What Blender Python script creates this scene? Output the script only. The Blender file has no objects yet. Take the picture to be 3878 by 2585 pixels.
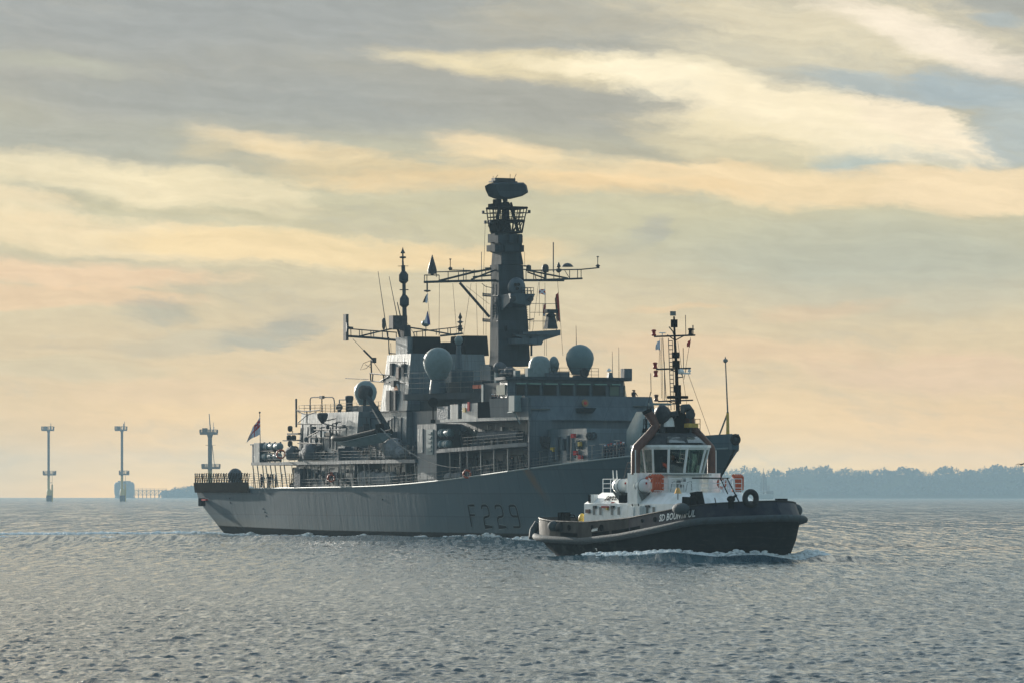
import bpy, bmesh, math, random
import numpy as np
from mathutils import Vector, Matrix
R = math.radians
random.seed(7)
sc = bpy.context.scene

# ------------------------------------------------------------------ camera
EYE = 4.98                       # lens height over the water, metres
FPX = 17807.0                    # focal length in photo pixels (3878 wide)
CXP, HOR = 1939.0, 1870.0        # photo column straight ahead, row of eye level
cam = bpy.data.cameras.new('camera'); camo = bpy.data.objects.new('camera', cam)
sc.collection.objects.link(camo); sc.camera = camo
camo.location = (0, 0, EYE); camo.rotation_euler = (R(90), 0, 0)
cam.sensor_width = 36; cam.lens = FPX*36/3878
cam.shift_y = (HOR-2585/2)/3878
cam.clip_start = 1; cam.clip_end = 60000

# ------------------------------------------------------------------ light
TH = R(25.2)                     # frigate heading, away from "straight at the camera"
SUN_EL = R(11)
SUN_AZ = R(-28)                  # from straight ahead (+Y), negative = left
sun_dir = Vector((math.sin(SUN_AZ)*math.cos(SUN_EL), math.cos(SUN_AZ)*math.cos(SUN_EL), math.sin(SUN_EL)))
sl = bpy.data.lights.new('sun', 'SUN'); sl.energy = 5.0; sl.angle = R(0.5); sl.color = (1, .93, .82)
so = bpy.data.objects.new('sun', sl); sc.collection.objects.link(so)
so.rotation_euler = (-sun_dir).to_track_quat('-Z', 'Y').to_euler()
sc.view_settings.view_transform = 'Standard'; sc.view_settings.look = 'None'
sc.view_settings.exposure = 0.9; sc.view_settings.gamma = 1.0
EXPO = 2**0.9

def s2l(c):
    c = c/255.
    return c/12.92 if c <= .04045 else ((c+.055)/1.055)**2.4
def col(r, g, b, k=1.0): return (s2l(r)*k, s2l(g)*k, s2l(b)*k, 1)

world = bpy.data.worlds.new('World'); sc.world = world; world.use_nodes = True
wt = world.node_tree; wt.nodes.clear()
class NT:
    """small shorthand for building node trees"""
    def __init__(s, t): s.t = t
    def n(s, typ, **kw):
        nd = s.t.nodes.new(typ)
        for k, v in kw.items(): setattr(nd, k, v)
        return nd
    def put(s, sock, v):
        if isinstance(v, bpy.types.NodeSocket): s.t.links.new(v, sock)
        elif isinstance(v, bpy.types.Node): s.t.links.new(v.outputs[0], sock)
        else: sock.default_value = v
    def m(s, op, a, b=None, c=None, clamp=False):
        nd = s.n('ShaderNodeMath', operation=op, use_clamp=clamp); s.put(nd.inputs[0], a)
        if b is not None: s.put(nd.inputs[1], b)
        if c is not None: s.put(nd.inputs[2], c)
        return nd.outputs[0]
    def mix(s, f, a, b, mode='MIX'):
        nd = s.n('ShaderNodeMix', data_type='RGBA', blend_type=mode); s.put(nd.inputs[0], f)
        s.put(nd.inputs[6], a); s.put(nd.inputs[7], b); return nd.outputs[2]
    def noise(s, vec, scale, detail=2, rough=.5, dim='3D'):
        nd = s.n('ShaderNodeTexNoise', noise_dimensions=dim)
        if vec is not None: s.put(nd.inputs['Vector'], vec)
        nd.inputs['Scale'].default_value = scale; nd.inputs['Detail'].default_value = detail
        nd.inputs['Roughness'].default_value = rough
        return nd
    def ramp(s, f, stops, interp='LINEAR'):
        nd = s.n('ShaderNodeValToRGB'); nd.color_ramp.interpolation = interp; e = nd.color_ramp.elements
        while len(e) > 1: e.remove(e[-1])
        e[0].position, e[0].color = stops[0]
        for p, c in stops[1:]:
            k = e.new(p); k.color = c
        s.put(nd.inputs[0], f); return nd.outputs[0]
    def maprange(s, v, a, b, c=0, d=1, smooth=False):
        nd = s.n('ShaderNodeMapRange'); nd.interpolation_type = 'SMOOTHSTEP' if smooth else 'LINEAR'
        s.put(nd.inputs[0], v)
        for i, x in zip((1, 2, 3, 4), (a, b, c, d)): nd.inputs[i].default_value = x
        return nd.outputs[0]
    def xyz(s, x, y, z):
        nd = s.n('ShaderNodeCombineXYZ'); s.put(nd.inputs[0], x); s.put(nd.inputs[1], y); s.put(nd.inputs[2], z); return nd.outputs[0]

# cloud sky laid out in direction space: u = azimuth, v = elevation, both in units of 0.001 rad
W = NT(wt)
tc = W.n('ShaderNodeTexCoord'); sp = W.n('ShaderNodeSeparateXYZ'); W.put(sp.inputs[0], tc.outputs['Generated'])
u0 = W.m('MULTIPLY', W.m('ARCTAN2', sp.outputs[0], sp.outputs[1]), 1000)
v0 = W.m('MULTIPLY', W.m('ARCSINE', sp.outputs[2]), 1000)
nw = W.noise(W.xyz(W.m('MULTIPLY', u0, .022), W.m('MULTIPLY', v0, .06), 0), 1.0, 7, .62)
nsp = W.n('ShaderNodeSeparateXYZ'); W.put(nsp.inputs[0], nw.outputs['Color'])
u = W.m('ADD', u0, W.m('MULTIPLY', W.m('SUBTRACT', nsp.outputs[0], .5), 26))
v = W.m('ADD', v0, W.m('MULTIPLY', W.m('SUBTRACT', nsp.outputs[1], .5), 11))
# fine wisp noise, stretched sideways
wisp = W.noise(W.xyz(W.m('MULTIPLY', u, .035), W.m('MULTIPLY', W.m('ADD', v, W.m('MULTIPLY', u, .12)), .12), 3.3), 1.0, 9, .68).outputs['Fac']
SK = 1/EXPO
def U(px): return (px-1176)/10.8           # photo column (2352-wide copy) -> milliradians
def V(py): return (1134-py)/10.8
base = W.ramp(W.maprange(v0, 0, 110), [
    (0.0, col(255, 200, 112, SK*1.42)), (.04, col(255, 208, 128, SK*1.22)), (.09, col(255, 212, 146, SK*1.06)), (.15, col(248, 212, 158, SK)), (.22, col(233, 208, 167, SK)),
    (.38, col(216, 203, 172, SK)), (.55, col(208, 202, 172, SK)), (.66, col(196, 194, 173, SK)),
    (.80, col(182, 181, 170, SK)), (1.0, col(172, 176, 172, SK))])
# side falloff of the warm glow at the horizon
glow = W.m('ADD', W.m('EXPONENT', W.m('MULTIPLY', W.m('POWER', W.m('DIVIDE', W.m('SUBTRACT', u0, U(620)), 34.), 2), -1)),
           W.m('EXPONENT', W.m('MULTIPLY', W.m('POWER', W.m('DIVIDE', W.m('SUBTRACT', u0, U(1720)), 28.), 2), -1)))
glow = W.m('MULTIPLY', glow, W.maprange(v0, 0, 34, 1, 0, True))
base = W.mix(W.m('MULTIPLY', glow, .38), base, col(255, 232, 176, SK))
dimL = W.m('MULTIPLY', W.maprange(u0, U(420), U(-60), 0, 1, True), W.maprange(v0, 0, 45, 1, 0, True))
base = W.mix(W.m('MULTIPLY', dimL, .5), base, col(214, 200, 166, SK))
colr = W.mix(W.m('MULTIPLY', W.m('MULTIPLY', W.maprange(wisp, .48, .72, 0, 1, True), W.maprange(v0, 18, 50, 0, 1, True)), .34), base, col(243, 228, 192, SK))
colr = W.mix(W.m('MULTIPLY', W.maprange(wisp, .5, .3, 0, 1, True), .22), colr, col(176, 178, 172, SK))

bg = bpy.data.node_groups.new('cloud_patch', 'ShaderNodeTree')
for nme, st in (('u', 'NodeSocketFloat'), ('v', 'NodeSocketFloat'), ('wisp', 'NodeSocketFloat'), ('cu', 'NodeSocketFloat'), ('cv', 'NodeSocketFloat'),
                ('iru', 'NodeSocketFloat'), ('irv', 'NodeSocketFloat'), ('tilt', 'NodeSocketFloat'), ('rag', 'NodeSocketFloat'), ('soft', 'NodeSocketFloat')):
    bg.interface.new_socket(nme, in_out='INPUT', socket_type=st)
bg.interface.new_socket('mask', in_out='OUTPUT', socket_type='NodeSocketFloat')
B = NT(bg); gi = B.n('NodeGroupInput'); go = B.n('NodeGroupOutput'); g = gi.outputs
du = B.m('SUBTRACT', g['u'], g['cu']); dv = B.m('SUBTRACT', B.m('SUBTRACT', g['v'], g['cv']), B.m('MULTIPLY', du, g['tilt']))
r2 = B.m('ADD', B.m('POWER', B.m('MULTIPLY', du, g['iru']), 2), B.m('POWER', B.m('MULTIPLY', dv, g['irv']), 2))
e_ = B.m('ADD', B.m('SUBTRACT', 1, r2), B.m('MULTIPLY', B.m('SUBTRACT', g['wisp'], .5), g['rag']))
mr = B.n('ShaderNodeMapRange'); mr.interpolation_type = 'SMOOTHSTEP'; B.put(mr.inputs[0], e_); mr.inputs[1].default_value = 0; B.put(mr.inputs[2], g['soft'])
B.put(go.inputs[0], mr.outputs[0])

CREAM = (250, 236, 205); CREAM2 = (240, 218, 176); GREY = (166, 171, 170); SLATE = (178, 184, 178); BLUE = (176, 189, 193); MIST = (186, 190, 174); PEACH = (246, 214, 168); TAN = (200, 192, 164)
# column, row, half-width, half-height (photo pixels, 2352 wide), tilt, colour, strength, raggedness, softness
patches = [
    (420, 40, 1000, 120, 0, (168, 173, 173), .8, 1.0, 1.0), (1500, 60, 620, 60, 0, (198, 192, 172), .6, 1.4, 1.0), (700, 235, 900, 85, -.04, GREY, .75, 1.2, 1.0),
    (150, 330, 620, 55, -.04, (176, 179, 172), .65, 1.2, 1.0), (1330, 250, 520, 70, -.10, (174, 174, 165), .85, .9, .9), (1480, 345, 420, 34, -.06, (184, 180, 162), .6, 1.4, .9),
    (130, 160, 220, 24, -.1, (194, 195, 178), .6, 1.2, 1.0), (760, 372, 420, 34, -.08, (190, 186, 164), .6, 1.2, .9),
    (2000, 575, 720, 90, 0, MIST, .65, .8, 1.0), (2150, 640, 560, 90, 0, (186, 190, 178), .4, .8, 1.0), (1350, 520, 500, 50, 0, (206, 202, 172), .5, .8, 1.0),
    (1300, 160, 460, 36, -.08, (242, 228, 190), .85, 1.2, 1.0), (1420, 172, 300, 22, -.10, (253, 242, 212), .8, 1.0, 1.0), (1660, 215, 420, 50, -.22, (254, 244, 216), .9, 1.1, .9),
    (1950, 60, 620, 75, -.10, (232, 222, 194), .75, 1.2, 1.0), (2150, 95, 360, 44, -.28, (252, 241, 222), .85, 1.1, .9), (1850, 150, 420, 60, -.10, (228, 220, 194), .6, 1.4, .9),
    (2060, 205, 300, 34, -.06, BLUE, .75, 1.8, .7), (2260, 215, 220, 44, -.10, BLUE, .85, 1.8, .7), (2240, 335, 420, 44, .0, (188, 196, 194), .9, 1.4, .6), (2340, 290, 110, 60, .0, (186, 195, 194), .8, 1.4, .6),
    (1900, 285, 430, 75, -.13, (250, 238, 208), .92, 1.3, .6), (2110, 285, 200, 50, -.24, (249, 236, 210), .9, 1.5, .35), (1700, 330, 330, 60, -.15, (232, 220, 184), .6, 1.4, .9),
    (1980, 385, 130, 28, -.12, (186, 196, 190), .9, 1.4, .6), (2290, 45, 70, 16, .0, (172, 186, 192), .6, 1.5, .7),
    (560, 318, 190, 30, -.16, (240, 222, 186), .85, 1.1, 1.0), (720, 352, 210, 24, -.12, (240, 220, 180), .75, 1.2, 1.0), (470, 340, 90, 30, 0, (222, 208, 174), .5, 1.0, 1.0),
    (1130, 352, 170, 36, -.12, (250, 228, 188), .85, 1.0, 1.0), (980, 400, 460, 26, -.06, (234, 214, 172), .6, 1.4, 1.0), (1500, 405, 620, 44, -.06, (244, 222, 180), .75, 1.4, .9),
    (1850, 425, 560, 48, -.04, (244, 222, 182), .85, 1.3, .5), (2230, 432, 260, 50, .08, (244, 224, 188), .92, 1.3, .35), (1250, 428, 560, 28, -.02, (242, 214, 168), .6, 1.4, .9),
    (220, 410, 520, 48, -.08, (243, 230, 196), .8, 1.2, .8), (400, 425, 220, 34, -.14, (250, 236, 200), .75, 1.2, .7), (560, 440, 200, 40, -.2, (234, 222, 188), .6, 1.4, .6),
    (60, 470, 200, 40, -.2, (248, 230, 194), .7, 1.4, .5), (330, 505, 420, 24, -.08, (212, 206, 178), .5, 1.2, .9),
    (250, 540, 560, 44, -.08, (247, 228, 190), .8, 1.3, .6), (720, 565, 520, 36, -.05, (247, 224, 178), .8, 1.3, .6), (1080, 575, 260, 26, .0, (240, 214, 170), .5, 1.5, .8),
    (150, 620, 460, 36, -.05, (245, 214, 178), .75, 1.3, .5), (100, 676, 420, 26, -.03, (243, 210, 172), .6, 1.4, .5), (200, 590, 400, 16, -.08, (212, 204, 176), .4, 1.2, .9),
    (665, 748, 170, 44, .22, (172, 173, 163), .75, 2.6, 1.0), (345, 720, 110, 34, .1, (176, 177, 163), .6, 2.6, 1.0), (1490, 530, 50, 28, .4, (180, 180, 170), .6, 1.8, .9), (1440, 560, 110, 20, .2, (186, 186, 170), .4, 1.8, .9),
    (480, 780, 300, 34, .1, (198, 192, 170), .5, 1.8, .9), (1900, 705, 180, 24, .12, (228, 202, 168), .6, 1.6, .9), (1560, 703, 150, 8, .0, (234, 206, 166), .6, 1.2, .9),
    (1700, 800, 560, 34, -.02, (238, 206, 168), .5, 1.6, .9), (2150, 860, 380, 50, -.03, (238, 206, 174), .5, 1.6, .9), (600, 905, 480, 26, .0, (242, 212, 172), .4, 1.6, .9), (130, 850, 280, 30, .0, (214, 202, 170), .5, 1.6, .9),
]
for (cx, cy, rx, ry, ti, c_, st, rag, soft) in patches:
    nd = W.n('ShaderNodeGroup'); nd.node_tree = bg
    W.put(nd.inputs['u'], u); W.put(nd.inputs['v'], v); W.put(nd.inputs['wisp'], wisp)
    for k_, x_ in (('cu', U(cx)), ('cv', V(cy)), ('iru', 10.8/rx/1.1), ('irv', 10.8/ry/1.25), ('tilt', ti), ('rag', rag*1.5), ('soft', soft*.7+.38)): nd.inputs[k_].default_value = x_
    colr = W.mix(W.m('MULTIPLY', nd.outputs[0], st), colr, col(*c_, SK))
mot = W.noise(W.xyz(W.m('MULTIPLY', u, .11), W.m('MULTIPLY', W.m('ADD', v, W.m('MULTIPLY', u, .1)), .34), 8), 1.0, 4, .6).outputs['Fac']
mo2 = W.noise(W.xyz(W.m('MULTIPLY', u, .022), W.m('MULTIPLY', W.m('ADD', v, W.m('MULTIPLY', u, .06)), .40), 14), 1.0, 5, .6).outputs['Fac']
mv = W.m('MULTIPLY', W.maprange(mot, .3, .7, .95, 1.05), W.maprange(mo2, .35, .65, .972, 1.028, True)); colr = W.mix(1.0, colr, W.xyz(mv, mv, mv), 'MULTIPLY')
# higher up and round the back the physical sky takes over behind a thin grey veil
sky = W.n('ShaderNodeTexSky', sky_type='NISHITA'); sky.sun_disc = False
sky.sun_elevation = SUN_EL; sky.sun_rotation = SUN_AZ
sky.air_density = 1.2; sky.dust_density = 2.0
veil = W.noise(W.xyz(W.m('MULTIPLY', u0, .003), W.m('MULTIPLY', v0, .012), 9), 1, 4, .6).outputs['Fac']
front = W.maprange(sp.outputs[1], -1, 1, .075, .25, True)
vtint = W.mix(W.maprange(sp.outputs[1], -.2, .8), W.mix(W.maprange(veil, .4, .65), (.52, .80, 1.0, 1), (.74, .93, 1.0, 1)), W.mix(W.maprange(veil, .4, .65), (.66, .90, 1.0, 1), (.92, 1.0, 1.0, 1)))
veilc = W.mix(1.0, vtint, W.xyz(front, front, front), 'MULTIPLY')
skyc = W.mix(1.0, W.mix(1.0, sky.outputs[0], (.08, .08, .08, 1), 'MULTIPLY'), veilc, 'ADD')
hi = W.maprange(v0, 108, 250, 0, 1, True)
sdn = W.n('ShaderNodeVectorMath', operation='DOT_PRODUCT'); W.put(sdn.inputs[0], tc.outputs['Generated']); sdn.inputs[1].default_value = tuple(sun_dir)
sang = W.m('ARCCOSINE', W.m('MINIMUM', sdn.outputs['Value'], 1))
back = W.maprange(sang, .85, 1.6, 0, 1, True)
hi = W.m('MAXIMUM', hi, back)
hs = W.n('ShaderNodeHueSaturation'); hs.inputs['Saturation'].default_value = 1.0; W.put(hs.inputs['Color'], colr)
bc = W.n('ShaderNodeGamma'); W.put(bc.inputs[0], hs.outputs[0]); bc.inputs[1].default_value = 1.12
colr = W.mix(1.0, bc.outputs[0], (1.16, 1.13, 1.10, 1), 'MULTIPLY')
final = W.mix(hi, colr, skyc)
# bright veiled sky round the sun, well outside the frame on the left
aur = W.m('MULTIPLY', W.m('EXPONENT', W.m('MULTIPLY', W.m('POWER', W.m('DIVIDE', sang, .17), 2), -1)), 1.0)
fill_dir = Vector((math.sin(R(-50)), math.cos(R(-50)), .12)).normalized()      # unseen bright sky patch added further left to make starboard walls glint
bdn = W.n('ShaderNodeVectorMath', operation='DOT_PRODUCT'); W.put(bdn.inputs[0], tc.outputs['Generated']); bdn.inputs[1].default_value = tuple(fill_dir)
fill_glow = W.m('MULTIPLY', W.m('EXPONENT', W.m('MULTIPLY', W.m('POWER', W.m('DIVIDE', W.m('ARCCOSINE', W.m('MINIMUM', bdn.outputs['Value'], 1)), .22), 2), -1)), 2.1)
tot = W.m('ADD', aur, fill_glow)
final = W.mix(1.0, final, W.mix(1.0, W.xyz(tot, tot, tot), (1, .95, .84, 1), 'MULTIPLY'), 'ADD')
bgn = W.n('ShaderNodeBackground'); W.put(bgn.inputs[0], final); bgn.inputs[1].default_value = 1.0
world.cycles.sampling_method = 'MANUAL'; world.cycles.sample_map_resolution = 256
wo = W.n('ShaderNodeOutputWorld'); wt.links.new(bgn.outputs[0], wo.inputs[0])

# ------------------------------------------------------------------ helpers
class Frame:
    """a vessel's own axes: x forward from the stern, y to port, z up from the water"""
    def __init__(s, th, X0, Y0): s.t = th; s.c = math.cos(th); s.s = math.sin(th); s.X0 = X0; s.Y0 = Y0; s.rot = th-math.pi/2
    def world(s, x, y, z): return Vector((s.X0+x*s.s+y*s.c, s.Y0-x*s.c+y*s.s, z))
    def K(s, p, y):          # sight line through a photo point met with the lengthwise plane y
        a = (p[0]-CXP)/FPX; b = (HOR-p[1])/FPX
        x = (a*(s.Y0+y*s.s)-s.X0-y*s.c)/(s.s+a*s.c); return Vector((x, y, EYE+b*(s.Y0-x*s.c+y*s.s)))
    def KX(s, p, x):         # the same with the crosswise plane x
        a = (p[0]-CXP)/FPX; b = (HOR-p[1])/FPX
        y = (a*(s.Y0-x*s.c)-s.X0-x*s.s)/(s.c-a*s.s); return Vector((x, y, EYE+b*(s.Y0-x*s.c+y*s.s)))
ZM = {1: (700, 1450, 2.4125), 2: (1250, 1150, 2.091), 3: (1600, 600, 2.091), 4: (1600, 1200, 2.24), 5: (1980, 1150, 1.9595), 6: (1980, 1750, 2.139),
      7: (2200, 1600, 2.851), 8: (2300, 1500, 2.4125), 9: (900, 1600, 4.48), 10: (1250, 1450, 3.484), 11: (1600, 1450, 3.484), 12: (1250, 900, 2.614),
      13: (0, 1500, 2.6133), 14: (2700, 1650, 1.9975), 15: (1000, 1850, 2.139)}
def P(k, x, y): o = ZM[k]; return (o[0]+x/o[2], o[1]+y/o[2])

class MB:
    def __init__(s): s.v = []; s.f = []; s.sm = []
    def add(s, vs, fs, smooth=False):
        b = len(s.v); s.v += [tuple(q) for q in vs]; s.f += [tuple(b+i for i in f) for f in fs]; s.sm += [smooth]*len(fs); return s
    def box(s, x0, x1, y0, y1, z0, z1):
        return s.hexa([(x0, y0, z0), (x1, y0, z0), (x1, y1, z0), (x0, y1, z0)], [(x0, y0, z1), (x1, y0, z1), (x1, y1, z1), (x0, y1, z1)])
    def cbox(s, c, sx, sy, sz): return s.box(c[0]-sx/2, c[0]+sx/2, c[1]-sy/2, c[1]+sy/2, c[2]-sz/2, c[2]+sz/2)
    def hexa(s, bot, top): return s.loft([bot, top])
    def loft(s, rings, caps=True, smooth=False):
        n = len(rings[0]); vs = [q for r_ in rings for q in r_]; fs = []
        for k in range(len(rings)-1):
            for i in range(n): a = k*n+i; b = k*n+(i+1) % n; fs.append((a, b, b+n, a+n))
        if caps: fs.append(tuple(reversed(range(n)))); fs.append(tuple((len(rings)-1)*n+i for i in range(n)))
        return s.add(vs, fs, smooth)
    def tube(s, p0, p1, r, n=6, r1=None, smooth=True): return s.path([p0, p1], r, n, r1, smooth)
    def path(s, pts, r, n=6, r1=None, smooth=True, closed=False):
        pts = [Vector(q) for q in pts]; rings = []; L = len(pts); r1 = r if r1 is None else r1
        up = None
        for i, q in enumerate(pts):
            if closed: t = pts[(i+1) % L]-pts[i-1]
            else: t = pts[min(i+1, L-1)]-pts[max(i-1, 0)]
            if t.length < 1e-9: t = Vector((0, 0, 1))
            t.normalize()
            if up is None: up = Vector((0, 0, 1)) if abs(t.z) < .9 else Vector((1, 0, 0))
            a = t.cross(up)
            if a.length < 1e-4: a = t.cross(Vector((1, 0, 0)))
            a.normalize(); b = a.cross(t).normalized(); up = b
            rr = r+(r1-r)*i/max(1, L-1)
            rings.append([q+a*math.cos(2*math.pi*k/n)*rr+b*math.sin(2*math.pi*k/n)*rr for k in range(n)])
        if closed: rings.append(rings[0]); return s.loft(rings, False, smooth)
        return s.loft(rings, True, smooth)
    def lathe(s, c, prof, n=16, axis=(0, 0, 1), smooth=True):
        ax = Vector(axis).normalized(); a = ax.orthogonal().normalized(); b = ax.cross(a); c = Vector(c)
        return s.loft([[c+ax*h+a*math.cos(2*math.pi*k/n)*r_+b*math.sin(2*math.pi*k/n)*r_ for k in range(n)] for h, r_ in prof], True, smooth)
    def ball(s, c, rx, ry=None, rz=None, n=14, m=8):
        ry = ry or rx; rz = rz or rx; rings = []
        for j in range(m+1):
            th = math.pi*j/m; rr = max(math.sin(th), 1e-3)
            rings.append([(c[0]+rx*rr*math.cos(2*math.pi*k/n), c[1]+ry*rr*math.sin(2*math.pi*k/n), c[2]-rz*math.cos(th)) for k in range(n)])
        return s.loft(rings, True, True)
    def torus(s, c, Rr, r, axis=(0, 0, 1), n=20, m=8):
        ax = Vector(axis).normalized(); a = ax.orthogonal().normalized(); b = ax.cross(a); c = Vector(c)
        return s.path([c+a*math.cos(2*math.pi*k/n)*Rr+b*math.sin(2*math.pi*k/n)*Rr for k in range(n)], r, m, closed=True)
    def rails(s, pts, h=1.05, n=3, r=.022, posts=1.6, tilt=0):
        """stanchions and n wires along a polyline of foot points"""
        pts = [Vector(q) for q in pts]; upv = Vector((0, 0, h))
        for k in range(n):
            f = (k+1)/n; s.path([q+upv*f for q in pts], r*.7, 4, smooth=False)
        for a, b in zip(pts[:-1], pts[1:]):
            m_ = max(1, round((b-a).length/posts))
            for i in range(m_): q = a.lerp(b, i/m_); s.tube(q, q+upv, r, 4, smooth=False)
        s.tube(pts[-1], pts[-1]+upv, r, 4, smooth=False); return s
    def split(s, name, mat, parent=None):
        """one object per connected piece"""
        par = list(range(len(s.v)))
        def fd(i):
            while par[i] != i: par[i] = par[par[i]]; i = par[i]
            return i
        for f in s.f:
            for k in f[1:]: par[fd(k)] = fd(f[0])
        grp = {}
        for f, sm in zip(s.f, s.sm): grp.setdefault(fd(f[0]), []).append((f, sm))
        out = []
        for fs in grp.values():
            m_ = MB(); idx = {}
            for f, sm in fs:
                for k in f:
                    if k not in idx: idx[k] = len(m_.v); m_.v.append(s.v[k])
                m_.f.append(tuple(idx[k] for k in f)); m_.sm.append(sm)
            out.append(m_.build(name, mat, parent))
        return out
    def build(s, name, mat, parent=None, label=None):
        me = bpy.data.meshes.new(name); me.from_pydata(s.v, [], s.f); me.update()
        me.polygons.foreach_set('use_smooth', s.sm); me.set_sharp_from_angle(angle=R(42))
        for m_ in (mat if isinstance(mat, (list, tuple)) else [mat]): me.materials.append(m_)
        bm = bmesh.new(); bm.from_mesh(me); bmesh.ops.recalc_face_normals(bm, faces=bm.faces); bm.to_mesh(me); bm.free()
        o = bpy.data.objects.new(name, me); sc.collection.objects.link(o)
        if parent: o.parent = parent
        if label: o['label'] = label
        return o
def thing(name, label, cat, loc=(0, 0, 0), rot=0, group=None):
    o = bpy.data.objects.new(name, None); sc.collection.objects.link(o); o.location = loc; o.rotation_euler = (0, 0, rot)
    o['label'] = label; o['category'] = cat
    if group: o['group'] = group
    return o
def tag(o, label, cat, group=None, loc=None, rot=None):
    o['label'] = label; o['category'] = cat
    if group: o['group'] = group
    if loc is not None: o.location = loc
    if rot is not None: o.rotation_euler = (0, 0, rot)
    return o
def dup(root, loc, rot, label, group=None):
    r_ = root.copy(); sc.collection.objects.link(r_); r_.location = loc; r_.rotation_euler = (0, 0, rot); r_['label'] = label
    if group: r_['group'] = group
    for ch in list(root.children):
        c_ = ch.copy(); sc.collection.objects.link(c_); c_.parent = r_
        for g_ in ch.children: d_ = g_.copy(); sc.collection.objects.link(d_); d_.parent = c_
    return r_

# ------------------------------------------------------------------ materials
def mat(name, c, rough=.5, metal=0, spec=.16, var=0, scale=1.0, stretch=(1, 1, 1), c2=None, bump=0, bscale=4, extra=None):
    m = bpy.data.materials.new(name); m.use_nodes = True; t = m.node_tree; N = NT(t)
    p = t.nodes['Principled BSDF']; p.inputs['Roughness'].default_value = rough; p.inputs['Metallic'].default_value = metal
    p.inputs['Specular IOR Level'].default_value = spec
    tcn = N.n('ShaderNodeTexCoord'); mp = N.n('ShaderNodeMapping'); N.put(mp.inputs[0], tcn.outputs['Object']); mp.inputs['Scale'].default_value = stretch
    cc = (*c, 1)
    if c2 is not None or var:
        c2 = c2 or tuple(x*(1-var) for x in c)
        nz = N.noise(mp.outputs[0], scale, 5, .6).outputs['Fac']
        cc = N.mix(N.maprange(nz, .35, .68, 0, 1, True), cc, (*c2, 1))
    if bump:
        bn = N.noise(mp.outputs[0], bscale, 3, .5).outputs['Fac']
        b_ = N.n('ShaderNodeBump'); b_.inputs['Strength'].default_value = 1; b_.inputs['Distance'].default_value = bump
        N.put(b_.inputs['Height'], bn); N.put(p.inputs['Normal'], b_.outputs[0])
    if extra: cc = extra(N, tcn, cc, p)
    N.put(p.inputs['Base Color'], cc)
    return m
def plates(sz, col_amt):
    """welded plating: each plate a touch different, with thin darker seams"""
    def ex(N, tcn, cc, p):
        sx = N.n('ShaderNodeSeparateXYZ'); N.put(sx.inputs[0], tcn.outputs['Object']); x, y, z = sx.outputs
        a_ = N.m('DIVIDE', N.m('ADD', x, N.m('MULTIPLY', y, .71)), sz); b_ = N.m('DIVIDE', z, sz*.55)
        wn = N.n('ShaderNodeTexWhiteNoise', noise_dimensions='2D'); N.put(wn.inputs['Vector'], N.xyz(N.m('FLOOR', a_), N.m('FLOOR', b_), 0))
        k = N.maprange(wn.outputs['Value'], 0, 1, 1-col_amt, 1+col_amt)
        sm = N.m('MAXIMUM', N.m('GREATER_THAN', N.m('ABSOLUTE', N.m('SUBTRACT', N.m('FRACT', a_), .5)), .488), N.m('GREATER_THAN', N.m('ABSOLUTE', N.m('SUBTRACT', N.m('FRACT', b_), .5)), .475))
        k = N.m('MULTIPLY', k, N.m('SUBTRACT', 1, N.m('MULTIPLY', sm, .22)))
        rs = N.noise(N.xyz(N.m('MULTIPLY', x, 1.3), N.m('MULTIPLY', y, 1.3), N.m('MULTIPLY', z, .12)), 1, 5, .65).outputs['Fac']
        cc = N.mix(1.0, cc, N.xyz(k, k, k), 'MULTIPLY')
        return N.mix(N.m('MULTIPLY', N.maprange(rs, .63, .78, 0, 1, True), .45), cc, (.085, .065, .045, 1))
    return ex
GREYC = (.07, .102, .122)
M = {}
# plated walls: tall dents between the frames catch the low sun in vertical bands
M['grey'] = mat('ship_grey_paint', GREYC, .5, spec=.2, c2=(.052, .076, .094), scale=.9, stretch=(1.4, 1.4, .25), bump=.03, bscale=1.7, extra=plates(2.9, .10))
M['grey_panel'] = mat('sunlit_grey_paint', (.10, .145, .17), .32, spec=.42, c2=(.075, .11, .13), scale=1.6, stretch=(1.5, 1.5, .16), bump=.05, bscale=2.6, extra=plates(2.3, .08))  # paler, glossier ship grey for sunlit walls, light put into the colour
M['grey_light'] = mat('pale_grey_paint', (.16, .22, .23), .5, var=.15, scale=2)
M['dome'] = mat('radome_grey_shell', (.11, .175, .19), .5, var=.1, scale=1.2)
M['mast'] = mat('mast_grey_paint', (.032, .048, .058), .8, spec=.15, var=.3, scale=.8, stretch=(1, 1, .3), bump=.02, bscale=2, extra=plates(2.0, .14))
M['dark'] = mat('dark_fittings', (.045, .052, .058), .55, var=.4, scale=3)
M['black'] = mat('soot_black_paint', (.008, .009, .010), 1, spec=0, var=.3, scale=1)
M['deckm'] = mat('deck_coating', (.09, .105, .10), .8, var=.2, scale=1)
M['steel'] = mat('weathered_steel', (.17, .19, .19), .45, c2=(.10, .105, .10), scale=4)
M['net'] = mat('brown_net_webbing', (.04, .034, .028), .95, spec=0, var=.5, scale=6)
M['whitep'] = mat('white_paint', (.78, .80, .80), .35, c2=(.62, .64, .62), scale=1.2, stretch=(1, 1, .5), bump=.01, bscale=2)
M['lit'] = mat('pale_screen_paint', (.55, .57, .55), .5, var=.2, scale=2, stretch=(1, 1, .3))
M['canvas'] = mat('grey_canvas_cover', (.20, .22, .235), .75, var=.35, scale=3, bump=.14, bscale=4)
M['canvasd'] = mat('slate_canvas_cover', (.085, .10, .115), .85, var=.35, scale=3, bump=.12, bscale=4)
M['rubber'] = mat('black_rubber', (.02, .021, .022), .7, var=.3, scale=4)
M['fender'] = mat('grey_fender_rubber', (.055, .075, .085), .8, c2=(.045, .055, .06), scale=3, bump=.03, bscale=6)
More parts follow.
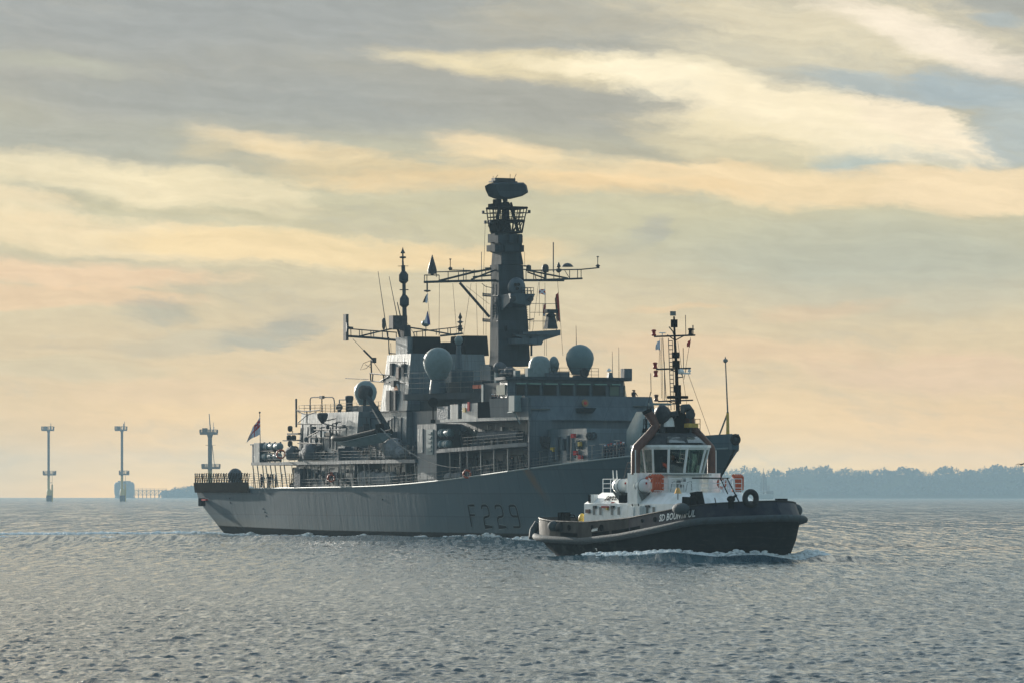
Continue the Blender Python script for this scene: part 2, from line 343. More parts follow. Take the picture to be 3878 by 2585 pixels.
M['orange'] = mat('orange_plastic', (.50, .09, .03), .5, var=.2, scale=3)
M['red'] = mat('red_paint', (.32, .025, .022), .5, var=.2, scale=3)
M['yellow'] = mat('yellow_paint', (.55, .38, .06), .5, c2=(.36, .26, .08), scale=3)
M['brown'] = mat('rusty_brown_exhaust', (.13, .062, .045), .45, c2=(.08, .045, .038), scale=1.5, stretch=(1, 1, .6))
M['navy'] = mat('navy_uniform', (.012, .016, .028), .85)
M['skin'] = mat('skin', (.45, .25, .18), .6)
M['bluew'] = mat('blue_cloth', (.03, .05, .22), .8)
M['whitec'] = mat('white_cloth', (.66, .67, .74), .8)
M['redc'] = mat('red_cloth', (.42, .03, .03), .8)
M['glassd'] = mat('dark_window_glass', (.006, .009, .009), .15, spec=.12)
M['glassg'] = mat('green_tinted_glass', (.05, .10, .08), .15, spec=.3)
M['crest'] = mat('crest_dull_gold', (.24, .15, .07), .6)
M['gold'] = mat('bell_brass', (.55, .33, .12), .35, metal=.8)
M['mirror'] = mat('bare_lens', (.2, .22, .22), .15, metal=.6)

# ------------------------------------------------------------------ water
rw = np.random.RandomState(3)
NWV = 150
lam = np.exp(rw.uniform(np.log(.26), np.log(6.5), NWV)); kk = 2*np.pi/lam
th_w = rw.normal(R(70), .8, NWV)                       # wind chop running mostly across the view, well spread
amp = .0062*np.minimum(lam, .42)*rw.uniform(.5, 1.3, NWV); ph = rw.uniform(0, 6.28, NWV)
def wave(X, Y, cell):
    Z = np.zeros_like(X)
    for a, k_, t_, p_, l_ in zip(amp, kk, th_w, ph, lam):
        Z += a*np.clip(l_/(2.4*cell)-.6, 0, 1)*np.sin(k_*(X*np.cos(t_)+Y*np.sin(t_))+p_)
    gust = .75+.35*np.sin(X*.021+Y*.006+1)*np.sin(Y*.017+X*.008)
    Z = Z+np.minimum(.25*Z*Z/.03, .03)
    return Z*gust
def bump_at(X, Y):                                      # swells the ships push up, and the smoothed wake astern
    Z = np.zeros_like(X)
    for (fr, x0, y0, dx, dy, h) in BOWW:
        c_, s_ = fr.c, fr.s; lx = (X-fr.X0)*s_-(Y-fr.Y0)*c_; ly = (X-fr.X0)*c_+(Y-fr.Y0)*s_
        Z += h*np.exp(-((lx-x0)/dx)**2-((ly-y0)/dy)**2)
    return Z
BOWW = []
def build_sea():
    Ys = [-55., -30., -5., 12., 30.]
    while Ys[-1] < 6900: y_ = Ys[-1]; Ys.append(y_+(1.5 if y_ < 108 else max(.105, min(60, y_**2/430000.*(1 if y_ < 900 else 3)))))
    Ys = np.array(Ys); nx = 860; sx = np.linspace(-1, 1, nx)
    wid = np.where(Ys < 700, 8+np.maximum(Ys, 30)*.125, 8+700*.125+(Ys-700)*.62)
    X = sx[None, :]*wid[:, None]
    for j_, (q1, q2) in enumerate(((3950., 300.),)):     # outer columns carry the water on to the sides
        for sd_, c0, c1, c2 in ((-1, 0, 1, 2), (1, -1, -2, -3)): X[:, c0] = sd_*3950.; X[:, c1] = sd_*np.maximum(wid+250, 600); X[:, c2] = sd_*(wid+40)
    Y = np.repeat(Ys[:, None], nx, 1)
    cell = np.maximum(2*wid[:, None]/nx, np.gradient(Ys)[:, None])*np.ones_like(X)
    Z = wave(X, Y, cell*.8)+bump_at(X, Y)
    Z = np.where(Y > 1500, Z*0, Z); Z[:, :3] = 0; Z[:, -3:] = 0; Z[:5] = 0
    co = np.stack([X, Y, Z], -1).reshape(-1, 3).astype(np.float32); ny = len(Ys)
    i = np.arange(ny-1)[:, None]*nx+np.arange(nx-1)[None, :]
    f = np.stack([i, i+1, i+nx+1, i+nx], -1).reshape(-1, 4)
    me = bpy.data.meshes.new('sea'); me.vertices.add(len(co)); me.vertices.foreach_set('co', co.ravel())
    me.loops.add(f.size); me.loops.foreach_set('vertex_index', f.ravel().astype(np.int32))
    me.polygons.add(len(f)); me.polygons.foreach_set('loop_start', np.arange(0, f.size, 4, dtype=np.int32)); me.polygons.foreach_set('loop_total', np.full(len(f), 4, dtype=np.int32))
    me.update(calc_edges=True); me.polygons.foreach_set('use_smooth', np.ones(len(f), bool))
    print('sea', ny, nx); return me
def sea_mat():
    m = bpy.data.materials.new('sea_water'); m.use_nodes = True; t = m.node_tree; N = NT(t); p = t.nodes['Principled BSDF']
    tcn = N.n('ShaderNodeTexCoord'); sx = N.n('ShaderNodeSeparateXYZ'); N.put(sx.inputs[0], tcn.outputs['Object']); x, y, z = sx.outputs
    def nz(fx, fy, d=3, r=.55, o=0): return N.noise(N.xyz(N.m('MULTIPLY', x, fx), N.m('MULTIPLY', y, fy), o), 1, d, r).outputs['Fac']
    big = nz(.03, .012, 3, .5, 7)                       # wind lanes and calmer slicks
    a = nz(4.6, 3.6, 5, .64, 0); b = nz(13, 10, 2, .55, 4); paw = nz(3.0, .30, 5, .65, 11)
    k = N.m('MULTIPLY', N.maprange(big, .35, .62, .8, 1.15, True), N.maprange(paw, .36, .66, .25, 2.4, True))
    far = N.m('MULTIPLY', nz(.45, .30, 4, .65, 21), N.maprange(y, 250, 1200, 0, 1.1))
    lane = nz(.05, .004, 4, .6, 31); dash = nz(.6, .014, 4, .65, 41); dash2 = nz(1.7, .09, 3, .6, 51)
    h = N.m('ADD', far,  N.m('ADD', N.m('MULTIPLY', a, .05), N.m('MULTIPLY', b, .012)))
    k = N.m('MULTIPLY', k, N.m('ADD', 1, N.m('ADD', N.m('MULTIPLY', N.m('SUBTRACT', dash, .5), N.maprange(y, 300, 800, 0, 8)), N.m('MULTIPLY', N.m('SUBTRACT', dash2, .5), N.maprange(y, 150, 400, 0, 7)))))
    k = N.m('MAXIMUM', k, .05)
    b_ = N.n('ShaderNodeBump'); N.put(b_.inputs['Strength'], k); b_.inputs['Distance'].default_value = 1; N.put(b_.inputs['Height'], h)
    N.put(p.inputs['Normal'], b_.outputs[0])
    N.put(p.inputs['Base Color'], (.020, .052, .072, 1))
    ro = N.m('ADD', N.maprange(y, 120, 900, .10, .42), N.m('MULTIPLY', N.m('SUBTRACT', paw, .5), .5))
    ro = N.m('ADD', ro, N.m('MULTIPLY', N.m('SUBTRACT', lane, .5), N.maprange(y, 300, 1500, 0, 1.0)))
    ro = N.m('ADD', ro, N.m('MULTIPLY', N.m('SUBTRACT', dash, .5), N.maprange(y, 300, 800, 0, 3.2)))
    ro = N.m('ADD', ro, N.m('MULTIPLY', N.m('SUBTRACT', dash2, .5), N.maprange(y, 150, 400, 0, 2.4)), clamp=True)
    N.put(p.inputs['Roughness'], ro)
    p.inputs['IOR'].default_value = 1.13; p.inputs['Specular Tint'].default_value = (.74, .90, 1.0, 1)
    return m
# ------------------------------------------------------------------ the frigate
def fitframe(th, ps, pb, L, hb):
    c, s = math.cos(th), math.sin(th); a = (ps-CXP)/FPX; b = (pb-CXP)/FPX
    Y0 = (hb*c-a*hb*s+L*s+b*L*c)/(b-a); return Frame(th, hb*c+a*(Y0-hb*s), Y0)
FR = fitframe(TH, 742, 2785, 133, 6.3)
frig = thing('frigate', 'big grey frigate with hull number F229, tall mast and domes, passing behind the tug', 'warship', FR.world(0, 0, 0), FR.rot)
K, KX = FR.K, FR.KX
def itp(x, xs, ys): return float(np.interp(x, xs, ys))
DKX = [0, 10, 25, 40, 60, 75, 90, 100, 110, 118, 125, 130, 133]
DKY = [6.3, 6.9, 7.4, 7.8, 8.05, 8.1, 7.9, 7.5, 6.7, 5.6, 3.9, 1.9, .12]
WLY = [4.7, 5.6, 6.6, 7.1, 7.3, 7.1, 6.3, 5.2, 3.8, 2.5, 1.3, .5, .05]
SHX = [0, 20, 40, 60, 70, 80, 90, 100, 110, 120, 133]
SHZ = [5.6, 5.65, 5.7, 5.85, 6.1, 6.5, 7.05, 7.65, 8.25, 8.85, 9.6]
def itps(x, xs, ys):                   # smooth (Catmull-Rom) version of itp
    x = min(max(x, xs[0]), xs[-1]); i = max(0, min(len(xs)-2, int(np.searchsorted(xs, x))-1)); h_ = xs[i+1]-xs[i]; t = (x-xs[i])/h_
    m0 = (ys[i+1]-ys[max(i-1, 0)])/(xs[i+1]-xs[max(i-1, 0)]); m1 = (ys[min(i+2, len(ys)-1)]-ys[i])/(xs[min(i+2, len(xs)-1)]-xs[i])
    return float((2*t**3-3*t**2+1)*ys[i]+(t**3-2*t**2+t)*h_*m0+(-2*t**3+3*t**2)*ys[i+1]+(t**3-t**2)*h_*m1)
def deckz(x): return itps(x, SHX, SHZ)
def deckhb(x): return itps(x, DKX, DKY)
def hullpt(s, z):
    zd = deckz(s); t = max(0, min(1, z/zd)); tt = t**(1+.5*max(0, (s-80)/53))
    y = itps(s, DKX, WLY)*(1-tt)+itps(s, DKX, DKY)*tt
    x = s
    if s < 30: x += 5.8*(1-s/30)*(1-min(1, t/.72))
    if s > 96: x -= 10.5*((s-96)/37)**1.6*(1-t)
    if z < 0: y *= 1+z*.12
    return x, y
def build_hull():
    mb = MB(); ss = np.concatenate([np.linspace(0, 100, 60), np.linspace(101.5, 133, 30)]); rows = 14
    grid = []
    for sgn in (-1, 1):
        g_ = []
        for s_ in ss:
            zs = [-1.5]+[deckz(s_)*k/(rows-2) for k in range(rows-1)]
            g_.append([(hullpt(s_, z)[0], sgn*hullpt(s_, z)[1], z) for z in zs])
        grid.append(g_)
        vs = [q for r_ in g_ for q in r_]; n = rows
        mb.add(vs, [(i*n+j, (i+1)*n+j, (i+1)*n+j+1, i*n+j+1) for i in range(len(ss)-1) for j in range(n-1)], True)
    a, b = grid[0][0], grid[1][0]; n = rows        # transom
    mb.add(a+b, [(j, j+1, n+j+1, n+j) for j in range(n-1)])
    return mb
def hull_extra(N, tcn, cc, p):
    sx = N.n('ShaderNodeSeparateXYZ'); N.put(sx.inputs[0], tcn.outputs['Object']); x, y, z = sx.outputs
    # long vertical scuffs and frames
    st = N.noise(N.xyz(N.m('MULTIPLY', x, 1.1), 0, N.m('MULTIPLY', z, .16)), 1, 5, .65).outputs['Fac']
    cc = N.mix(N.m('MULTIPLY', N.maprange(st, .52, .76, 0, 1, True), .3), cc, (.11, .15, .17, 1))
    st2 = N.noise(N.xyz(N.m('MULTIPLY', x, 2.3), 5, N.m('MULTIPLY', z, .3)), 1, 4, .6).outputs['Fac']
    cc = N.mix(N.m('MULTIPLY', N.maprange(st2, .58, .74, 0, 1, True), .45), cc, (.045, .066, .075, 1))
    cc = plates(4.6, .07)(N, tcn, cc, p)
    # rust run below the forward scupper
    xr = N.m('SUBTRACT', x, N.m('ADD', 99.6, N.m('MULTIPLY', N.m('SUBTRACT', 7.7, z), .62)))
    w = N.noise(N.xyz(N.m('MULTIPLY', x, 2), 1, N.m('MULTIPLY', z, .6)), 1, 3).outputs['Fac']
    rm = N.m('MULTIPLY', N.maprange(N.m('ABSOLUTE', xr), 0, 1.3, 1, 0, True), N.maprange(z, 3.2, 7.4, 0, 1, True))
    rm = N.m('MULTIPLY', rm, N.maprange(w, .3, .7, .35, 1.0))
    rm = N.m('MULTIPLY', rm, N.m('LESS_THAN', y, 0))
    cc = N.mix(rm, cc, (.15, .085, .035, 1))
    # green-brown weed above the boot-topping near the stern, then the black band itself
    wd = N.m('MULTIPLY', N.maprange(z, 1.2, 2.4, 1, 0, True), N.maprange(x, 0, 30, 1, .15))
    cc = N.mix(N.m('MULTIPLY', wd, .6), cc, (.10, .10, .075, 1))
    bt = N.m('ADD', z, N.m('MULTIPLY', N.m('SUBTRACT', w, .5), .1))
    cc = N.mix(N.maprange(N.m('SUBTRACT', bt, N.maprange(x, 0, 45, .35, 0)), .72, .82, 1, 0), cc, (.022, .022, .02, 1))
    N.put(p.inputs['Specular IOR Level'], N.maprange(N.m('SUBTRACT', bt, N.maprange(x, 0, 45, .35, 0)), .72, .82, 0, .05))
    h = N.m('ADD', N.m('MULTIPLY', st, .6), N.m('MULTIPLY', st2, .3))
    b_ = N.n('ShaderNodeBump'); b_.inputs['Distance'].default_value = .045; N.put(b_.inputs['Height'], h); N.put(p.inputs['Normal'], b_.outputs[0])
    return cc
M['hull'] = mat('hull_grey_paint', (.046, .084, .106), .6, spec=.12, extra=hull_extra)
hull = build_hull().build('hull', M['hull'], frig)
# deck plate and the pale waterway bar along its edge
mb = MB(); ss = np.linspace(.1, 132.6, 90)
vs = []
for s_ in ss: zz = deckz(s_)-.02; h_ = deckhb(s_)-.03; vs += [(s_, -h_, zz), (s_, h_, zz)]
mb.add(vs, [(2*i, 2*i+1, 2*i+3, 2*i+2) for i in range(len(ss)-1)]); mb.build('deck', M['deckm'], frig)
mb = MB()
for sgn in (-1, 1): mb.path([(s_, sgn*(deckhb(s_)+.01), deckz(s_)+.05) for s_ in np.linspace(20.5, 132.4, 90)], .09, 5)
mb.build('deck_edge_bar', M['grey_light'], frig)

def block(mb, x0, x1, hy, z0, z1, dx0=0, dx1=0, dy=0, yc=0):
    """tapered house: half-width hy at z0, walls leaning in by dy, ends by dx0 / dx1"""
    return mb.hexa([(x0, yc-hy, z0), (x1, yc-hy, z0), (x1, yc+hy, z0), (x0, yc+hy, z0)],
                   [(x0+dx0, yc-hy+dy, z1), (x1-dx1, yc-hy+dy, z1), (x1-dx1, yc+hy-dy, z1), (x0+dx0, yc+hy-dy, z1)])
hangar = block(MB(), 34, 51.5, 6.9, 5.6, 14.6, .3, 0, .7).build('hangar', M['grey_panel'], frig)
house = MB(); block(house, 50, 78, 4.9, 5.6, 14.4, 0, 0, .1)
house.build('midships_deckhouse', M['grey'], frig)
fun = MB(); block(fun, 55.6, 63.2, 5.3, 14.4, 21.0, .5, .4, .7)
fun.hexa([(57, -5.6, 5.7), (63.6, -5.6, 5.7), (63.6, 5.6, 5.7), (57, 5.6, 5.7)], [(56, -5.5, 14.5), (63.6, -5.5, 14.5), (63.6, 5.5, 14.5), (56, 5.5, 14.5)])
funnel = fun.build('funnel', M['grey_panel'], frig)
block(MB(), 72, 77.2, 1.7, 5.9, 12.8, 0, 0, 0, -6.2).build('boat_deck_house', M['grey'], frig)
br = MB(); block(br, 77, 100.6, 5.0, 6.2, 12.95, 0, .5, .1); block(br, 77.5, 99.6, 4.3, 12.9, 15.5, 0, .6, 0, .5); br.box(100.2, 100.6, -7.6, -4.9, 7.6, 12.95); br.box(100.2, 100.6, 4.9, 7.6, 7.6, 12.95)
br.build('bridge_house', M['grey'], frig)
def a(k, x, y, yy): return K(P(k, x, y), yy)            # photo point -> ship coordinates on a lengthwise plane
def ax(k, x, y, xx): return KX(P(k, x, y), xx)          # ... on a crosswise plane
def pole(mb, p0, p1, r, n=5, r1=None): mb.tube(p0, p1, r, n, r1)

# ---- stern: safety nets round the flight deck, openings in the quarter
mb = MB()
for sgn in (-1, 1):
    for i in range(24):
        x0, x1 = .1+i*.85, .1+(i+1)*.85
        h0, h1 = deckhb(x0)+.06, deckhb(x1)+.06
        mb.hexa([(x0, sgn*h0, 5.2), (x1, sgn*h1, 5.2-.01*(i % 3)), (x1, sgn*(h1+.14), 5.2), (x0, sgn*(h0+.14), 5.22)],
                [(x0, sgn*(h0+.1), 6.42+.06*(i % 2)), (x1, sgn*(h1+.1), 6.45), (x1, sgn*(h1+.3), 6.45), (x0, sgn*(h0+.3), 6.42+.06*(i % 2))])
def merge_cols(mb, name, m):
    for sgn in (-1, 1):
        o_ = MB(); idx = {}
        for f, sm in zip(mb.f, mb.sm):
            if sgn*mb.v[f[0]][1] > 0:
                for k in f:
                    if k not in idx: idx[k] = len(o_.v); o_.v.append(mb.v[k])
                o_.f.append(tuple(idx[k] for k in f)); o_.sm.append(sm)
        o_.build(name, m, frig)
merge_cols(mb, 'deck_edge_skirt', M['net'])
mb = MB()
for sgn in (-1, 1):
    px = [(.3+i*.95, sgn*(deckhb(.3+i*.95)+.2)) for i in range(22)]
    for i, (x, y) in enumerate(px):
        mb.tube((x, y, 6.3), (x+.05, y+sgn*.05, 7.62), .05, 4); mb.tube((x+.1, y, 6.4), (x+.75, y+sgn*.05, 7.5), .045, 4)
    for k in range(5):
        pts = []
        for (x, y) in px: pts += [(x, y, 6.45+.28*k+.03), (x+.47, y+sgn*.03, 6.45+.28*k-.1)]
        mb.path(pts[:-1], .022, 3, smooth=False)
for k in range(5): mb.path([(.1, y, 6.5+.28*k-(.1 if j % 2 else 0)) for j, y in enumerate(np.linspace(-6.4, 6.4, 17))], .022, 3, smooth=False)
for y in np.linspace(-6.4, 6.4, 14): mb.tube((.1, y, 5.6), (.05, y, 7.6), .045, 4)
mb.build('safety_net', M['net'], frig)
mb = MB(); q = a(1, 157, 1050, -6.35); mb.box(q.x-.6, q.x+.5, -6.62, -6.1, 3.5, 4.5); mb.build('mooring_port', M['black'], frig)
mb = MB(); mb.box(q.x+.6, q.x+1.9, -6.66, -6.3, 4.2, 4.4); mb.build('name_plate', M['redc'], frig)
c = a(1, 460, 870, -3); tag(MB().ball((0, 0, 0), .95, .95, .95).box(-.7, .7, -.7, .7, -1.6, -.5).build('covered_winch', M['canvasd']), 'dark rounded winch cover on the flight deck behind the stern nets', 'winch', None, FR.world(c.x, c.y, 7.3), FR.rot)
# ---- ensign staff
s0, s1 = a(1, 692, 575, -6.0), a(1, 684, 262, -6.0)
mb = MB(); pole(mb, (s0.x, s0.y, 8.9), s1, .05); mb.ball(s1+Vector((0, 0, -.05)), .13, n=8, m=5); mb.build('ensign_staff', M['dark'], frig)

# ---- side platforms
def slab(name, pts, z0, z1, m, parent=frig):
    mb = MB(); mb.loft([[(x, y, z0(x) if callable(z0) else z0) for x, y in pts], [(x, y, z1(x) if callable(z1) else z1) for x, y in pts]]); return mb.build(name, m, parent)
PL = 8.48
slab('raft_platform', [(22.7, -8.0), (50.0, -8.0), (50.0, -6.6), (34, -6.6), (34, 6.6), (34, 8), (22.7, 8.0)], PL, PL+.36, M['grey'])
slab('boat_platform', [(50.05, -8.15), (71.9, -8.15), (71.9, -4.9), (50.05, -4.9)], PL+.02, PL+.42, M['grey'])
def z3(x): return 9.55+(x-77.3)*.024
slab('torpedo_platform', [(77.35, -8.0), (98, -7.95), (100.1, -7.65), (100.1, -5.1), (77.35, -5.1)], lambda x: z3(x), lambda x: z3(x)+.42, M['grey'])
for sgn in (-1, 1):
    mb = MB()
    for x in list(np.arange(23, 34, 1.45))+[35.3, 37.0, 40.1, 42.0, 45.9, 49.8]:
        r_ = .07 if x < 34 else .05
        mb.tube((x, sgn*7.55, 5.7), (x+random.choice((-.2, 0, 0, .25)), sgn*7.9, PL), r_, 5)
    for x in (50.3, 51.4, 53.6, 55.3, 57.2, 58.6, 64.2, 68.8, 71.5): mb.tube((x, sgn*7.7, 5.75), (x, sgn*8.0, PL), .08, 5)
    for x in (80.6, 83.3, 85.2, 88.7, 92.1, 95.6): mb.tube((x, sgn*7.75, deckz(x)), (x, sgn*7.8, z3(x)), .085, 5)
    mb.split('stanchion', M['steel'], frig)
rl = MB(); rl.rails([(x, -7.9, PL+.36) for x in (27.5, 31, 34.5, 38, 42, 46, 49.9)]); rl.build('platform_railing', M['steel'], frig); rl = MB(); rl.rails([(x, -8.05, PL+.42) for x in (50.2, 54, 58, 62, 66, 71.8)]); rl.build('platform_railing', M['steel'], frig); rl = MB(); rl.rails([(x, -7.85, z3(x)+.42) for x in (84, 88, 92, 96, 99.5)])
rl.build('platform_railing', M['steel'], frig); rl = MB(); rl.rails([(x, 7.9, PL+.36) for x in (23, 28, 34, 40, 46, 50)]); rl.build('platform_railing', M['steel'], frig)
for sgn in (-1, 1):
    r2_ = MB(); r2_.rails([(x, sgn*(deckhb(x)-.06), deckz(x)) for x in list(np.arange(21, 131, 2.0))], 1.05, 3, .024, 2.0); r2_.build('deck_railing', M['steel'], frig)

# mesh screens and frames along the boat deck
mb = MB()
for p0, p1, nn in (((a(10, 530, 1000, -8.05), a(10, 530, 830, -8.05), 0)), (a(10, 610, 1000, -8.05), a(10, 610, 830, -8.05), 0), (a(10, 700, 1000, -8.05), a(10, 710, 830, -8.05), 0), (a(10, 1000, 990, -8.05), a(10, 1000, 810, -8.05), 0)): pole(mb, p0, p1, .05)
for k in range(7):
    zz = 9.3+k*.2; mb.tube((a(10, 530, 900, -8.05).x, -8.05, zz), (a(10, 710, 900, -8.05).x, -8.05, zz), .03, 4)
mb.split('screen_bar', M['steel'], frig)
q0, q1 = a(10, 112, 1020, -8.0), a(10, 205, 830, -8.0)
mb = MB(); mb.box(q0.x, q0.x+.15, -8.1, -6.4, PL+.4, q1.z); mb.box(q0.x, q1.x, -8.1, -7.9, q1.z-.2, q1.z); mb.box(q0.x+.2, q1.x+3.5, -6.6, -6.4, PL+.4, q1.z-.2)
mb.build('boat_deck_screen', M['grey'], frig)

# ---- wall fittings: pipes, lockers, vents (each cluster a part)
def pipes(name, xs, yw, z0, z1, m=M['grey'], seed=1):
    rr = random.Random(seed); x = xs[0]
    while x < xs[1]:
        mb = MB()
        k = rr.random()
        if k < .5:
            r_ = rr.uniform(.04, .1); b_ = z0+rr.random()*.8; t_ = z1-rr.random()*1.2; mb.tube((x, yw-.14, b_), (x, yw-.14, t_), r_, 5)
            if rr.random() < .5: mb.tube((x, yw-.14, t_), (x+rr.uniform(.5, 1.6), yw-.14, t_), r_*.8, 4)
        elif k < .8:
            zz = rr.uniform(z0+.2, z1-1); mb.cbox((x+.2, yw-.16, zz+.3), rr.uniform(.3, .8), .3, rr.uniform(.3, .9))
        else:
            zz = rr.uniform(z0+.6, z1-.7); mb.lathe((x+.3, yw-.05, zz), [(0, .3), (.25, .28), (.3, .1)], 8, (0, -1, 0))
        mb.build('pipe_run' if k < .5 else ('wall_locker' if k < .8 else 'wall_vent'), m, frig); x += rr.uniform(.45, 1.1)
pipes('hangar_wall_pipework', (34.6, 50.5), -6.9, 5.9, 8.6, M['grey'], 2)
pipes('hangar_upper_pipework', (35.5, 49.5), -6.62, 9.6, 13.6, M['mast'], 3)
pipes('boat_deck_pipework', (50.5, 71.5), -5.0, 5.9, 8.6, M['grey_panel'], 4)
pipes('boat_deck_lockers', (52.5, 70), -5.2, 5.9, 8.4, M['whitep'], 5)
pipes('torpedo_deck_pipework', (77.6, 99.5), -5.0, 10.0, 12.8, M['grey_panel'], 6)
pipes('side_passage_pipework', (78, 99.5), -5.0, 7.0, 9.5, M['dark'], 7)
pipes('funnel_side_pipework', (57.4, 62.8), -5.4, 6.5, 14, M['mast'], 8)
pipes('x', (34.8, 50.3), -7.35, 5.8, 8.3, M['dark'], 12)
pipes('x', (51.5, 71.0), -6.3, 5.8, 8.4, M['dark'], 14)
pipes('x', (51.0, 71.0), -7.3, 5.8, 7.6, M['mast'], 15)
pipes('x', (78.5, 99.0), -6.2, 6.9, 9.4, M['mast'], 16)
pipes('x', (52.0, 70.5), -6.6, 9.0, 11.2, M['dark'], 17)
pipes('x', (35.0, 49.5), -7.3, 8.9, 10.6, M['mast'], 18)
pipes('x', (79.0, 91.0), -4.6, 13.3, 15.2, M['dark'], 19)
# frames and hoops on the hangar roof
HR = 14.6
mb = MB()
for pts in ([(1145, 262), (1145, 150), (1152, 132), (1170, 127), (1345, 127), (1360, 138), (1366, 165), (1366, 262)], [(1252, 120), (1252, 262)], [(1410, 262), (1412, 150), (1470, 150)]):
    mb.path([a(1, x, y, -6.0) for x, y in pts], .075, 5)
mb.cbox(a(1, 1252, 127, -6), .9, .3, .35)
mb.build('roof_hoop', M['dark'], frig)
mb = MB(); mb.rails([(33.5, 6, HR), (33.5, -6.2, HR), (40, -6.2, HR), (51, -6.2, HR)], 1.0, 3, .026)
mb.rails([(52, -4.8, 14.4), (56, -4.8, 14.4)], 1.3, 3, .03)
mb.build('hangar_roof_railing', M['dark'], frig)
mb = MB()
for p in ([(1018, 400), (1017, 140)], ): mb.path([a(1, x, y, -7.1) for x, y in p], .13, 5)
for p in ([(1022, 245), (1110, 258), (1235, 242)], [(1030, 255), (1115, 290), (1200, 262)], [(1035, 360), (1120, 285)], [(1115, 250), (1115, 365)], [(1030, 370), (1250, 372)], [(1120, 490), (1250, 420), (1250, 500)],
          [(1120, 492), (1320, 500)], [(1200, 470), (1200, 690)], [(1180, 425), (1430, 425)], [(1260, 350), (1380, 320)], [(1260, 365), (1400, 398), (1460, 392)], [(1330, 400), (1330, 580)], [(1400, 450), (1400, 600)], [(1030, 545), (1250, 552)], [(1345, 605), (1400, 622)]):
    mb.path([a(1, x, y, -7.4) for x, y in p], .07, 4)
mb.build('hangar_side_gallery', M['dark'], frig)
mb = MB(); mb.lathe(a(1, 1258, 300, -7.3), [(-.9, .12), (-.6, .35), (-.2, .62), (.25, .68), (.4, .5)], 10); mb.build('floodlight_housing', M['dark'], frig)
w0, w1 = a(1, 1283, 482, -6.72), a(1, 1345, 450, -6.72)
mb = MB(); mb.box(w0.x, w1.x, -6.85, -6.6, w0.z, w1.z); mb.build('hangar_window', M['glassd'], frig)
mb = MB(); mb.box(w0.x-.8, w0.x-.05, -6.9, -6.6, w0.z-.1, w1.z+.2); mb.build('window_shutter', M['whitep'], frig)
# lamps sticking out aft of the hangar
mb = MB()
def lampst(p, r): mb.lathe(a(1, p[0], p[1], -7), [(-r*1.2, r*.5), (-r*.6, r), (r*.6, r), (r, r*.6)], 8)
for p in ((962, 412), (952, 497), (995, 497), (962, 552)): lampst(p, .32)
mb.path([a(1, 962, 425, -7), a(1, 985, 438, -7), a(1, 985, 458, -7)], .05, 4); mb.cbox(a(1, 1000, 461, -7), 3.4, .5, .2); mb.cbox(a(1, 977, 521, -7), 4.6, .5, .14)
mb.build('aft_light_bracket', M['dark'], frig)

# ---- satellite domes and other topside gear
def dome(name, c, r, ped, m='dome', zb=None):
    prof = [(-r*1.12, r*.56), (-r*.8, r*.72), (-r*.45, r*.90), (0, r), (r*.35, r*.94), (r*.66, r*.75), (r*.87, r*.49), (r*.97, r*.24), (r, .02)]
    o = MB().lathe(c, prof, 28).build(name, M[m], frig)
    MB().lathe(c, [(-r*1.12-ped, r*.62), (-r*1.12-.05, r*.5)], 12).build('dome_pedestal', M['grey'], frig); return o
c = a(2, 280, 697, -2.5); dome('satellite_dome', c, 1.36, c.z-1.36*1.12-14.5, 'grey_light')
c = a(2, 855, 462, -5.2); dome('satellite_dome', c, 1.68, max(.3, c.z-1.68*1.12-16.3), 'grey_light')
c = ax(4, 1335, 352, 92.5); dome('satellite_dome', c, 1.55, max(.3, c.z-1.55*1.12-17.4))
c = a(2, 1018, 287, -1.5); dome('small_dome', c, .48, .2, 'grey_light')
mb = MB(); mb.tube((c.x, c.y, c.z-.6), (c.x, c.y, c.z-3.3), .25, 8, .5); mb.box(c.x-1.4, c.x+1.1, c.y-1.4, c.y+1.3, c.z-5.9, c.z-3.4); mb.build('dome_mast', M['grey'], frig)
mb = MB(); c = a(1, 1502, 205, -5); mb.lathe(c, [(-1.6, .42), (.5, .42), (.75, .5), (1.1, .5), (1.2, .3)], 12); mb.build('exhaust_vent', M['dark'], frig)
mb = MB(); c = a(1, 1412, 218, -5.5); mb.ball(c, .42, n=10, m=6); mb.tube(c, (c.x, c.y, 14.6), .25, 8); mb.build('sensor_head', M['dark'], frig)
mb = MB(); c = a(1, 1600, 215, -4.5); mb.box(c.x-3, c.x+2, -5, -3, 14.5, c.z+.1); mb.box(c.x+3, c.x+5.6, -4.6, -3, 14.5, c.z-.5); mb.build('roof_locker', M['grey'], frig)

# ---- boat crane
p0, p1 = a(10, 465, 120, -7.2), a(10, 745, 590, -6.4)
mb = MB(); mb.path([p0, p0.lerp(p1, .5), p1, (p1.x+.5, -5.8, 9.2)], .28, 8, .48); mb.build('crane_arm', M['mast'], frig)
MB().lathe(p0, [(-.6, .3), (-.4, .85), (.4, .85), (.6, .3)], 12, (.4, -.9, 0)).tube(p0+Vector((-1.2, 0, -.2)), p0, .3, 6).tube(p0, p0+Vector((-.2, 0, -1.5)), .2, 6).build('crane_winch', M['dark'], frig)
mb = MB(); q = a(10, 760, 640, -6); mb.box(q.x-1.2, q.x+1.6, -6.6, -5, 9.1, q.z); mb.build('crane_pedestal', M['grey'], frig)

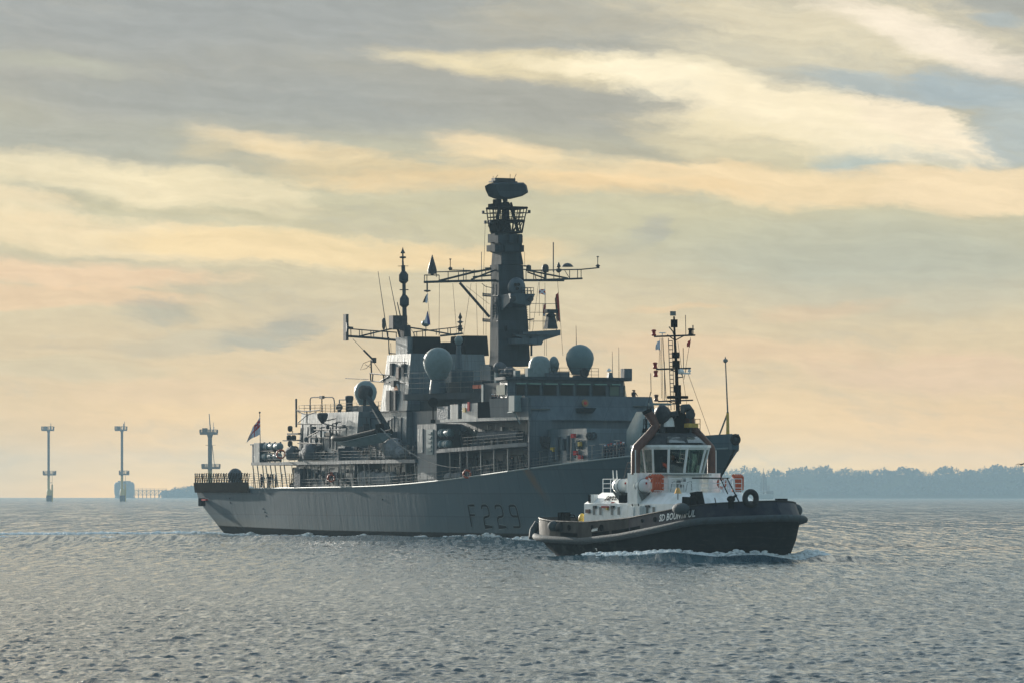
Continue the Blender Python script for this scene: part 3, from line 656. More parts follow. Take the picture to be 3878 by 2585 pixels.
# ---- funnel uptakes, crest and vents
mb = MB()
for (x0, y0, x1, y1) in ((665, 262, 885, 404), (905, 305, 1005, 398), (1070, 255, 1258, 402)):
    b0 = ax(2, x0, y1, 62.0); b1 = ax(2, x1, y0, 62.0)
    mb.hexa([(57.6, b0.y, 20.9), (62, b0.y, 20.9), (62, b1.y, 20.9), (57.6, b1.y, 20.9)], [(57.9, b0.y+.06, b1.z), (61.8, b0.y+.06, b1.z), (61.8, b1.y-.12, b1.z+.02), (57.9, b1.y-.12, b1.z+.02)])
mb.split('exhaust_uptake', M['black'], frig)
mb = MB(); b0 = ax(2, 612, 400, 61.5); b1 = ax(2, 664, 262, 61.5); mb.box(58.2, 61.5, b0.y, b1.y-.05, 20.9, b1.z); b0 = ax(2, 1010, 400, 61.3); b1 = ax(2, 1069, 262, 61.3); mb.box(59, 61.3, b0.y+1.0, b1.y-.05, 20.9, b1.z-.4)
mb.split('uptake_casing', M['grey_panel'], frig)
c = a(2, 530, 682, -4.98); mb = MB().lathe((c.x, -5.0, c.z), [(0, .82), (.08, .8)], 20, (0, -1, 0)); crest = mb.build('ship_crest', M['whitep'], frig)
MB().lathe((c.x, -5.1, c.z), [(0, .56), (.05, .54)], 16, (0, -1, 0)).build('crest_rose', mat('crest_rose_orange', (.65, .26, .12), .5), crest)
mb = MB(); q = a(2, 487, 795, -5.2); mb.box(q.x-.9, q.x+.1, -5.5, -5.0, 14.6, 16.9); mb.box(q.x+.3, q.x+1.6, -5.45, -5.0, 14.6, 16.9); mb.box(q.x+.2, q.x+1, -5.4, -4.9, 17.3, 18.0); mb.split('funnel_vent', M['dark'], frig)
for k, (zx, zy) in enumerate(((493, 510), (585, 515), (545, 540))):
    q = a(2, zx, zy, -4.85); MB().box(q.x-.35, q.x+.35, -5.05, -4.5, q.z-.8, q.z+.6).build('funnel_locker', M['mast'] if k < 2 else M['brown'], frig)
mb = MB(); mb.box(56, 63.75, -5.65, 5.65, 14.38, 14.52); mb.build('funnel_ledge', M['mast'], frig)
# ladders and cables down the funnel side
mb = MB()
for p in ([(545, 560), (545, 830)], [(590, 455), (640, 700)], [(470, 460), (610, 462)], [(475, 625), (600, 625)]): mb.path([a(2, x, y, -5.2) for x, y in p], .05, 4)
mb.build('funnel_ladder', M['dark'], frig)
# small doors and pale plates painted as lit edges lower down beside the boat deck
mb = MB(); q = a(11, 30, 700, -7.9); mb.box(72.2, 73.6, -8.0, -7.88, 9.6, 12.3); mb.build('deck_house_door', M['grey_panel'], frig)
mb = MB(); mb.box(74.6, 76.4, -8.0, -7.88, 9.4, 12.2)
for k in range(5): mb.cbox((75.5, -8.05, 9.8+k*.5), 1.2, .12, .22)
mb.build('hose_rack', M['grey_light'], frig)

# ---- signal deck
sd = [(66, -7), (68, -7), (78, -3.8), (92, -4.2), (92, 5.5), (66, 7)]
slab('signal_deck', sd, 15.6, 16.3, M['mast'])  # mast grey darkens this deck and its house, shade put into the paint
mb = MB(); block(mb, 64, 92, 4.0, 14.4, 15.6, 0, 0, 0); mb.box(66, 80, -3.6, 4, 16.3, 17.6); mb.box(80, 93, -4.0, 6.2, 15.4, 16.0); mb.build('signal_deck_house', M['mast'], frig)
mb = MB(); mb.rails([(66.1, -3, 16.35), (66.1, -6.9, 16.35), (68, -6.9, 16.35), (78, -3.75, 16.35), (92, -4.1, 16.35)], 2.3, 4, .03, 2.2); mb.build('signal_deck_railing', M['steel'], frig)
mb = MB(); mb.box(78.5, 80, -4.1, -3.95, 16.7, 17.1); mb.box(80.2, 81.2, -4.1, -3.95, 16.7, 17.1); mb.build('warning_board', M['orange'], frig)

# ---- bridge
BT = 17.35
mb = MB()
mb.loft([[(91.5, -7.0, 15.4), (94.4, -7.3, 15.4), (95.0, -6.6, 15.4), (95.0, 6.4, 15.4), (94.0, 7.3, 15.4), (91.5, 7.3, 15.4)], [(91.5, -6.8, BT), (94.0, -7.1, BT), (95.0, -6.4, BT), (95.0, 6.3, BT), (93.7, 7.1, BT), (91.5, 7, BT)]])
mb.build('bridge', M['grey'], frig)
slab('bridge_roof', [(90.5, -7.0), (94.6, -7.6), (95.6, -6.8), (95.6, 6.7), (94.4, 7.7), (86, 7.3), (86, -3.9), (90.5, -3.9)], BT-.03, BT+.3, M['mast'])
for i, (x0, y0, x1, y1) in enumerate(((797, 652, 865, 590), (893, 650, 990, 588), (1025, 646, 1132, 585), (1170, 645, 1272, 582), (1308, 640, 1410, 580), (1445, 636, 1548, 578), (1590, 634, 1665, 575))):
    b0 = ax(4, x0, y1, 95.02); b1 = ax(4, x1, y0, 95.02)
    fr = MB().box(94.9, 95.045, b0.y-.12, b1.y+.12, 15.62, 16.82).build('bridge_window', M['mast'], frig)
    MB().box(94.92, 95.06, b0.y, b1.y, 15.72, 16.72).build('pane', M['glassd'] if i < 6 else M['glassg'], fr)
    MB().box(95.0, 95.5, b0.y, b1.y, 16.84, 16.93).build('visor', mat('visor_pale_green', (.20, .36, .30), .4) if i == 0 else bpy.data.materials['visor_pale_green'], fr)
fr = MB().hexa([(94.45, 6.85, 15.65), (94.9, 6.55, 15.65), (94.95, 6.6, 15.65), (94.5, 6.92, 15.65)], [(94.25, 6.8, 16.8), (94.85, 6.5, 16.8), (94.95, 6.6, 16.8), (94.4, 6.9, 16.8)]).build('bridge_window', M['glassg'], frig)
for x in (93.2, 92.1):
    MB().box(x-.55, x+.55, -7.28, -7.1, 15.7, 16.8).build('side_window', M['glassg'], frig)
# gear on the bridge roof
c = ax(4, 995, 395, 91); mb = MB(); mb.lathe(c, [(-2.2, 1.3), (-1.3, 1.35), (-.3, 1.2), (.2, 1.15), (.7, .8), (.85, .3)], 16); mb.box(c.x-1.6, c.x+1.3, c.y-1.6, c.y+1.5, 17.5, c.z-1.1); mb.ball((c.x, c.y+1.7, c.z-.1), .5, .6, .95)
mb.build('missile_director', M['grey_light'], frig)
mb = MB(); b0 = ax(4, 1110, 520, 93); b1 = ax(4, 1248, 462, 93); mb.box(91.5, 93, b0.y, b1.y, BT+.2, b1.z); b0 = ax(4, 1060, 520, 93); mb.box(92, 93, b0.y, b0.y+.8, BT+.2, BT+.8)
b0 = ax(4, 1712, 500, 93.5); mb.box(92.6, 93.5, b0.y, b0.y+.95, BT+.2, BT+1.35); b0 = ax(4, 1575, 515, 93.5); mb.hexa([(93, b0.y, BT+.2), (93.5, b0.y, BT+.2), (93.5, b0.y+.7, BT+.2), (93, b0.y+.7, BT+.2)], [(93.1, b0.y+.15, BT+.9), (93.4, b0.y+.15, BT+.9), (93.4, b0.y+.5, BT+.9), (93.1, b0.y+.5, BT+.9)])
mb.split('roof_cabinet', M['grey'], frig)
c = ax(4, 1583, 452, 93.4); MB().lathe(c, [(-.45, .04), (-.1, .05), (-.05, .34), (.28, .03)], 12).build('gps_cone', M['whitep'], frig)
c = ax(4, 1374, 470, 94.2); MB().torus(c, .42, .13, (1, 0, 0), 16, 6).lathe(c-Vector((.5, 0, 0)), [(0, .3), (.4, .42)], 12, (1, 0, 0)).tube(c-Vector((.2, 0, .4)), (c.x-.2, c.y, BT), .1, 6).build('searchlight', M['dark'], frig)
mb = MB(); y_ = [ax(4, x, 515, 94.8).y for x in (1085, 1250, 1440, 1500)]; mb.rails([(94.6, y, BT+.25) for y in y_], 1.05, 3, .028, 1.2); mb.rails([(94.6, -6.8, BT+.25), (90.8, -6.7, BT+.25)], .9, 2, .02, 1.3); mb.build('bridge_roof_railing', M['dark'], frig)
for (zx, zt, zb) in ((1610, 290, 515), (1665, 255, 515), (1303, 75, 240), (1160, 430, 515), (1138, 395, 470)):
    t_, b_ = ax(4, zx, zt, 92), ax(4, zx+2, zb, 92); MB().tube((b_.x, b_.y, max(BT+.2, b_.z)), t_, .045, 4, .02).build('whip_aerial', M['dark'], frig)
c = ax(4, 1138, 402, 92); MB().lathe(c, [(-.3, .05), (0, .3), (.2, .3)], 10).build('loudhailer', M['grey_light'], frig)
# covered guns and lockers beside the mast foot
for (zx, zy, r_) in ((655, 430, .75), (740, 460, .65), (700, 480, .6)): c = a(4, zx, zy, -3.6); MB().ball(c, r_*1.2, r_, r_*.9, 10, 6).box(c.x-.3, c.x+.3, c.y-.3, c.y+.3, 16.3, c.z).build('canvas_covered_sight', M['canvasd'], frig)
mb = MB(); 
for (x0, y0, x1, y1) in ((785, 450, 802, 495), (885, 430, 908, 515), (620, 470, 640, 520)): p_, q_ = a(4, x0, y1, -4.0), a(4, x1, y0, -4.0); mb.box(p_.x, q_.x, -4.2, -3.6, 16.35, q_.z)
mb.build('mast_foot_locker', M['grey_light'], frig)

# ---- bridge wing and its bulwark
slab('wing_deck', [(78.5, -8.05), (92, -8.05), (100.4, -7.6), (100.4, -5), (78.5, -4.9)], 12.92, 13.25, M['grey_panel'])
def wallstrip(name, pts, z0, z1, th, m, lean=0):
    mb = MB()
    for (x0, y0), (x1, y1) in zip(pts[:-1], pts[1:]):
        mb.hexa([(x0, y0, z0), (x1, y1, z0), (x1, y1+th, z0), (x0, y0+th, z0)], [(x0, y0-lean, z1), (x1, y1-lean, z1), (x1, y1+th-lean, z1), (x0, y0+th-lean, z1)])
    return mb.build(name, m, frig)
wallstrip('wing_bulwark', [(81, -8.0), (83.2, -8.02)], 13.25, 14.85, .12, M['grey_panel'])
wallstrip('wing_bulwark', [(84.2, -8.0), (88.4, -8.02)], 13.25, 14.9, .12, M['grey_panel'])
wallstrip('wing_bulwark', [(83.2, -7.8), (84.2, -7.8)], 13.25, 14.3, .12, M['mast'])
wallstrip('wing_bulwark', [(91.7, -8.05), (100.5, -7.62)], 13.25, 15.3, .12, M['grey'], .15)  # forward end leaned out and in plain grey for its shaded look
wallstrip('dark_screen', [(88.45, -8.08), (91.7, -8.08)], 13.3, 15.0, .1, M['black'])
slab('wing_floor', [(88, -7.9), (100.3, -7.5), (100.3, -5), (88, -5)], 14.0, 14.1, M['deckm'])
wallstrip('front_bulwark', [(100.45, -7.62), (100.6, -7.5)], 7.6, 15.3, .1, M['grey'])
mb = MB(); mb.hexa([(100.2, -7.6, 12.9), (100.62, -7.6, 12.9), (100.62, 7.6, 12.9), (100.2, 7.6, 12.9)], [(98.9, -7.6, 15.5), (99.4, -7.6, 15.5), (99.4, 7.6, 15.5), (98.9, 7.6, 15.5)]); mb.box(95, 99.3, -7.3, 7.3, 15.35, 15.45); mb.build('bridge_front_screen', M['grey'], frig)
mb = MB(); mb.box(77.5, 80.5, -8.0, -6.3, 13.25, 14.7); mb.build('signal_locker', M['brown'] if False else M['canvas'], frig)
q = a(11, 830, 160, -6.0); mb = MB(); mb.box(86.5, 90.6, -6.4, -5, 14.0, 17.1); mb.build('wing_shelter', M['mast'], frig)
mb = MB(); mb.box(86.0, 86.5, -6.5, -4.9, 14.0, 17.0); mb.build('shelter_door', M['grey_light'], frig)
q = a(11, 140, 250, -7.6); mb = MB(); mb.lathe(q, [(-.2, .3), (-.15, .52), (.25, .55), (.3, .3)], 14, (.9, -.4, 0)); mb.tube(q, (q.x, q.y, 12.9), .08, 6); mb.tube((q.x, q.y, 13.3), (q.x, q.y, 12.9), .3, 6); mb.build('signal_lamp', M['black'], frig)
q = a(11, 1235, 260, -8.1); mb = MB(); mb.box(q.x-.8, q.x+.6, -8.6, -7.7, q.z-.9, q.z+.8); mb.tube((q.x-.5, -8.2, q.z-.8), (q.x+.2, -7.7, q.z-2.2), .08, 5); mb.tube((q.x-1.6, -8.3, q.z-1), (q.x, -8.2, q.z-1), .1, 5); mb.build('decoy_launcher', M['grey_light'], frig)
mb = MB(); q = a(11, 550, 350, -8.1); mb.cbox(q, .7, .12, .5); mb.build('wing_lamp', M['yellow'], frig)
mb = MB(); q = a(11, 585, 330, -8.1); mb.cbox(q+Vector((.5, 0, .2)), .5, .12, 1.0); mb.build('extinguisher_box', M['redc'], frig)
# torpedo deck contents
p0, p1 = a(11, 765, 695, -6.9), a(11, 1290, 685, -6.6)
mb = MB().path([p0, p0.lerp(p1, .5)+Vector((0, 0, .05)), p1], .52, 10); 
for f in (.15, .5, .85): c = p0.lerp(p1, f); mb.cbox((c.x, c.y, c.z-.85), .4, .7, 1.0)
mb.build('torpedo_tube', M['canvasd'], frig)
c = a(11, 583, 730, -7.2); MB().ball(c, .8, .6, .85, 12, 8).box(c.x-.3, c.x+.4, c.y-.3, c.y+.3, 10.0, c.z).build('hose_reel', M['black'], frig)
# front face: crest, shelf, flood lamps; lower deckhouse with its lit side
dh = MB(); block(dh, 100.6, 110.6, 5.5, 7.6, 11.9, 0, .8, .15); dh.build('forward_deckhouse', M['grey_panel'], frig)
c = ax(4, 1378, 727, 100.2); cr = MB().lathe(c, [(0, .4), (.12, .38)], 18, (1, 0, .15)).build('bridge_crest', M['crest'], frig); MB().lathe(c+Vector((.1, 0, 0)), [(0, .2), (.06, .18)], 12, (1, 0, .15)).build('crest_rose', M['redc'], cr)
p_, q_ = ax(4, 1312, 810, 100.6), ax(4, 1448, 770, 100.6)
MB().hexa([(100.4, p_.y, p_.z), (100.7, p_.y+.3, p_.z), (100.7, q_.y-.1, p_.z), (100.4, q_.y, p_.z)], [(100.2, p_.y, q_.z), (101.6, p_.y+.3, q_.z), (101.6, q_.y-.1, q_.z), (100.2, q_.y, q_.z)]).build('front_shelf', M['mast'], frig)
for i, (zx, zy, w, h) in enumerate(((1150, 1110, .6, 2.4), (1200, 1080, .8, 1.2), (1245, 1110, .5, 2.6), (1330, 1080, .7, .9), (1110, 1170, .9, 1.1), (1300, 1130, .4, 1.6))):
    q = a(4, zx, zy, -5.6); MB().lathe((q.x, -5.72, q.z-h/2), [(0, w*.4), (h, w*.4)], 8).tube((q.x, -5.7, q.z+h/2), (q.x+.8, -5.7, q.z+h/2), .06, 4).build('deckhouse_pipe', M['grey'] if i != 3 else M['steel'], frig)
for (zx, zy, mm) in ((1280, 1005, 'redc'), (1330, 1075, 'yellow'), (1300, 1150, 'redc'), (1340, 1185, 'redc'), (1105, 1120, 'yellow')):
    q = a(4, zx, zy, -5.75); MB().cbox(q, .7, .3, .45).build('fire_fitting', M[mm], frig)
for zx in (1405, 1440): q = a(4, zx, 1005, -5.6) if zx < 1 else ax(4, zx, 1005, 110.0); MB().torus(q+Vector((.3, 0, 0)), .32, .1, (1, 0, 0), 14, 6).build('hose_coil', M['dark'], frig)
q = ax(4, 1035, 1040, 100.7); MB().cbox(q, .8, 1.0, .7).cbox(q+Vector((.2, 0, -.6)), .5, .7, .4).build('winch_control', M['dark'], frig)
mb = MB()
for (zx, zt, zb) in ((915, 1140, 1270), (995, 1140, 1250), (1440, 1085, 1200), (1528, 1075, 1180), (1650, 1045, 1160)):
    t_, b_ = a(4, zx, zt, -6.6), a(4, zx, zb, -6.6); mb.tube(b_, t_, .06, 5); mb.tube(t_+Vector((-.7, 0, 0)), t_+Vector((.7, 0, 0)), .04, 4)
mb.build('deck_stanchion', M['steel'], frig)

# ---- gun turret on the forecastle
tx = 115.3; tz = deckz(115)+.05
mb = MB()
bot = [(tx-2.6, -1.5), (tx-1.9, -2.2), (tx+1.2, -2.2), (tx+2.4, -1.2), (tx+2.4, 1.2), (tx+1.2, 2.2), (tx-1.9, 2.2), (tx-2.6, 1.5)]
mb.loft([[(x, y, tz+.9) for x, y in bot], [(x*1+(tx-x)*-.03, y*1.12, tz+1.7) for x, y in bot], [(x, y*1.12, tz+3.0) for x, y in bot], [(tx+(x-tx)*.72-.3, y*.66, tz+5.0) for x, y in bot]])
mb.lathe((tx, 0, tz), [(0, 2.0), (.95, 2.0)], 20)
tur = mb.build('gun_turret', M['grey_light'], frig)
MB().tube((tx+2, 0, tz+2.6), (tx+8.2, 0, tz+3.5), .16, 10, .11).build('gun_barrel', M['grey_light'], tur)
MB().box(tx+2.1, tx+2.5, -.5, .5, tz+1.7, tz+3.3).build('barrel_slot', M['dark'], tur)

# ---- bow bulwark, bullring, jackstaff
mb = MB()
for sgn in (-1, 1):
    xs = np.linspace(124.5, 132.8, 14)
    lo = [(x, sgn*(deckhb(x)+.0), deckz(x)-.05) for x in xs]; hi_ = [(x-.25, sgn*(deckhb(x)*1.02+.02), deckz(x)+.15+1.35*min(1, max(0, (x-124.5)/5.5))**.9) for x in xs]
    vs = lo+hi_+[(p[0], p[1]-sgn*.14, p[2]) for p in hi_]+[(p[0], p[1]-sgn*.14, p[2]) for p in lo]; n = len(xs)
    mb.add(vs, [(r_*n+i, r_*n+i+1, ((r_+1) % 4)*n+i+1, ((r_+1) % 4)*n+i) for r_ in range(4) for i in range(n-1)])
mb.box(132.1, 133.0, -.42, .42, 9.5, 11.05)
bw = mb.build('bow_bulwark', M['hull'], frig)
MB().torus((133.02, 0, 10.5), .42, .17, (1, 0, 0), 18, 8).lathe((132.95, 0, 10.5), [(0, .36), (.05, .35)], 14, (1, 0, 0)).build('bullring', M['black'], frig)
t_, b_ = a(5, 1503, 412, 0), a(5, 1520, 800, 0)
mb = MB(); mb.tube((b_.x, 0, 10.6), b_, .19, 6, .13); mb.tube(b_, t_, .09, 6, .06); mb.lathe(t_, [(-.35, .06), (-.2, .26), (0, .26), (.1, .08), (.3, .03)], 8); mb.tube(b_+Vector((0, 0, -.1)), a(5, 1432, 1040, -.8), .09, 5)
js = mb.build('jackstaff', M['steel'], frig)
mb = MB(); mb.tube((b_.x+.05, 0, 10.7), b_-Vector((0, 0, .1)), .2, 6, .15); mb.build('staff_sleeve', M['yellow'], js)

# ---- number on the bow, strokes laid on the plating
def on_hull(x, z, off=.03):
    px, py = hullpt(x, z); return (px, -(py+off), z)
def stroke(mb, pts, w, off):
    """ribbon of given half-width through (x, z) points on the starboard plating"""
    pts = [Vector(p) for p in pts]; L, Rr = [], []
    for i, p in enumerate(pts):
        d = (pts[min(i+1, len(pts)-1)]-pts[max(i-1, 0)]).normalized(); nn = Vector((-d.y, d.x))
        k = 1.0
        if 0 < i < len(pts)-1:
            d0 = (p-pts[i-1]).normalized(); k = 1/max(.5, d.dot(d0))
        L.append(p+nn*w*k); Rr.append(p-nn*w*k)
    vs = [on_hull(q.x, q.y, off) for q in L+Rr]; n = len(pts)
    mb.add(vs, [(i, i+1, n+i+1, n+i) for i in range(n-1)])
GL = {'F': [[(0, 0), (0, 2.5), (.5, 2.5), (1.5, 2.5)], [(0, 1.35), (1.2, 1.35)]],
      '2': [[(0, 2.1), (.1, 2.4), (.35, 2.5), (1.1, 2.5), (1.4, 2.35), (1.5, 2.05), (1.5, 1.6), (1.4, 1.35), (1.1, 1.22), (.4, 1.15), (.1, 1.0), (0, .75), (0, .0), (1.6, .0)]],
      '9': [[(1.5, 1.25), (.4, 1.25), (.1, 1.4), (0, 1.7), (0, 2.1), (.1, 2.4), (.4, 2.5), (1.1, 2.5), (1.4, 2.4), (1.5, 2.1), (1.5, .4), (1.4, .1), (1.1, 0), (.0, .0)]]}
n0 = a(15, 1695, 300, -6.9); n1 = a(15, 2020, 300, -6.9)
for nm, m_, w, off in (('number_outline', M['grey_light'], .165, .03), ('hull_number', M['black'], .13, .045)):
    for i, ch in enumerate('F229'):
        mb = MB(); x0 = n0.x-.2+i*(n1.x-n0.x-1.1)/3.0
        for st_ in GL[ch]: stroke(mb, [(x0+px_*1.0, 1.45+pz_*.93) for px_, pz_ in st_], w, off)
        mb.build(nm, m_, frig)
# scupper dots and draught marks on the plating
mb = MB()
for (zx, zy) in ((375, 1050), (370, 1090), (690, 1145), (700, 1175), (705, 1210), (1850, 1060)): q = a(1, zx, zy, -7.3); mb.lathe(on_hull(q.x, q.z, 0), [(0, .1), (.05, .1)], 6, (0, -1, 0))
mb.build('scupper', M['black'], frig)
# ---- main mast
mx0, mx1 = 79.3, 82.2
def msec(zl, zr, zy, xf, depth):       # section from front-face edges at a zoom row
    p_, q_ = ax(3, zl, zy, xf), ax(3, zr, zy, xf); return [(xf, p_.y, p_.z), (xf, q_.y, p_.z), (xf-depth, q_.y, p_.z), (xf-depth, p_.y, p_.z)]
def msec2(zl, zr, zy, xf, depth):      # the same from the whole silhouette: aft starboard corner to forward port corner
    p_, q_ = ax(3, zl, zy, xf-depth), ax(3, zr, zy, xf); return [(xf, p_.y, q_.z), (xf, q_.y, q_.z), (xf-depth, q_.y, q_.z), (xf-depth, p_.y, q_.z)]
mast = MB()
mast.loft([msec(598, 855, 1640, 82.4, 2.3), msec(600, 850, 1560, 82.2, 2.2), msec(600, 828, 1200, 81.8, 2.1), msec(606, 806, 1000, 81.5, 2.0), msec(600, 797, 840, 81.3, 2.2)]).loft([msec2(545, 800, 842, 81.4, 2.6), msec2(552, 782, 745, 81.2, 2.4), msec2(538, 788, 740, 81.4, 2.6), msec2(540, 790, 600, 81.2, 2.5)])
mm = mast.build('main_mast', M['mast'], frig)
mb = MB()
for (x0, y0, x1, y1) in ((575, 690, 620, 738), (785, 688, 806, 740), (600, 610, 640, 670), (690, 605, 730, 668), (765, 610, 795, 668), (655, 690, 760, 738)):
    p_, q_ = ax(3, x0, y1, 81.8), ax(3, x1, y0, 81.8); mb.box(80.9, 81.75, p_.y, q_.y, p_.z, q_.z)
for (x0, y0, x1, y1) in ((520, 688, 545, 740), (530, 600, 545, 670)): p_, q_ = a(3, x0, y1, -2.2), a(3, x1, y0, -2.2); mb.box(p_.x, q_.x+1.4, -2.4, -1.2, p_.z, q_.z)
mb.build('sensor_panel', M['mast'], mm)
# open lattice under the radar
mb = MB(); lo = msec2(545, 788, 585, 81.5, 2.6); md = msec2(520, 805, 495, 81.8, 2.8); hi_ = msec2(508, 828, 392, 82.0, 3.2)
def ringt(rg, r): mb.path([*rg, rg[0]], r, 5, smooth=False)
for rg, r_ in ((lo, .12), (md, .14), (hi_, .13)): ringt(rg, r_)
core = msec2(575, 760, 585, 81.0, 2.0); coret = msec2(610, 700, 350, 80.6, 1.2)
for p_, q_ in zip(lo, md): mb.tube(p_, q_, .1, 5)
for p_, q_ in zip(md, hi_): mb.tube(p_, q_, .07, 5)
def lp(rg, i, f): return Vector(rg[i]).lerp(Vector(rg[(i+1) % 4]), f)
for i in range(4):
    for f in (.25, .5, .75): mb.tube(lp(md, i, f), lp(hi_, i, f), .05, 4)
    for t in (.3, .62): mb.tube(Vector(md[i]).lerp(Vector(hi_[i]), t), Vector(md[(i+1) % 4]).lerp(Vector(hi_[(i+1) % 4]), t), .045, 4)
    mb.tube(lp(lo, i, .1), lp(md, i, .45), .09, 4); mb.tube(lp(lo, i, .9), lp(md, i, .55), .09, 4); mb.tube(lp(lo, i, .5), lp(md, i, .1), .07, 4); mb.tube(lp(lo, i, .5), lp(md, i, .9), .07, 4)
for p_, q_ in zip(core, coret): mb.tube(p_, q_, .14, 5); mb.tube(p_, Vector(q_).lerp(Vector(coret[(coret.index(q_)+1) % 4]), .5), .1, 4)
p_, q_ = ax(3, 585, 575, 81), ax(3, 690, 495, 81); mb.box(79.2, 81, p_.y, q_.y, p_.z, q_.z)
mb.loft([msec2(625, 690, 500, 80.6, 1.2), msec2(630, 685, 345, 80.4, 1.0)])
p_, q_ = ax(3, 560, 390, 81.2), ax(3, 684, 358, 81.2); mb.box(79.2, 81.2, p_.y+.3, q_.y, p_.z-.1, q_.z); mb.box(79.6, 80.8, p_.y+.7, q_.y-.7, q_.z, q_.z+.5)
lat = mb.build('mast_lattice', M['black'], mm)
mb = MB()
for (p0, p1) in (((480, 435), (515, 440)), ((845, 430), (815, 436)), ((497, 513), (545, 513)), ((538, 513), (520, 540))): mb.tube(ax(3, *p0, 82), ax(3, *p1, 82), .06, 4); mb.cbox(ax(3, *p0, 82)+Vector((0, 0, .1)), .2, .25, .35)
mb.split('anemometer_arm', M['dark'], mm)
# radar
c = ax(3, 665, 330, 80.2)
def rr_(zx, zy, d): return ax(3, zx, zy, 80.2+d)
mb = MB()
top = [(530, 200), (585, 190), (665, 192), (800, 192), (825, 215), (836, 262)]; bot = [(538, 240), (568, 303), (625, 326), (695, 324), (790, 300), (836, 272)]
fr_ = [rr_(*p, .9) for p in top]+[rr_(*p, .9) for p in reversed(bot)]; bk = [rr_(*p, -.9) for p in top]+[rr_(*p, -.9) for p in reversed(bot)]
cen = sum(fr_, Vector())/len(fr_)
fr2 = [cen+(p-cen)*.8+Vector((.55, 0, 0)) for p in fr_]; bk2 = [cen+(p-cen)*.8+Vector((-2.3, 0, 0)) for p in fr_]
mb.loft([bk2, bk, fr_, fr2]); rad = mb.build('search_radar', M['mast'], mm)
p_, q_ = rr_(572, 187, .5), rr_(733, 160, .5)
mb = MB().box(79.8, 80.8, p_.y, q_.y, p_.z, q_.z).box(79.7, 80.9, p_.y-.3, q_.y+.2, p_.z-.02, p_.z+.12)
for zx, zt, dx in ((552, 142, 6), (590, 132, -20), (687, 125, 6), (735, 125, -12)): mb.tube(rr_(zx+dx, 168, 0), rr_(zx+8, zt, 0), .03, 4)
mb.build('identification_array', M['dark'], rad)
mb = MB().tube(rr_(655, 345, 0), rr_(652, 318, 0), .3, 8); mb.build('radar_shaft', M['dark'], rad)
# ladder trunk up the starboard side, painted paler for the strip the sun catches
mb = MB(); mb.loft([[(80.4, -2.35, 16.3), (81.9, -2.35, 16.3), (81.9, -1.2, 16.3), (80.4, -1.2, 16.3)], [(80.4, -2.15, 29.0), (81.2, -2.15, 29.0), (81.2, -1.2, 29.0), (80.4, -1.2, 29.0)]]); mb.box(76.6, 79.4, -2.3, -1.0, 16.3, 19.4)
mb.build('sunlit_trunk', M['grey_panel'], mm)
mb = MB()
for sx_ in (555, 583): mb.tube(a(3, sx_, 1560, -2.5), a(3, sx_+4, 995, -2.5), .05, 4)
for i in range(26): mb.tube(a(3, 555, 1555-i*22, -2.5), a(3, 586, 1555-i*22, -2.5), .035, 4)
mb.build('mast_ladder', M['dark'], mm)
mb = MB()
for sx_ in (818, 826): mb.tube(ax(3, sx_+12, 1350, 81.9), ax(3, sx_-18, 1010, 81.6), .04, 4)
for i in range(18): mb.tube(ax(3, 816+i*-.8+13, 1350-i*19, 81.8), ax(3, 828-i*.8+13, 1350-i*19, 81.8), .03, 4)
mb.build('port_ladder', M['dark'], mm)
# yard
mb = MB(); X_ = 80.6
def yl(pts, r): mb.path([ax(3, *p, X_) for p in pts], r, 5)
yl([(12, 980), (300, 972), (540, 968), (800, 966), (1120, 966)], .14); yl([(860, 966), (1265, 951)], .11)
yl([(130, 970), (390, 905), (545, 875)], .12); yl([(385, 960), (520, 905), (590, 882)], .1); yl([(820, 885), (1150, 950)], .1); yl([(830, 900), (980, 955)], .09); yl([(400, 940), (545, 925)], .1)
yl([(110, 900), (340, 896), (530, 886)], .06); yl([(800, 880), (880, 888), (1256, 880), (1400, 866)], .07); yl([(15, 925), (132, 925)], .06)
for zx, t_, b_ in ((15, 925, 980), (35, 925, 980), (132, 925, 978), (203, 898, 975), (110, 900, 940), (285, 897, 972), (325, 870, 975), (345, 897, 970), (410, 880, 968), (470, 880, 968), (500, 890, 930), (880, 885, 960), (940, 885, 962), (1040, 890, 966), (1083, 880, 966), (1165, 880, 955), (1228, 880, 953), (1256, 880, 951), (820, 885, 960)): yl([(zx, t_), (zx, b_)], .045)
yl([(210, 885), (380, 889)], .06); yl([(1120, 878), (1165, 950)], .04); yl([(880, 890), (900, 960)], .05)
yard = mb.build('signal_yard', M['mast'], mm)
mb = MB(); mb.path([ax(3, 295, 985, X_), ax(3, 530, 1255, X_)], .15, 6); mb.build('yard_strut', M['mast'], mm)
mb = MB(); mb.lathe(ax(3, 77, 915, X_), [(0, .5), (.4, .52), (1.0, .36), (2.1, .03)], 12); mb.tube(ax(3, 77, 915, X_), ax(3, 77, 925, X_), .2, 6); mb.build('cone_aerial', M['dark'], yard)
mb = MB()
for (zx, zb, zt) in ((220, 885, 795), (1388, 865, 776)):
    mb.tube(ax(3, zx, zb, X_), ax(3, zx, zt, X_), .05, 4); mb.tube(ax(3, zx-8, zt+3, X_), ax(3, zx+8, zt+3, X_), .06, 4); mb.lathe(ax(3, zx, zb-14, X_), [(-.2, .1), (0, .3), (.15, .1)], 6)
mb.build('wind_vane', M['dark'], yard)
mb = MB(); mb.lathe(ax(3, 1148, 852, X_), [(-.1, .7), (.1, .55), (.25, .35), (.33, .05)], 12); mb.build('umbrella_aerial', M['dark'], yard)
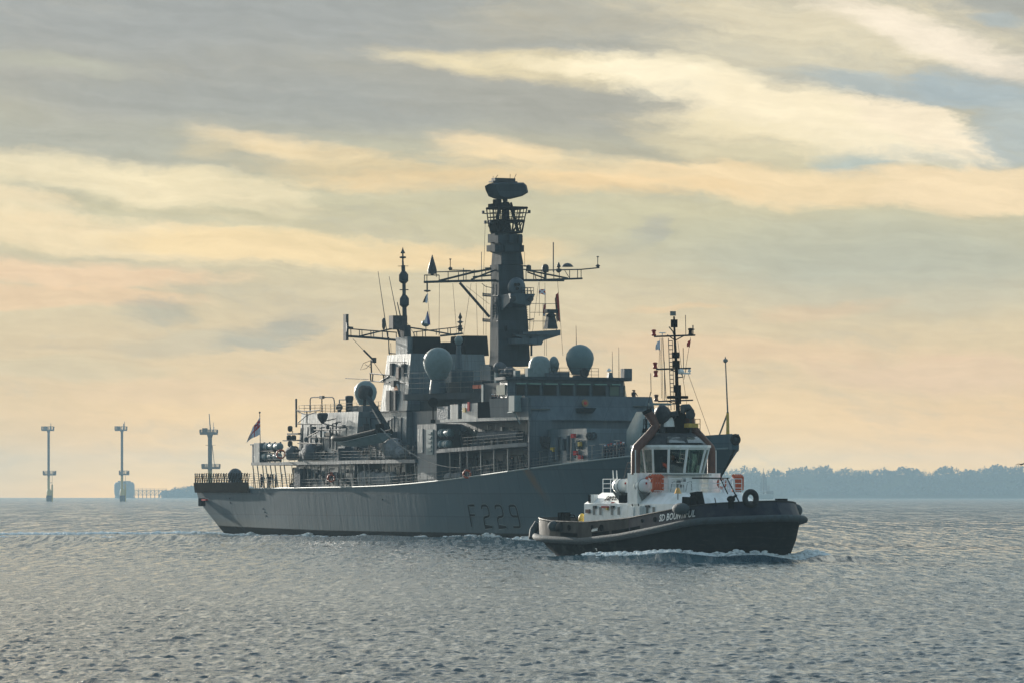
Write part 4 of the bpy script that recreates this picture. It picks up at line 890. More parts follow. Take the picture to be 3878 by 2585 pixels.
mb = MB(); mb.lathe(ax(3, 973, 870, X_), [(-.45, .38), (.1, .4), (.35, .3), (.45, .1)], 10); mb.tube(ax(3, 973, 890, X_), ax(3, 973, 960, X_), .16, 6); mb.lathe(ax(3, 840, 872, X_), [(-.3, .32), (.3, .3), (.4, .1)], 8); mb.build('dome_aerial', M['dark'], yard)
mb = MB(); mb.lathe(ax(3, 1079, 885, X_), [(-.3, .1), (-.1, .34), (.1, .34), (.2, .08), (.4, .25), (.9, .02)], 8); mb.build('arrow_aerial', M['dark'], yard)
for zx, zt, zb in ((1036, 665, 900), (467, 740, 890)): MB().tube(ax(3, zx, zb, X_), ax(3, zx, zt, X_), .07 if zx > 500 else .04, 5).build('whip_aerial', M['dark'], yard)
mb = MB(); mb.path([ax(3, 37, 985, X_), ax(3, 37, 1060, X_)], .09, 5); mb.lathe(ax(3, 37, 1050, X_), [(-.1, .1), (-.05, .4), (.08, .4), (.12, .1)], 8); mb.build('yard_lantern', M['dark'], yard)
# platforms on the mast
mb = MB(); A = [(600, 1085, 81.9), (700, 1072, 84.0), (886, 1075, 84.0), (886, 1130, 84.0)]
p_, q_ = ax(3, 690, 1140, 84.2), ax(3, 886, 1074, 84.2)
mb.hexa([(81.5, -2.1, p_.z-.9), (84.2, p_.y, p_.z), (84.2, q_.y-.5, p_.z-.3), (81, q_.y-1.0, p_.z-.5)], [(81.5, -2.1, q_.z-.1), (84.4, p_.y, q_.z), (84.4, q_.y, q_.z), (81, q_.y, q_.z)])
sp1 = mb.build('tracker_platform', M['grey'], mm)
c = ax(3, 745, 1022, 83.2); MB().ball(c, 1.0, 1.02, 1.1).tube(c, c-Vector((0, 0, 1.8)), .5, 8).build('optical_tracker', M['grey'], mm)
for zx, zy in ((735, 1000), (758, 1000), (748, 1030)): q = ax(3, zx, zy, 84.1); MB().lathe(q, [(0, .18), (.15, .16)], 8, (1, 0, 0)).build('tracker_lens', M['black'], mm)
for zx in (713, 852): q = ax(3, zx, 1112, 84.3); MB().lathe(q, [(0, .34), (.2, .34)], 12, (1, 0, 0)).build('speaker_port', M['dark'], mm)
mb = MB(); mb.rails([(84.2, q_.y-1.6, q_.z), (84.2, q_.y-.1, q_.z), (82, q_.y-.1, q_.z)], .7, 2, .035, .8); mb.tube(ax(3, 860, 1075, 84), ax(3, 860, 1052, 84), .08, 4); mb.build('platform_railing', M['dark'], mm)
p_, q_ = ax(3, 850, 1400, 82.2), ax(3, 1068, 1358, 82.2)
mb = MB(); mb.loft([[(80.6, p_.y-1.2, p_.z+.05), (83.0, p_.y-1.2, p_.z+.05), (83.0, q_.y, p_.z), (80.6, q_.y, p_.z)], [(80.6, p_.y-1.2, q_.z-.3), (83.0, p_.y-1.2, q_.z-.3), (83.0, q_.y, q_.z), (80.6, q_.y, q_.z)]])
r0, r1, r2, r3 = ax(3, 730, 1430, 83), ax(3, 870, 1445, 83), ax(3, 905, 1475, 83), ax(3, 950, 1475, 83); r4 = ax(3, 965, 1440, 83); r5 = q_
mb.loft([[(x, r0.y, p_.z), (x, r1.y, r1.z), (x, r2.y, r2.z), (x, r3.y, r3.z), (x, r4.y, r4.z), (x, r5.y, p_.z+.02)] for x in (81.0, 82.8)])
p2_ = ax(3, 740, 1390, 84.2); mb.box(81.8, 84.0, p2_.y, p_.y, p_.z-1.0, p_.z-.4)
mb.build('radar_sponson', M['grey'], mm)
mb = MB(); q = ax(3, 1022, 1350, 82.2); t_ = ax(3, 1018, 1248, 82.2); mb.hexa([(81.7, q.y-.75, q.z), (82.7, q.y-.75, q.z), (82.7, q.y+.55, q.z), (81.7, q.y+.55, q.z)], [(81.9, t_.y-.45, t_.z), (82.5, t_.y-.45, t_.z), (82.5, t_.y+.35, t_.z), (81.9, t_.y+.35, t_.z)]); mb.lathe(t_+Vector((0, 0, .1)), [(-.2, .5), (0, .6), (.2, .3), (.6, .25)], 10); mb.build('navigation_radar_pedestal', M['mast'], mm)
p_, q_ = ax(3, 975, 1225, 82.2), ax(3, 1062, 1197, 82.2); MB().box(81.8, 82.6, p_.y, q_.y, p_.z, q_.z).build('navigation_radar_scanner', M['mast'], mm)
mb = MB(); mb.rails([ax(3, 850, 1358, 83), ax(3, 1060, 1358, 83)], 2.9, 3, .04, 1.6); mb.tube(ax(3, 862, 1400, 83), ax(3, 862, 1560, 83), .12, 5); mb.build('sponson_railing', M['mast'], mm)
mb = MB()
for zy in (1080, 1280): mb.path([a(3, 480, zy+6, -2.4), a(3, 545, zy+10, -2.2), ax(3, 600, zy+10, 81.8)], .11, 5); mb.path([a(3, 480, zy-8, -2.4), a(3, 540, zy-4, -2.2)], .07, 4); mb.tube(a(3, 480, zy-15, -2.4), a(3, 480, zy+10, -2.4), .08, 4)
mb.path([ax(3, 830, 1280, 82), ax(3, 880, 1272, 82)], .08, 4); mb.path([ax(3, 470, 990, 82), ax(3, 500, 1015, 82), ax(3, 560, 1028, 82)], .04, 4)
mb.path([ax(3, 800, 852, 81.5), ax(3, 858, 856, 81.5)], .08, 4); mb.path([ax(3, 495, 870, 81.5), ax(3, 540, 868, 81.5)], .07, 4)
mb.split('aerial_bracket', M['dark'], mm)
MB().box(81.95, 82.05, ax(3, 652, 1340, 82).y, ax(3, 668, 1340, 82).y, ax(3, 660, 1370, 82).z, ax(3, 660, 1325, 82).z).build('mast_door', M['black'], mm)
# rig wires
hal = MB()
for (p0, p1) in (((135, 990), (130, 1410)), ((240, 990), (272, 1400)), ((385, 990), (325, 1400)), ((425, 990), (436, 1460)), ((345, 1010), (530, 1155)), ((497, 515), (485, 890)), ((485, 1000), (483, 1400)), ((505, 1000), (503, 1400)), ((920, 980), (868, 1400)), ((927, 980), (925, 1250)), ((970, 985), (966, 1560)), ((1070, 975), (1112, 1560)), ((808, 740), (810, 860)), ((975, 1060), (982, 1560)), ((37, 1060), (62, 1320))):
    hal.tube(ax(3, *p0, X_), ax(3, *p1, X_), .022, 3, smooth=False)
hal.split('halyard', M['dark'], mm)

# ---- mast on the funnel
Y_ = -2.4
def am(x, y, yy=Y_): return a(12, x, y, yy)
AX = am(722, 900).x
def bm_(x, y): return ax(12, x, y, AX)
mb = MB(); b0, t0 = bm_(738, 1155), bm_(745, 868)
mb.hexa([(AX-.9, b0.y-.55, 20.9), (AX+.9, b0.y-.55, 20.9), (AX+.9, b0.y+.62, 20.9), (AX-.9, b0.y+.62, 20.9)], [(AX-.6, t0.y-.4, t0.z), (AX+.6, t0.y-.4, t0.z), (AX+.6, t0.y+.38, t0.z), (AX-.6, t0.y+.38, t0.z)])
mb.path([bm_(742, 870), bm_(735, 680)], .26, 10); mb.path([bm_(735, 680), bm_(731, 430)], .22, 8); mb.path([bm_(731, 440), bm_(723, 275)], .24, 8)
for zx, zt, zb, r_ in ((735, 605, 668, .58), (728, 370, 432, .58)): mb.lathe(bm_(zx, zb), [(-.25, .3), (0, r_), (bm_(zx, zt).z-bm_(zx, zb).z, r_), (bm_(zx, zt).z-bm_(zx, zb).z+.4, .3)], 8)
mb.tube(bm_(722, 275), bm_(720, 230), .12, 5); mb.lathe(bm_(720, 198), [(-.5, .1), (-.12, .1), (-.05, .4), (.1, .4), (.16, .1), (.45, .09), (.5, .3), (.9, .1), (1.2, .02)], 8)
mb.tube(bm_(690, 517), bm_(775, 517), .06, 5); mb.tube(bm_(672, 283), bm_(775, 282), .03, 4)
af = mb.build('aft_mast', M['mast'], frig)
mb = MB()
def ay(pts, r): mb.path([bm_(*p) for p in pts], r, 5)
ay([(172, 974), (460, 994), (700, 1018)], .14); ay([(172, 900), (380, 918), (660, 938)], .07); ay([(290, 976), (560, 912), (715, 882)], .09)
ay([(780, 888), (1010, 922), (1240, 965)], .09); ay([(825, 935), (1060, 908), (1305, 880)], .06); ay([(1090, 972), (1312, 948)], .12)
for zx, t_, b_ in ((178, 900, 974), (205, 902, 976), (290, 908, 980), (315, 910, 980), (403, 920, 990), (430, 922, 992), (517, 930, 1000), (572, 925, 1005), (655, 940, 1012), (830, 935, 980), (857, 932, 980), (915, 915, 980), (943, 920, 978), (1050, 910, 962), (1080, 905, 960), (1165, 898, 955), (1190, 895, 952), (1272, 885, 955), (1302, 882, 950)): ay([(zx, t_), (zx+2, b_)], .05)
ay([(655, 860), (695, 1000)], .12); ay([(675, 870), (690, 990)], .06); ay([(580, 985), (582, 1140), (760, 1155)], .07); ay([(675, 1030), (673, 1145)], .05); ay([(760, 1040), (830, 1040)], .04); ay([(580, 1040), (600, 1270)], .05)
mb.build('aft_yard', M['mast'], af)
mb = MB(); q = bm_(157, 888); mb.lathe(q, [(-.12, .75), (.12, .75)], 14, (.1, 1, 0)); mb.hexa([(q.x-.2, q.y-.12, q.z-2.2), (q.x+.2, q.y-.12, q.z-2.2), (q.x+.2, q.y+.16, q.z-2.2), (q.x-.2, q.y+.16, q.z-2.2)], [(q.x-.2, q.y-.1, q.z+2.3), (q.x+.2, q.y-.1, q.z+2.3), (q.x+.2, q.y+.1, q.z+2.3), (q.x-.2, q.y+.1, q.z+2.3)]) if False else None; mb.box(q.x-.4, q.x+.4, q.y-.16, q.y+.16, q.z-1.5, q.z+1.5); mb.tube(q, bm_(225, 895), .15, 6); mb.build('panel_aerial', M['dark'], af)
mb = MB(); q = bm_(673, 850); mb.box(q.x-.6, q.x+.6, q.y-.9, q.y+.9, q.z-.7, q.z+.9); mb.build('sensor_box', M['dark'], af)
mb = MB(); mb.lathe(bm_(531, 865), [(-.5, .12), (-.2, .22), (.6, .22), (.8, .06)], 8); mb.tube(bm_(531, 865), bm_(531, 920), .05, 4); mb.tube(bm_(516, 935), bm_(531, 912), .05, 4); mb.build('aerial_head', M['dark'], af)
mb = MB(); mb.lathe(bm_(1288, 835), [(-1.1, .1), (-.75, .4), (-.6, .12), (-.15, .12), (0, .45), (.12, .15), (.3, .1), (.5, .26), (1.1, .02)], 8); mb.tube(bm_(1270, 876), bm_(1306, 876), .1, 4); mb.build('arrow_aerial', M['dark'], af)
mb = MB(); q = bm_(947, 848); mb.ball(q, .5, .52, .4, 10, 6); mb.tube(q, bm_(950, 905), .06, 4); mb.build('mushroom_aerial', M['dome'], af)
for p0, p1, r_ in (((475, 335), (572, 1000), .06), ((585, 385), (682, 870), .06), ((665, 640), (715, 860), .1)): MB().tube(bm_(*p1), bm_(*p0), r_, 5, r_*.5).build('whip_aerial', M['dark'], af)
mb = MB(); mb.path([bm_(225, 1000), bm_(330, 1110)], .03, 4); mb.path([bm_(330, 1110), bm_(430, 1210)], .12, 5); mb.cbox(bm_(432, 1210), .4, .5, .6)
mb.path([bm_(405, 1215), bm_(410, 1335)], .09, 5); mb.path([bm_(405, 1210), bm_(330, 1240), bm_(300, 1305), bm_(360, 1290), bm_(408, 1235)], .03, 4); mb.path([bm_(345, 1250), bm_(405, 1282)], .03, 4); mb.path([bm_(430, 1225), bm_(585, 1450)], .03, 4)
mb.build('wire_aerial_outrigger', M['dark'], af)
mb = MB()
for p in ([(392, 1338), (590, 1358)], [(370, 1412), (585, 1428)], [(500, 1415), (590, 1362)], [(400, 1338), (402, 1412)], [(425, 1340), (418, 1414)], [(530, 1355), (530, 1425)]): mb.path([a(12, *q_, -5) for q_ in p], .08, 5)
mb.path([a(12, 150, 1388, -5), a(12, 380, 1398, -5)], .045, 4); mb.build('funnel_outrigger', M['dark'], frig)
hal = MB()
for (p0, p1) in (((755, 830), (850, 985)), ((715, 560), (720, 860)), ((690, 735), (712, 860)), ((600, 1040), (605, 1160))): hal.tube(bm_(*p0), bm_(*p1), .03, 3)
hal.build('stay_wire', M['dark'], af)
# ------------------------------------------------------------------ people
def skin_mesh(name, joints, bones, mats, paint):
    """grow one continuous surface round a stick figure; joints: {name: (pos, radius)}"""
    me = bpy.data.meshes.new(name+'_sticks'); keys = list(joints)
    me.from_pydata([joints[k][0] for k in keys], [(keys.index(p), keys.index(q)) for p, q in bones], []); me.update()
    o = bpy.data.objects.new(name, me); sc.collection.objects.link(o)
    sk = o.modifiers.new('skin', 'SKIN'); sk.use_smooth_shade = True
    for i, k in enumerate(keys):
        me.skin_vertices[0].data[i].radius = (joints[k][1], joints[k][1]*(joints[k][2] if len(joints[k]) > 2 else 1)); me.skin_vertices[0].data[i].use_root = (k == 'pelvis')
    sb = o.modifiers.new('sub', 'SUBSURF'); sb.levels = 1; sb.render_levels = 1
    dg = bpy.context.evaluated_depsgraph_get(); m2 = bpy.data.meshes.new_from_object(o.evaluated_get(dg)); bpy.data.objects.remove(o)
    m2.name = name; m2.materials.clear()
    for m_ in mats: m2.materials.append(m_)
    for p in m2.polygons: p.material_index = paint(p.center); p.use_smooth = True
    return m2
def figure(pose, mats):
    """1.76 m adult facing +x"""
    sh, hp = .19, .10
    J = {'pelvis': ((0, 0, .94), .135), 'waist': ((.01, 0, 1.10), .13, .85), 'chest': ((.01, 0, 1.32), .155, .8), 'neckb': ((0, 0, 1.46), .075), 'neck': ((.01, 0, 1.54), .055), 'head': ((.025, 0, 1.63), .085), 'crown': ((.02, 0, 1.72), .07)}
    Bn = [('pelvis', 'waist'), ('waist', 'chest'), ('chest', 'neckb'), ('neckb', 'neck'), ('neck', 'head'), ('head', 'crown')]
    for s_, k in ((1, 'l'), (-1, 'r')):
        st = .06*s_ if pose != 'walk' else 0
        fx = {'stand': 0, 'rail': .02, 'walk': .22*s_}[pose] if pose in ('stand', 'rail', 'walk') else 0
        J['hip'+k] = ((0, s_*hp, .86), .10); J['knee'+k] = ((fx*.5+.02, s_*(hp+.01), .48), .066); J['ank'+k] = ((fx-.02, s_*(hp+.02), .09), .045); J['toe'+k] = ((fx+.15, s_*(hp+.03), .035), .04)
        J['sho'+k] = ((0, s_*sh, 1.41), .065)
        if pose == 'rail': el, ha, fi = (.10, s_*.27, 1.16), (.33, s_*.22, 1.10), (.42, s_*.20, 1.09)
        elif pose == 'folded': el, ha, fi = (.05, s_*.27, 1.16), (.20, s_*.06, 1.02), (.24, s_*-.01, 1.0)
        else: el, ha, fi = (-.02, s_*.27, 1.14), (.05, s_*.28, .88), (.08, s_*.27, .79)
        J['elb'+k] = (el, .047); J['wri'+k] = (ha, .034); J['han'+k] = (fi, .03)
        Bn += [('pelvis', 'hip'+k), ('hip'+k, 'knee'+k), ('knee'+k, 'ank'+k), ('ank'+k, 'toe'+k), ('neckb', 'sho'+k), ('sho'+k, 'elb'+k), ('elb'+k, 'wri'+k), ('wri'+k, 'han'+k)]
    hands = [Vector(J['han'+k][0]) for k in 'lr']
    def paint(c):
        if c.z > 1.53: return 1
        if min((c-h).length for h in hands) < .07: return 1
        if c.z < .12: return 2
        return 0
    return skin_mesh('person', J, Bn, mats, paint)
FIG = {p: figure(p, [M['navy'], M['skin'], M['black']]) for p in ('stand', 'folded', 'rail')}
def cap_mesh(kind):
    mb = MB()
    if kind == 'cap': mb.lathe((.02, 0, 1.66), [(0, .095), (.05, .10), (.07, .13), (.11, .125), (.125, .02)], 12).box(.08, .17, -.06, .06, 1.665, 1.685)
    elif kind == 'beret': mb.lathe((.0, 0, 1.67), [(0, .095), (.04, .12), (.09, .10), (.11, .02)], 12)
    else: mb.lathe((.005, 0, 1.60), [(0, .085), (.06, .105), (.12, .10), (.165, .06), (.18, .01)], 12)
    return mb
CAPM = {'white': M['whitec'], 'red': M['redc'], 'navy': M['navy'], 'hair': M['brown'], 'orange': M['orange']}
def person(loc, rot, pose, cap, capc, label, group=None, s=1.0, vest=None):
    r_ = thing('person', label, 'person', loc, rot, group); r_.scale = (s, s, s)
    b = bpy.data.objects.new('body', FIG[pose]); sc.collection.objects.link(b); b.parent = r_
    c_ = cap_mesh(cap).build('hair' if capc == 'hair' else ('beret' if cap == 'beret' else 'cap'), CAPM[capc], r_)
    f = MB().ball((.105, 0, 1.625), .018, .014, .022, 6, 4).build('nose', M['skin'], r_)
    for sy in (-.03, .03): MB().ball((.098, sy, 1.65), .01, n=6, m=4).build('eye', M['black'], r_)
    if vest: MB().lathe((.01, 0, 1.08), [(0, .17), (.2, .185), (.38, .19), (.42, .12)], 12).build('vest', M[vest], r_)
    return r_
FWD = FR.rot                                          # facing the bow
def on_frig(x, y, z): return FR.world(x, y, z)
# ranks on the forecastle, shoulder to shoulder
for i in range(7):
    x, y = 112.6+i*.72, -4.55+.05*(i % 2)
    person(on_frig(x, y, deckz(x)), FWD-R(90)+R(random.uniform(-6, 6)), 'folded', 'cap', 'red' if i % 3 else 'white',
           'sailor in dark uniform in the forecastle rank, %s' % ('first at its aft end', 'second from its aft end', 'third from its aft end', 'in the middle of the seven', 'third from the end nearest the gun turret', 'second from the end nearest the gun turret', 'last, at the end nearest the gun turret')[i], 'sailors lined up on the forecastle', .98+.04*(i % 3)/2)
for i, (zx, dy) in enumerate(((925, 0), (965, .5), (1010, 0), (1060, .6), (1110, .1), (1150, .3))):
    q = a(11, zx, 160, -7.0+dy)
    person(on_frig(q.x, -7.0+dy, 14.1), FWD-R(40+20*(i % 3)), 'rail', 'hair' if i % 2 else 'cap', 'hair' if i % 2 else ('white' if i < 3 else 'red'),
           ('dark clad person beside the wing shelter on the bridge wing', 'bare headed person set back, next to the wing shelter', 'person in a white cap midway along the bridge wing', 'bare headed person set back in the wing group', 'person in a red cap near the bridge windows on the wing', 'bare headed person closest to the bridge windows on the wing')[i], 'people leaning on the bridge wing')
q = a(11, 430, 260, -7.3); person(on_frig(q.x, -7.3, 13.25), FWD-R(80), 'rail', 'beret', 'navy', 'lone sailor in dark clothes leaning over the white wing bulwark')
for i, (zx, y_) in enumerate(((400, -5.5), (430, -3.6), (520, -6.0), (555, -4.6), (600, -5.8), (650, -3.0))):
    q = a(9, zx, 900, y_)
    person(on_frig(q.x, y_, deckz(q.x)), FWD+R(90+37*i), ('stand', 'folded')[i % 2], 'hair', 'hair' if i % 2 else 'navy',
           ('sailor nearest the stern under the aft platform', 'sailor second from the stern, further inboard under the aft platform', 'broad silhouetted sailor between two posts under the aft platform', 'silhouetted sailor half hidden in the middle of the aft group', 'silhouetted sailor second from the dark machinery under the aft platform', 'innermost sailor of the aft group, on the far side')[i], 'sailors sheltering under the aft platform')
for i, (zx, y_) in enumerate(((1225, -6.8), (1275, -6.0), (1330, -6.9))):
    q = a(10, zx, 1250, y_)
    person(on_frig(q.x, y_, deckz(q.x)), FWD-R(70), 'folded', 'cap', ('red', 'white', 'red')[i], ('sailor in a red cap at the rail below the rope, aft one of three', 'sailor in a white cap between two red caps below the rope', 'sailor in a red cap at the rail below the rope, forward one of three')[i], 'sailors at the rail below the rope')
q = a(11, 1185, 1050, -6.6); person(on_frig(q.x, -6.6, deckz(q.x)), FWD-R(110), 'stand', 'hair', 'hair', 'bare headed sailor alone before the sunlit passage wall')
q = a(4, 1910, 660, 5.8); q = ax(4, 1912, 660, 98.2)
person(on_frig(98.4, 6.0, 14.5), FWD, 'rail', 'hair', 'hair', 'person silhouetted at the far end of the bridge front top'); person(on_frig(94.3, 7.9, 14.6), FWD+R(20), 'folded', 'beret', 'navy', 'person in dark beret beside the end of the bridge windows')
slab('port_wing_floor', [(92, 7.3), (100.2, 5), (100.2, 7.5), (94, 8.3)], 14.45, 14.5, M['deckm']); 

# ------------------------------------------------------------------ things lying on the frigate
def canister(n=1):
    r_ = thing('life_raft_canister', 'x', 'life raft', (0, 0, 0)); L_, rd = .62, .44
    MB().lathe((-L_-.2, 0, 0), [(0, .06), (.04, .26), (.12, .38), (.25, rd), (L_*2+.15, rd), (L_*2+.28, .38), (L_*2+.36, .26), (L_*2+.4, .06)], 16, (1, 0, 0)).build('shell', M['dome'], r_)
    for k in range(4): MB().lathe((-.42+k*.26, 0, 0), [(0, rd+.015), (.05, rd+.015)], 16, (1, 0, 0)).build('band', M['whitep'] if k % 2 else M['canvas'], r_)
    MB().box(-.5, -.4, -.4, .4, -.62, -.36).build('cradle', M['dark'], r_); MB().box(.4, .5, -.4, .4, -.62, -.36).build('cradle', M['dark'], r_)
    return r_
can0 = canister(); used = False
def put_can(x, y, z, lab, grp):
    global used
    if not used: can0.location = FR.world(x, y, z); can0.rotation_euler = (0, 0, FR.rot); can0['label'] = lab; can0['group'] = grp; used = True; return can0
    return dup(can0, FR.world(x, y, z), FR.rot, lab, grp)
q = a(1, 750, 572, -7.3); q2 = a(1, 735, 660, -7.5)
for k in range(3):
    w_ = ('nearest the stern', 'in the middle', 'nearest the orange lifebuoy')[k]
    put_can(q.x+k*1.75, -7.25, q.z-.1, 'grey life raft canister in the upper row aft, %s' % w_, 'life raft canisters on the aft platform')
    put_can(q2.x+k*1.75, -7.4, q2.z-.1, 'grey life raft canister in the lower row aft, %s' % w_, 'life raft canisters on the aft platform')
for row, (zx, zy) in enumerate(((262, 655), (240, 802))):
    q = a(11, zx, zy, -7.4)
    for k in range(2): put_can(q.x+k*1.75, -7.4, q.z, 'banded life raft canister before the dark deckhouse, %s row, %s one' % (('upper', 'lower')[row], ('aft', 'forward')[k]), 'life raft canisters by the dark deckhouse')
mb = MB(); q = a(1, 650, 640, -7.9); mb.box(q.x-.6, q.x+1.2, -7.95, -6.8, PL+.36, 11.2); mb.build('raft_locker', M['grey_panel'], frig)
mb = MB(); q = a(1, 625, 640, -7.9); mb.box(q.x-.4, q.x, -7.9, -7.5, PL+.36, 11.0); mb.cbox((q.x-.3, -7.8, 11.0), 1.2, .3, .15); mb.build('davit_post', M['grey'], frig)
mb = MB(); q = a(1, 720, 660, -7)
for k in range(4): x = q.x+k*1.7; mb.box(x-.05, x+.05, -7.0, -6.8, PL+.3, 11.3)
mb.box(q.x, q.x+5.2, -7.9, -6.9, 10.15, 10.25); mb.build('raft_rack', M['dark'], frig)

def lifebuoy(loc, rot, lab, r_=.42, grp='orange lifebuoys'):
    t = thing('lifebuoy', lab, 'lifebuoy', loc, rot, grp)
    MB().torus((0, 0, 0), r_, .10, (1, 0, 0), 20, 8).build('ring', M['orange'], t)
    for k in range(4): th = k*math.pi/2+.5; MB().torus((0, math.cos(th)*r_, math.sin(th)*r_), .105, .018, (0, -math.sin(th), math.cos(th)), 8, 4).build('rope_band', M['whitep'], t)
    return t
for k, zx, zy, y_, lab, r_ in ((1, 884, 646, -8.1, 'large orange lifebuoy beside the aft life raft canisters', .50), (11, 598, 1195, -8.1, 'orange lifebuoy on the rail at the forward end of the rope', .40), (10, 25, 1250, -7.9, 'orange lifebuoy hung in the dark opening under the aft platform', .40), (9, 1595, 900, -7.0, 'reddish lifebuoy on the sunlit inner wall aft', .38)):
    q = a(k, zx, zy, y_); lifebuoy(FR.world(q.x, y_-.1, q.z), FR.rot-R(28), lab, r_)
# sheeted gear
def cover(name, label, cat, pts, r0, m, seed, loc, group=None):
    rr = random.Random(seed); me = bpy.data.meshes.new(name); bm = bmesh.new()
    for (x, y, z, sx, sy, sz) in pts:
        r_ = bmesh.ops.create_icosphere(bm, subdivisions=3, radius=1)
        for v_ in r_['verts']:
            c_ = v_.co.copy(); n_ = 1+.10*math.sin(c_.x*7+seed)*math.sin(c_.y*6+c_.z*3)+.06*math.sin(c_.z*13+c_.x*9)
            v_.co = Vector((x+c_.x*sx*n_, y+c_.y*sy*n_, z+max(-.75, c_.z)*sz*n_))
    bm.to_mesh(me); bm.free()
    for p in me.polygons: p.use_smooth = True
    me.materials.append(m); o = bpy.data.objects.new(name, me); sc.collection.objects.link(o); tag(o, label, cat, group, loc, FR.rot); return o
q = a(10, 850, 850, -6.6); cover('sheeted_gun', 'big rounded grey cover on the boat platform beside the crane', 'covered gun', [(0, 0, 0, 2.0, 1.25, 1.35), (1.6, .1, -.4, 1.5, .9, .8)], 1, M['canvas'], 3, FR.world(q.x, -6.7, 10.0))
q = a(1, 1150, 640, -7.2); cover('sheeted_gun', 'slate cover over a gun on the aft platform before the hangar wall', 'covered gun', [(0, 0, 0, 1.7, .9, 1.1), (-1.8, .1, -.2, 1.0, .7, .8)], 1, M['canvasd'], 5, FR.world(q.x, -7.2, 9.9))
q = a(1, 985, 620, -7.2); cover('sheeted_winch', 'grey cover between the orange lifebuoy and the hangar corner', 'covered winch', [(0, 0, 0, 1.3, .8, .95)], 1, M['canvasd'], 8, FR.world(q.x, -7.2, 9.8))
q = a(10, 600, 1270, -7.1); cover('sheeted_stores', 'long silvery draped sheet on the main deck below the boat platform', 'tarpaulin', [(-3, 0, 0, 2.2, .55, 1.05), (-.4, 0, -.05, 2.0, .6, .95), (2.4, 0, -.05, 2.0, .6, .9), (4.6, 0, -.1, 1.3, .6, .95)], 1, M['canvas'], 2, FR.world(q.x, -7.1, 6.7))
q = a(11, 420, 1250, -7.2); cover('sheeted_stores', 'small pale sheet on deck at the rail, below the rope end', 'tarpaulin', [(-1.2, 0, 0, 1.3, .4, .45), (.9, 0, .05, 1.2, .4, .42)], 1, M['canvas'], 6, FR.world(q.x, -7.2, deckz(q.x)+.4))
q = a(9, 1060, 950, -7.4); MB().box(-.9, .9, -.5, .5, 0, 2.2).box(-.95, .95, -.55, .55, 2.2, 2.3); o = MB().box(-.9, .9, -.5, .5, 0, 2.2).box(-.95, .95, -.55, .55, 2.205, 2.35).build('stores_locker', M['canvasd']); tag(o, 'tall dull brown locker under the pale strip of the aft platform', 'locker', None, FR.world(q.x, -7.3, 5.7), FR.rot)

# ---- the boat in its davit
bt = thing('rigid_inflatable_boat', 'dark tubed inflatable boat slung from the crane over the frigate side', 'boat', FR.world(*a(10, 405, 735, -9.0)), FR.rot+R(168))
bt.rotation_euler = (0, R(8), R(131))
Lb = 4.2; pts = []
for i in range(21):
    t = -1+2*i/20; s_ = abs(t); side = 1 if t > 0 else -1
    xx = Lb*(1-2.0*s_**2.6)+.0; pts.append((min(Lb, xx), side*1.12*min(1, (s_*2.3)**.7), .25+.55*max(0, xx/Lb)**3))
MB().path(pts, .30, 10).build('buoyancy_tube', M['rubber'], bt)
hl = []
for i in range(11):
    f = i/10; x = -Lb+f*2*Lb; w_ = 1.05*(1-max(0, f-.45)**2*3.0); w_ = max(w_, .05)
    hl.append([(x, -w_, .1+.5*f**4), (x, -w_*.75, -.45+.6*f**3), (x, 0, -.95+.95*f**3), (x, w_*.75, -.45+.6*f**3), (x, w_, .1+.5*f**4)])
MB().loft(hl, True, True).build('hull', M['grey_light'], bt)
MB().path([(p[0], p[1]*1.03, p[2]-.3) for p in pts], .04, 5).build('rubbing_strip', M['whitep'], bt)
MB().box(-1.2, -.2, -.4, .4, .2, 1.35).box(-1.25, -1.1, -.38, .38, 1.3, 1.6).build('console', M['dark'], bt)
MB().box(-3.9, -3.3, -.4, .4, .2, 1.2).path([(-3.0, -.8, .3), (-3.0, -.8, 1.9), (-3.0, .8, 1.9), (-3.0, .8, .3)], .05, 5).build('engine_and_arch', M['black'], bt)
bp = bt.location
o = MB().path([(0, 0, 0), (.2, 0, 1.0), (0, 0, 2.2)], .05, 4).build('boat_sling', M['dark']); tag(o, 'short dark sling between the crane arm and the inflatable boat', 'sling', None, bp+Vector((.6, 0, .3)), 0)
w0, w1 = a(10, 668, 590, -8.6), a(11, 505, 1112, -8.0)
def sagline(mb, p, q, sag, n, r): mb.path([p.lerp(q, i/n)-Vector((0, 0, sag*4*(i/n)*(1-i/n))) for i in range(n+1)], r, 5)
A_, B_ = FR.world(*w0), FR.world(*w1); mb = MB(); sagline(mb, Vector((0, 0, 0)), B_-A_, 1.15, 24, .05); o = mb.build('boat_rope', M['steel']); tag(o, 'pale rope sagging from the inflatable boat forward to the frigate rail', 'rope', None, A_)

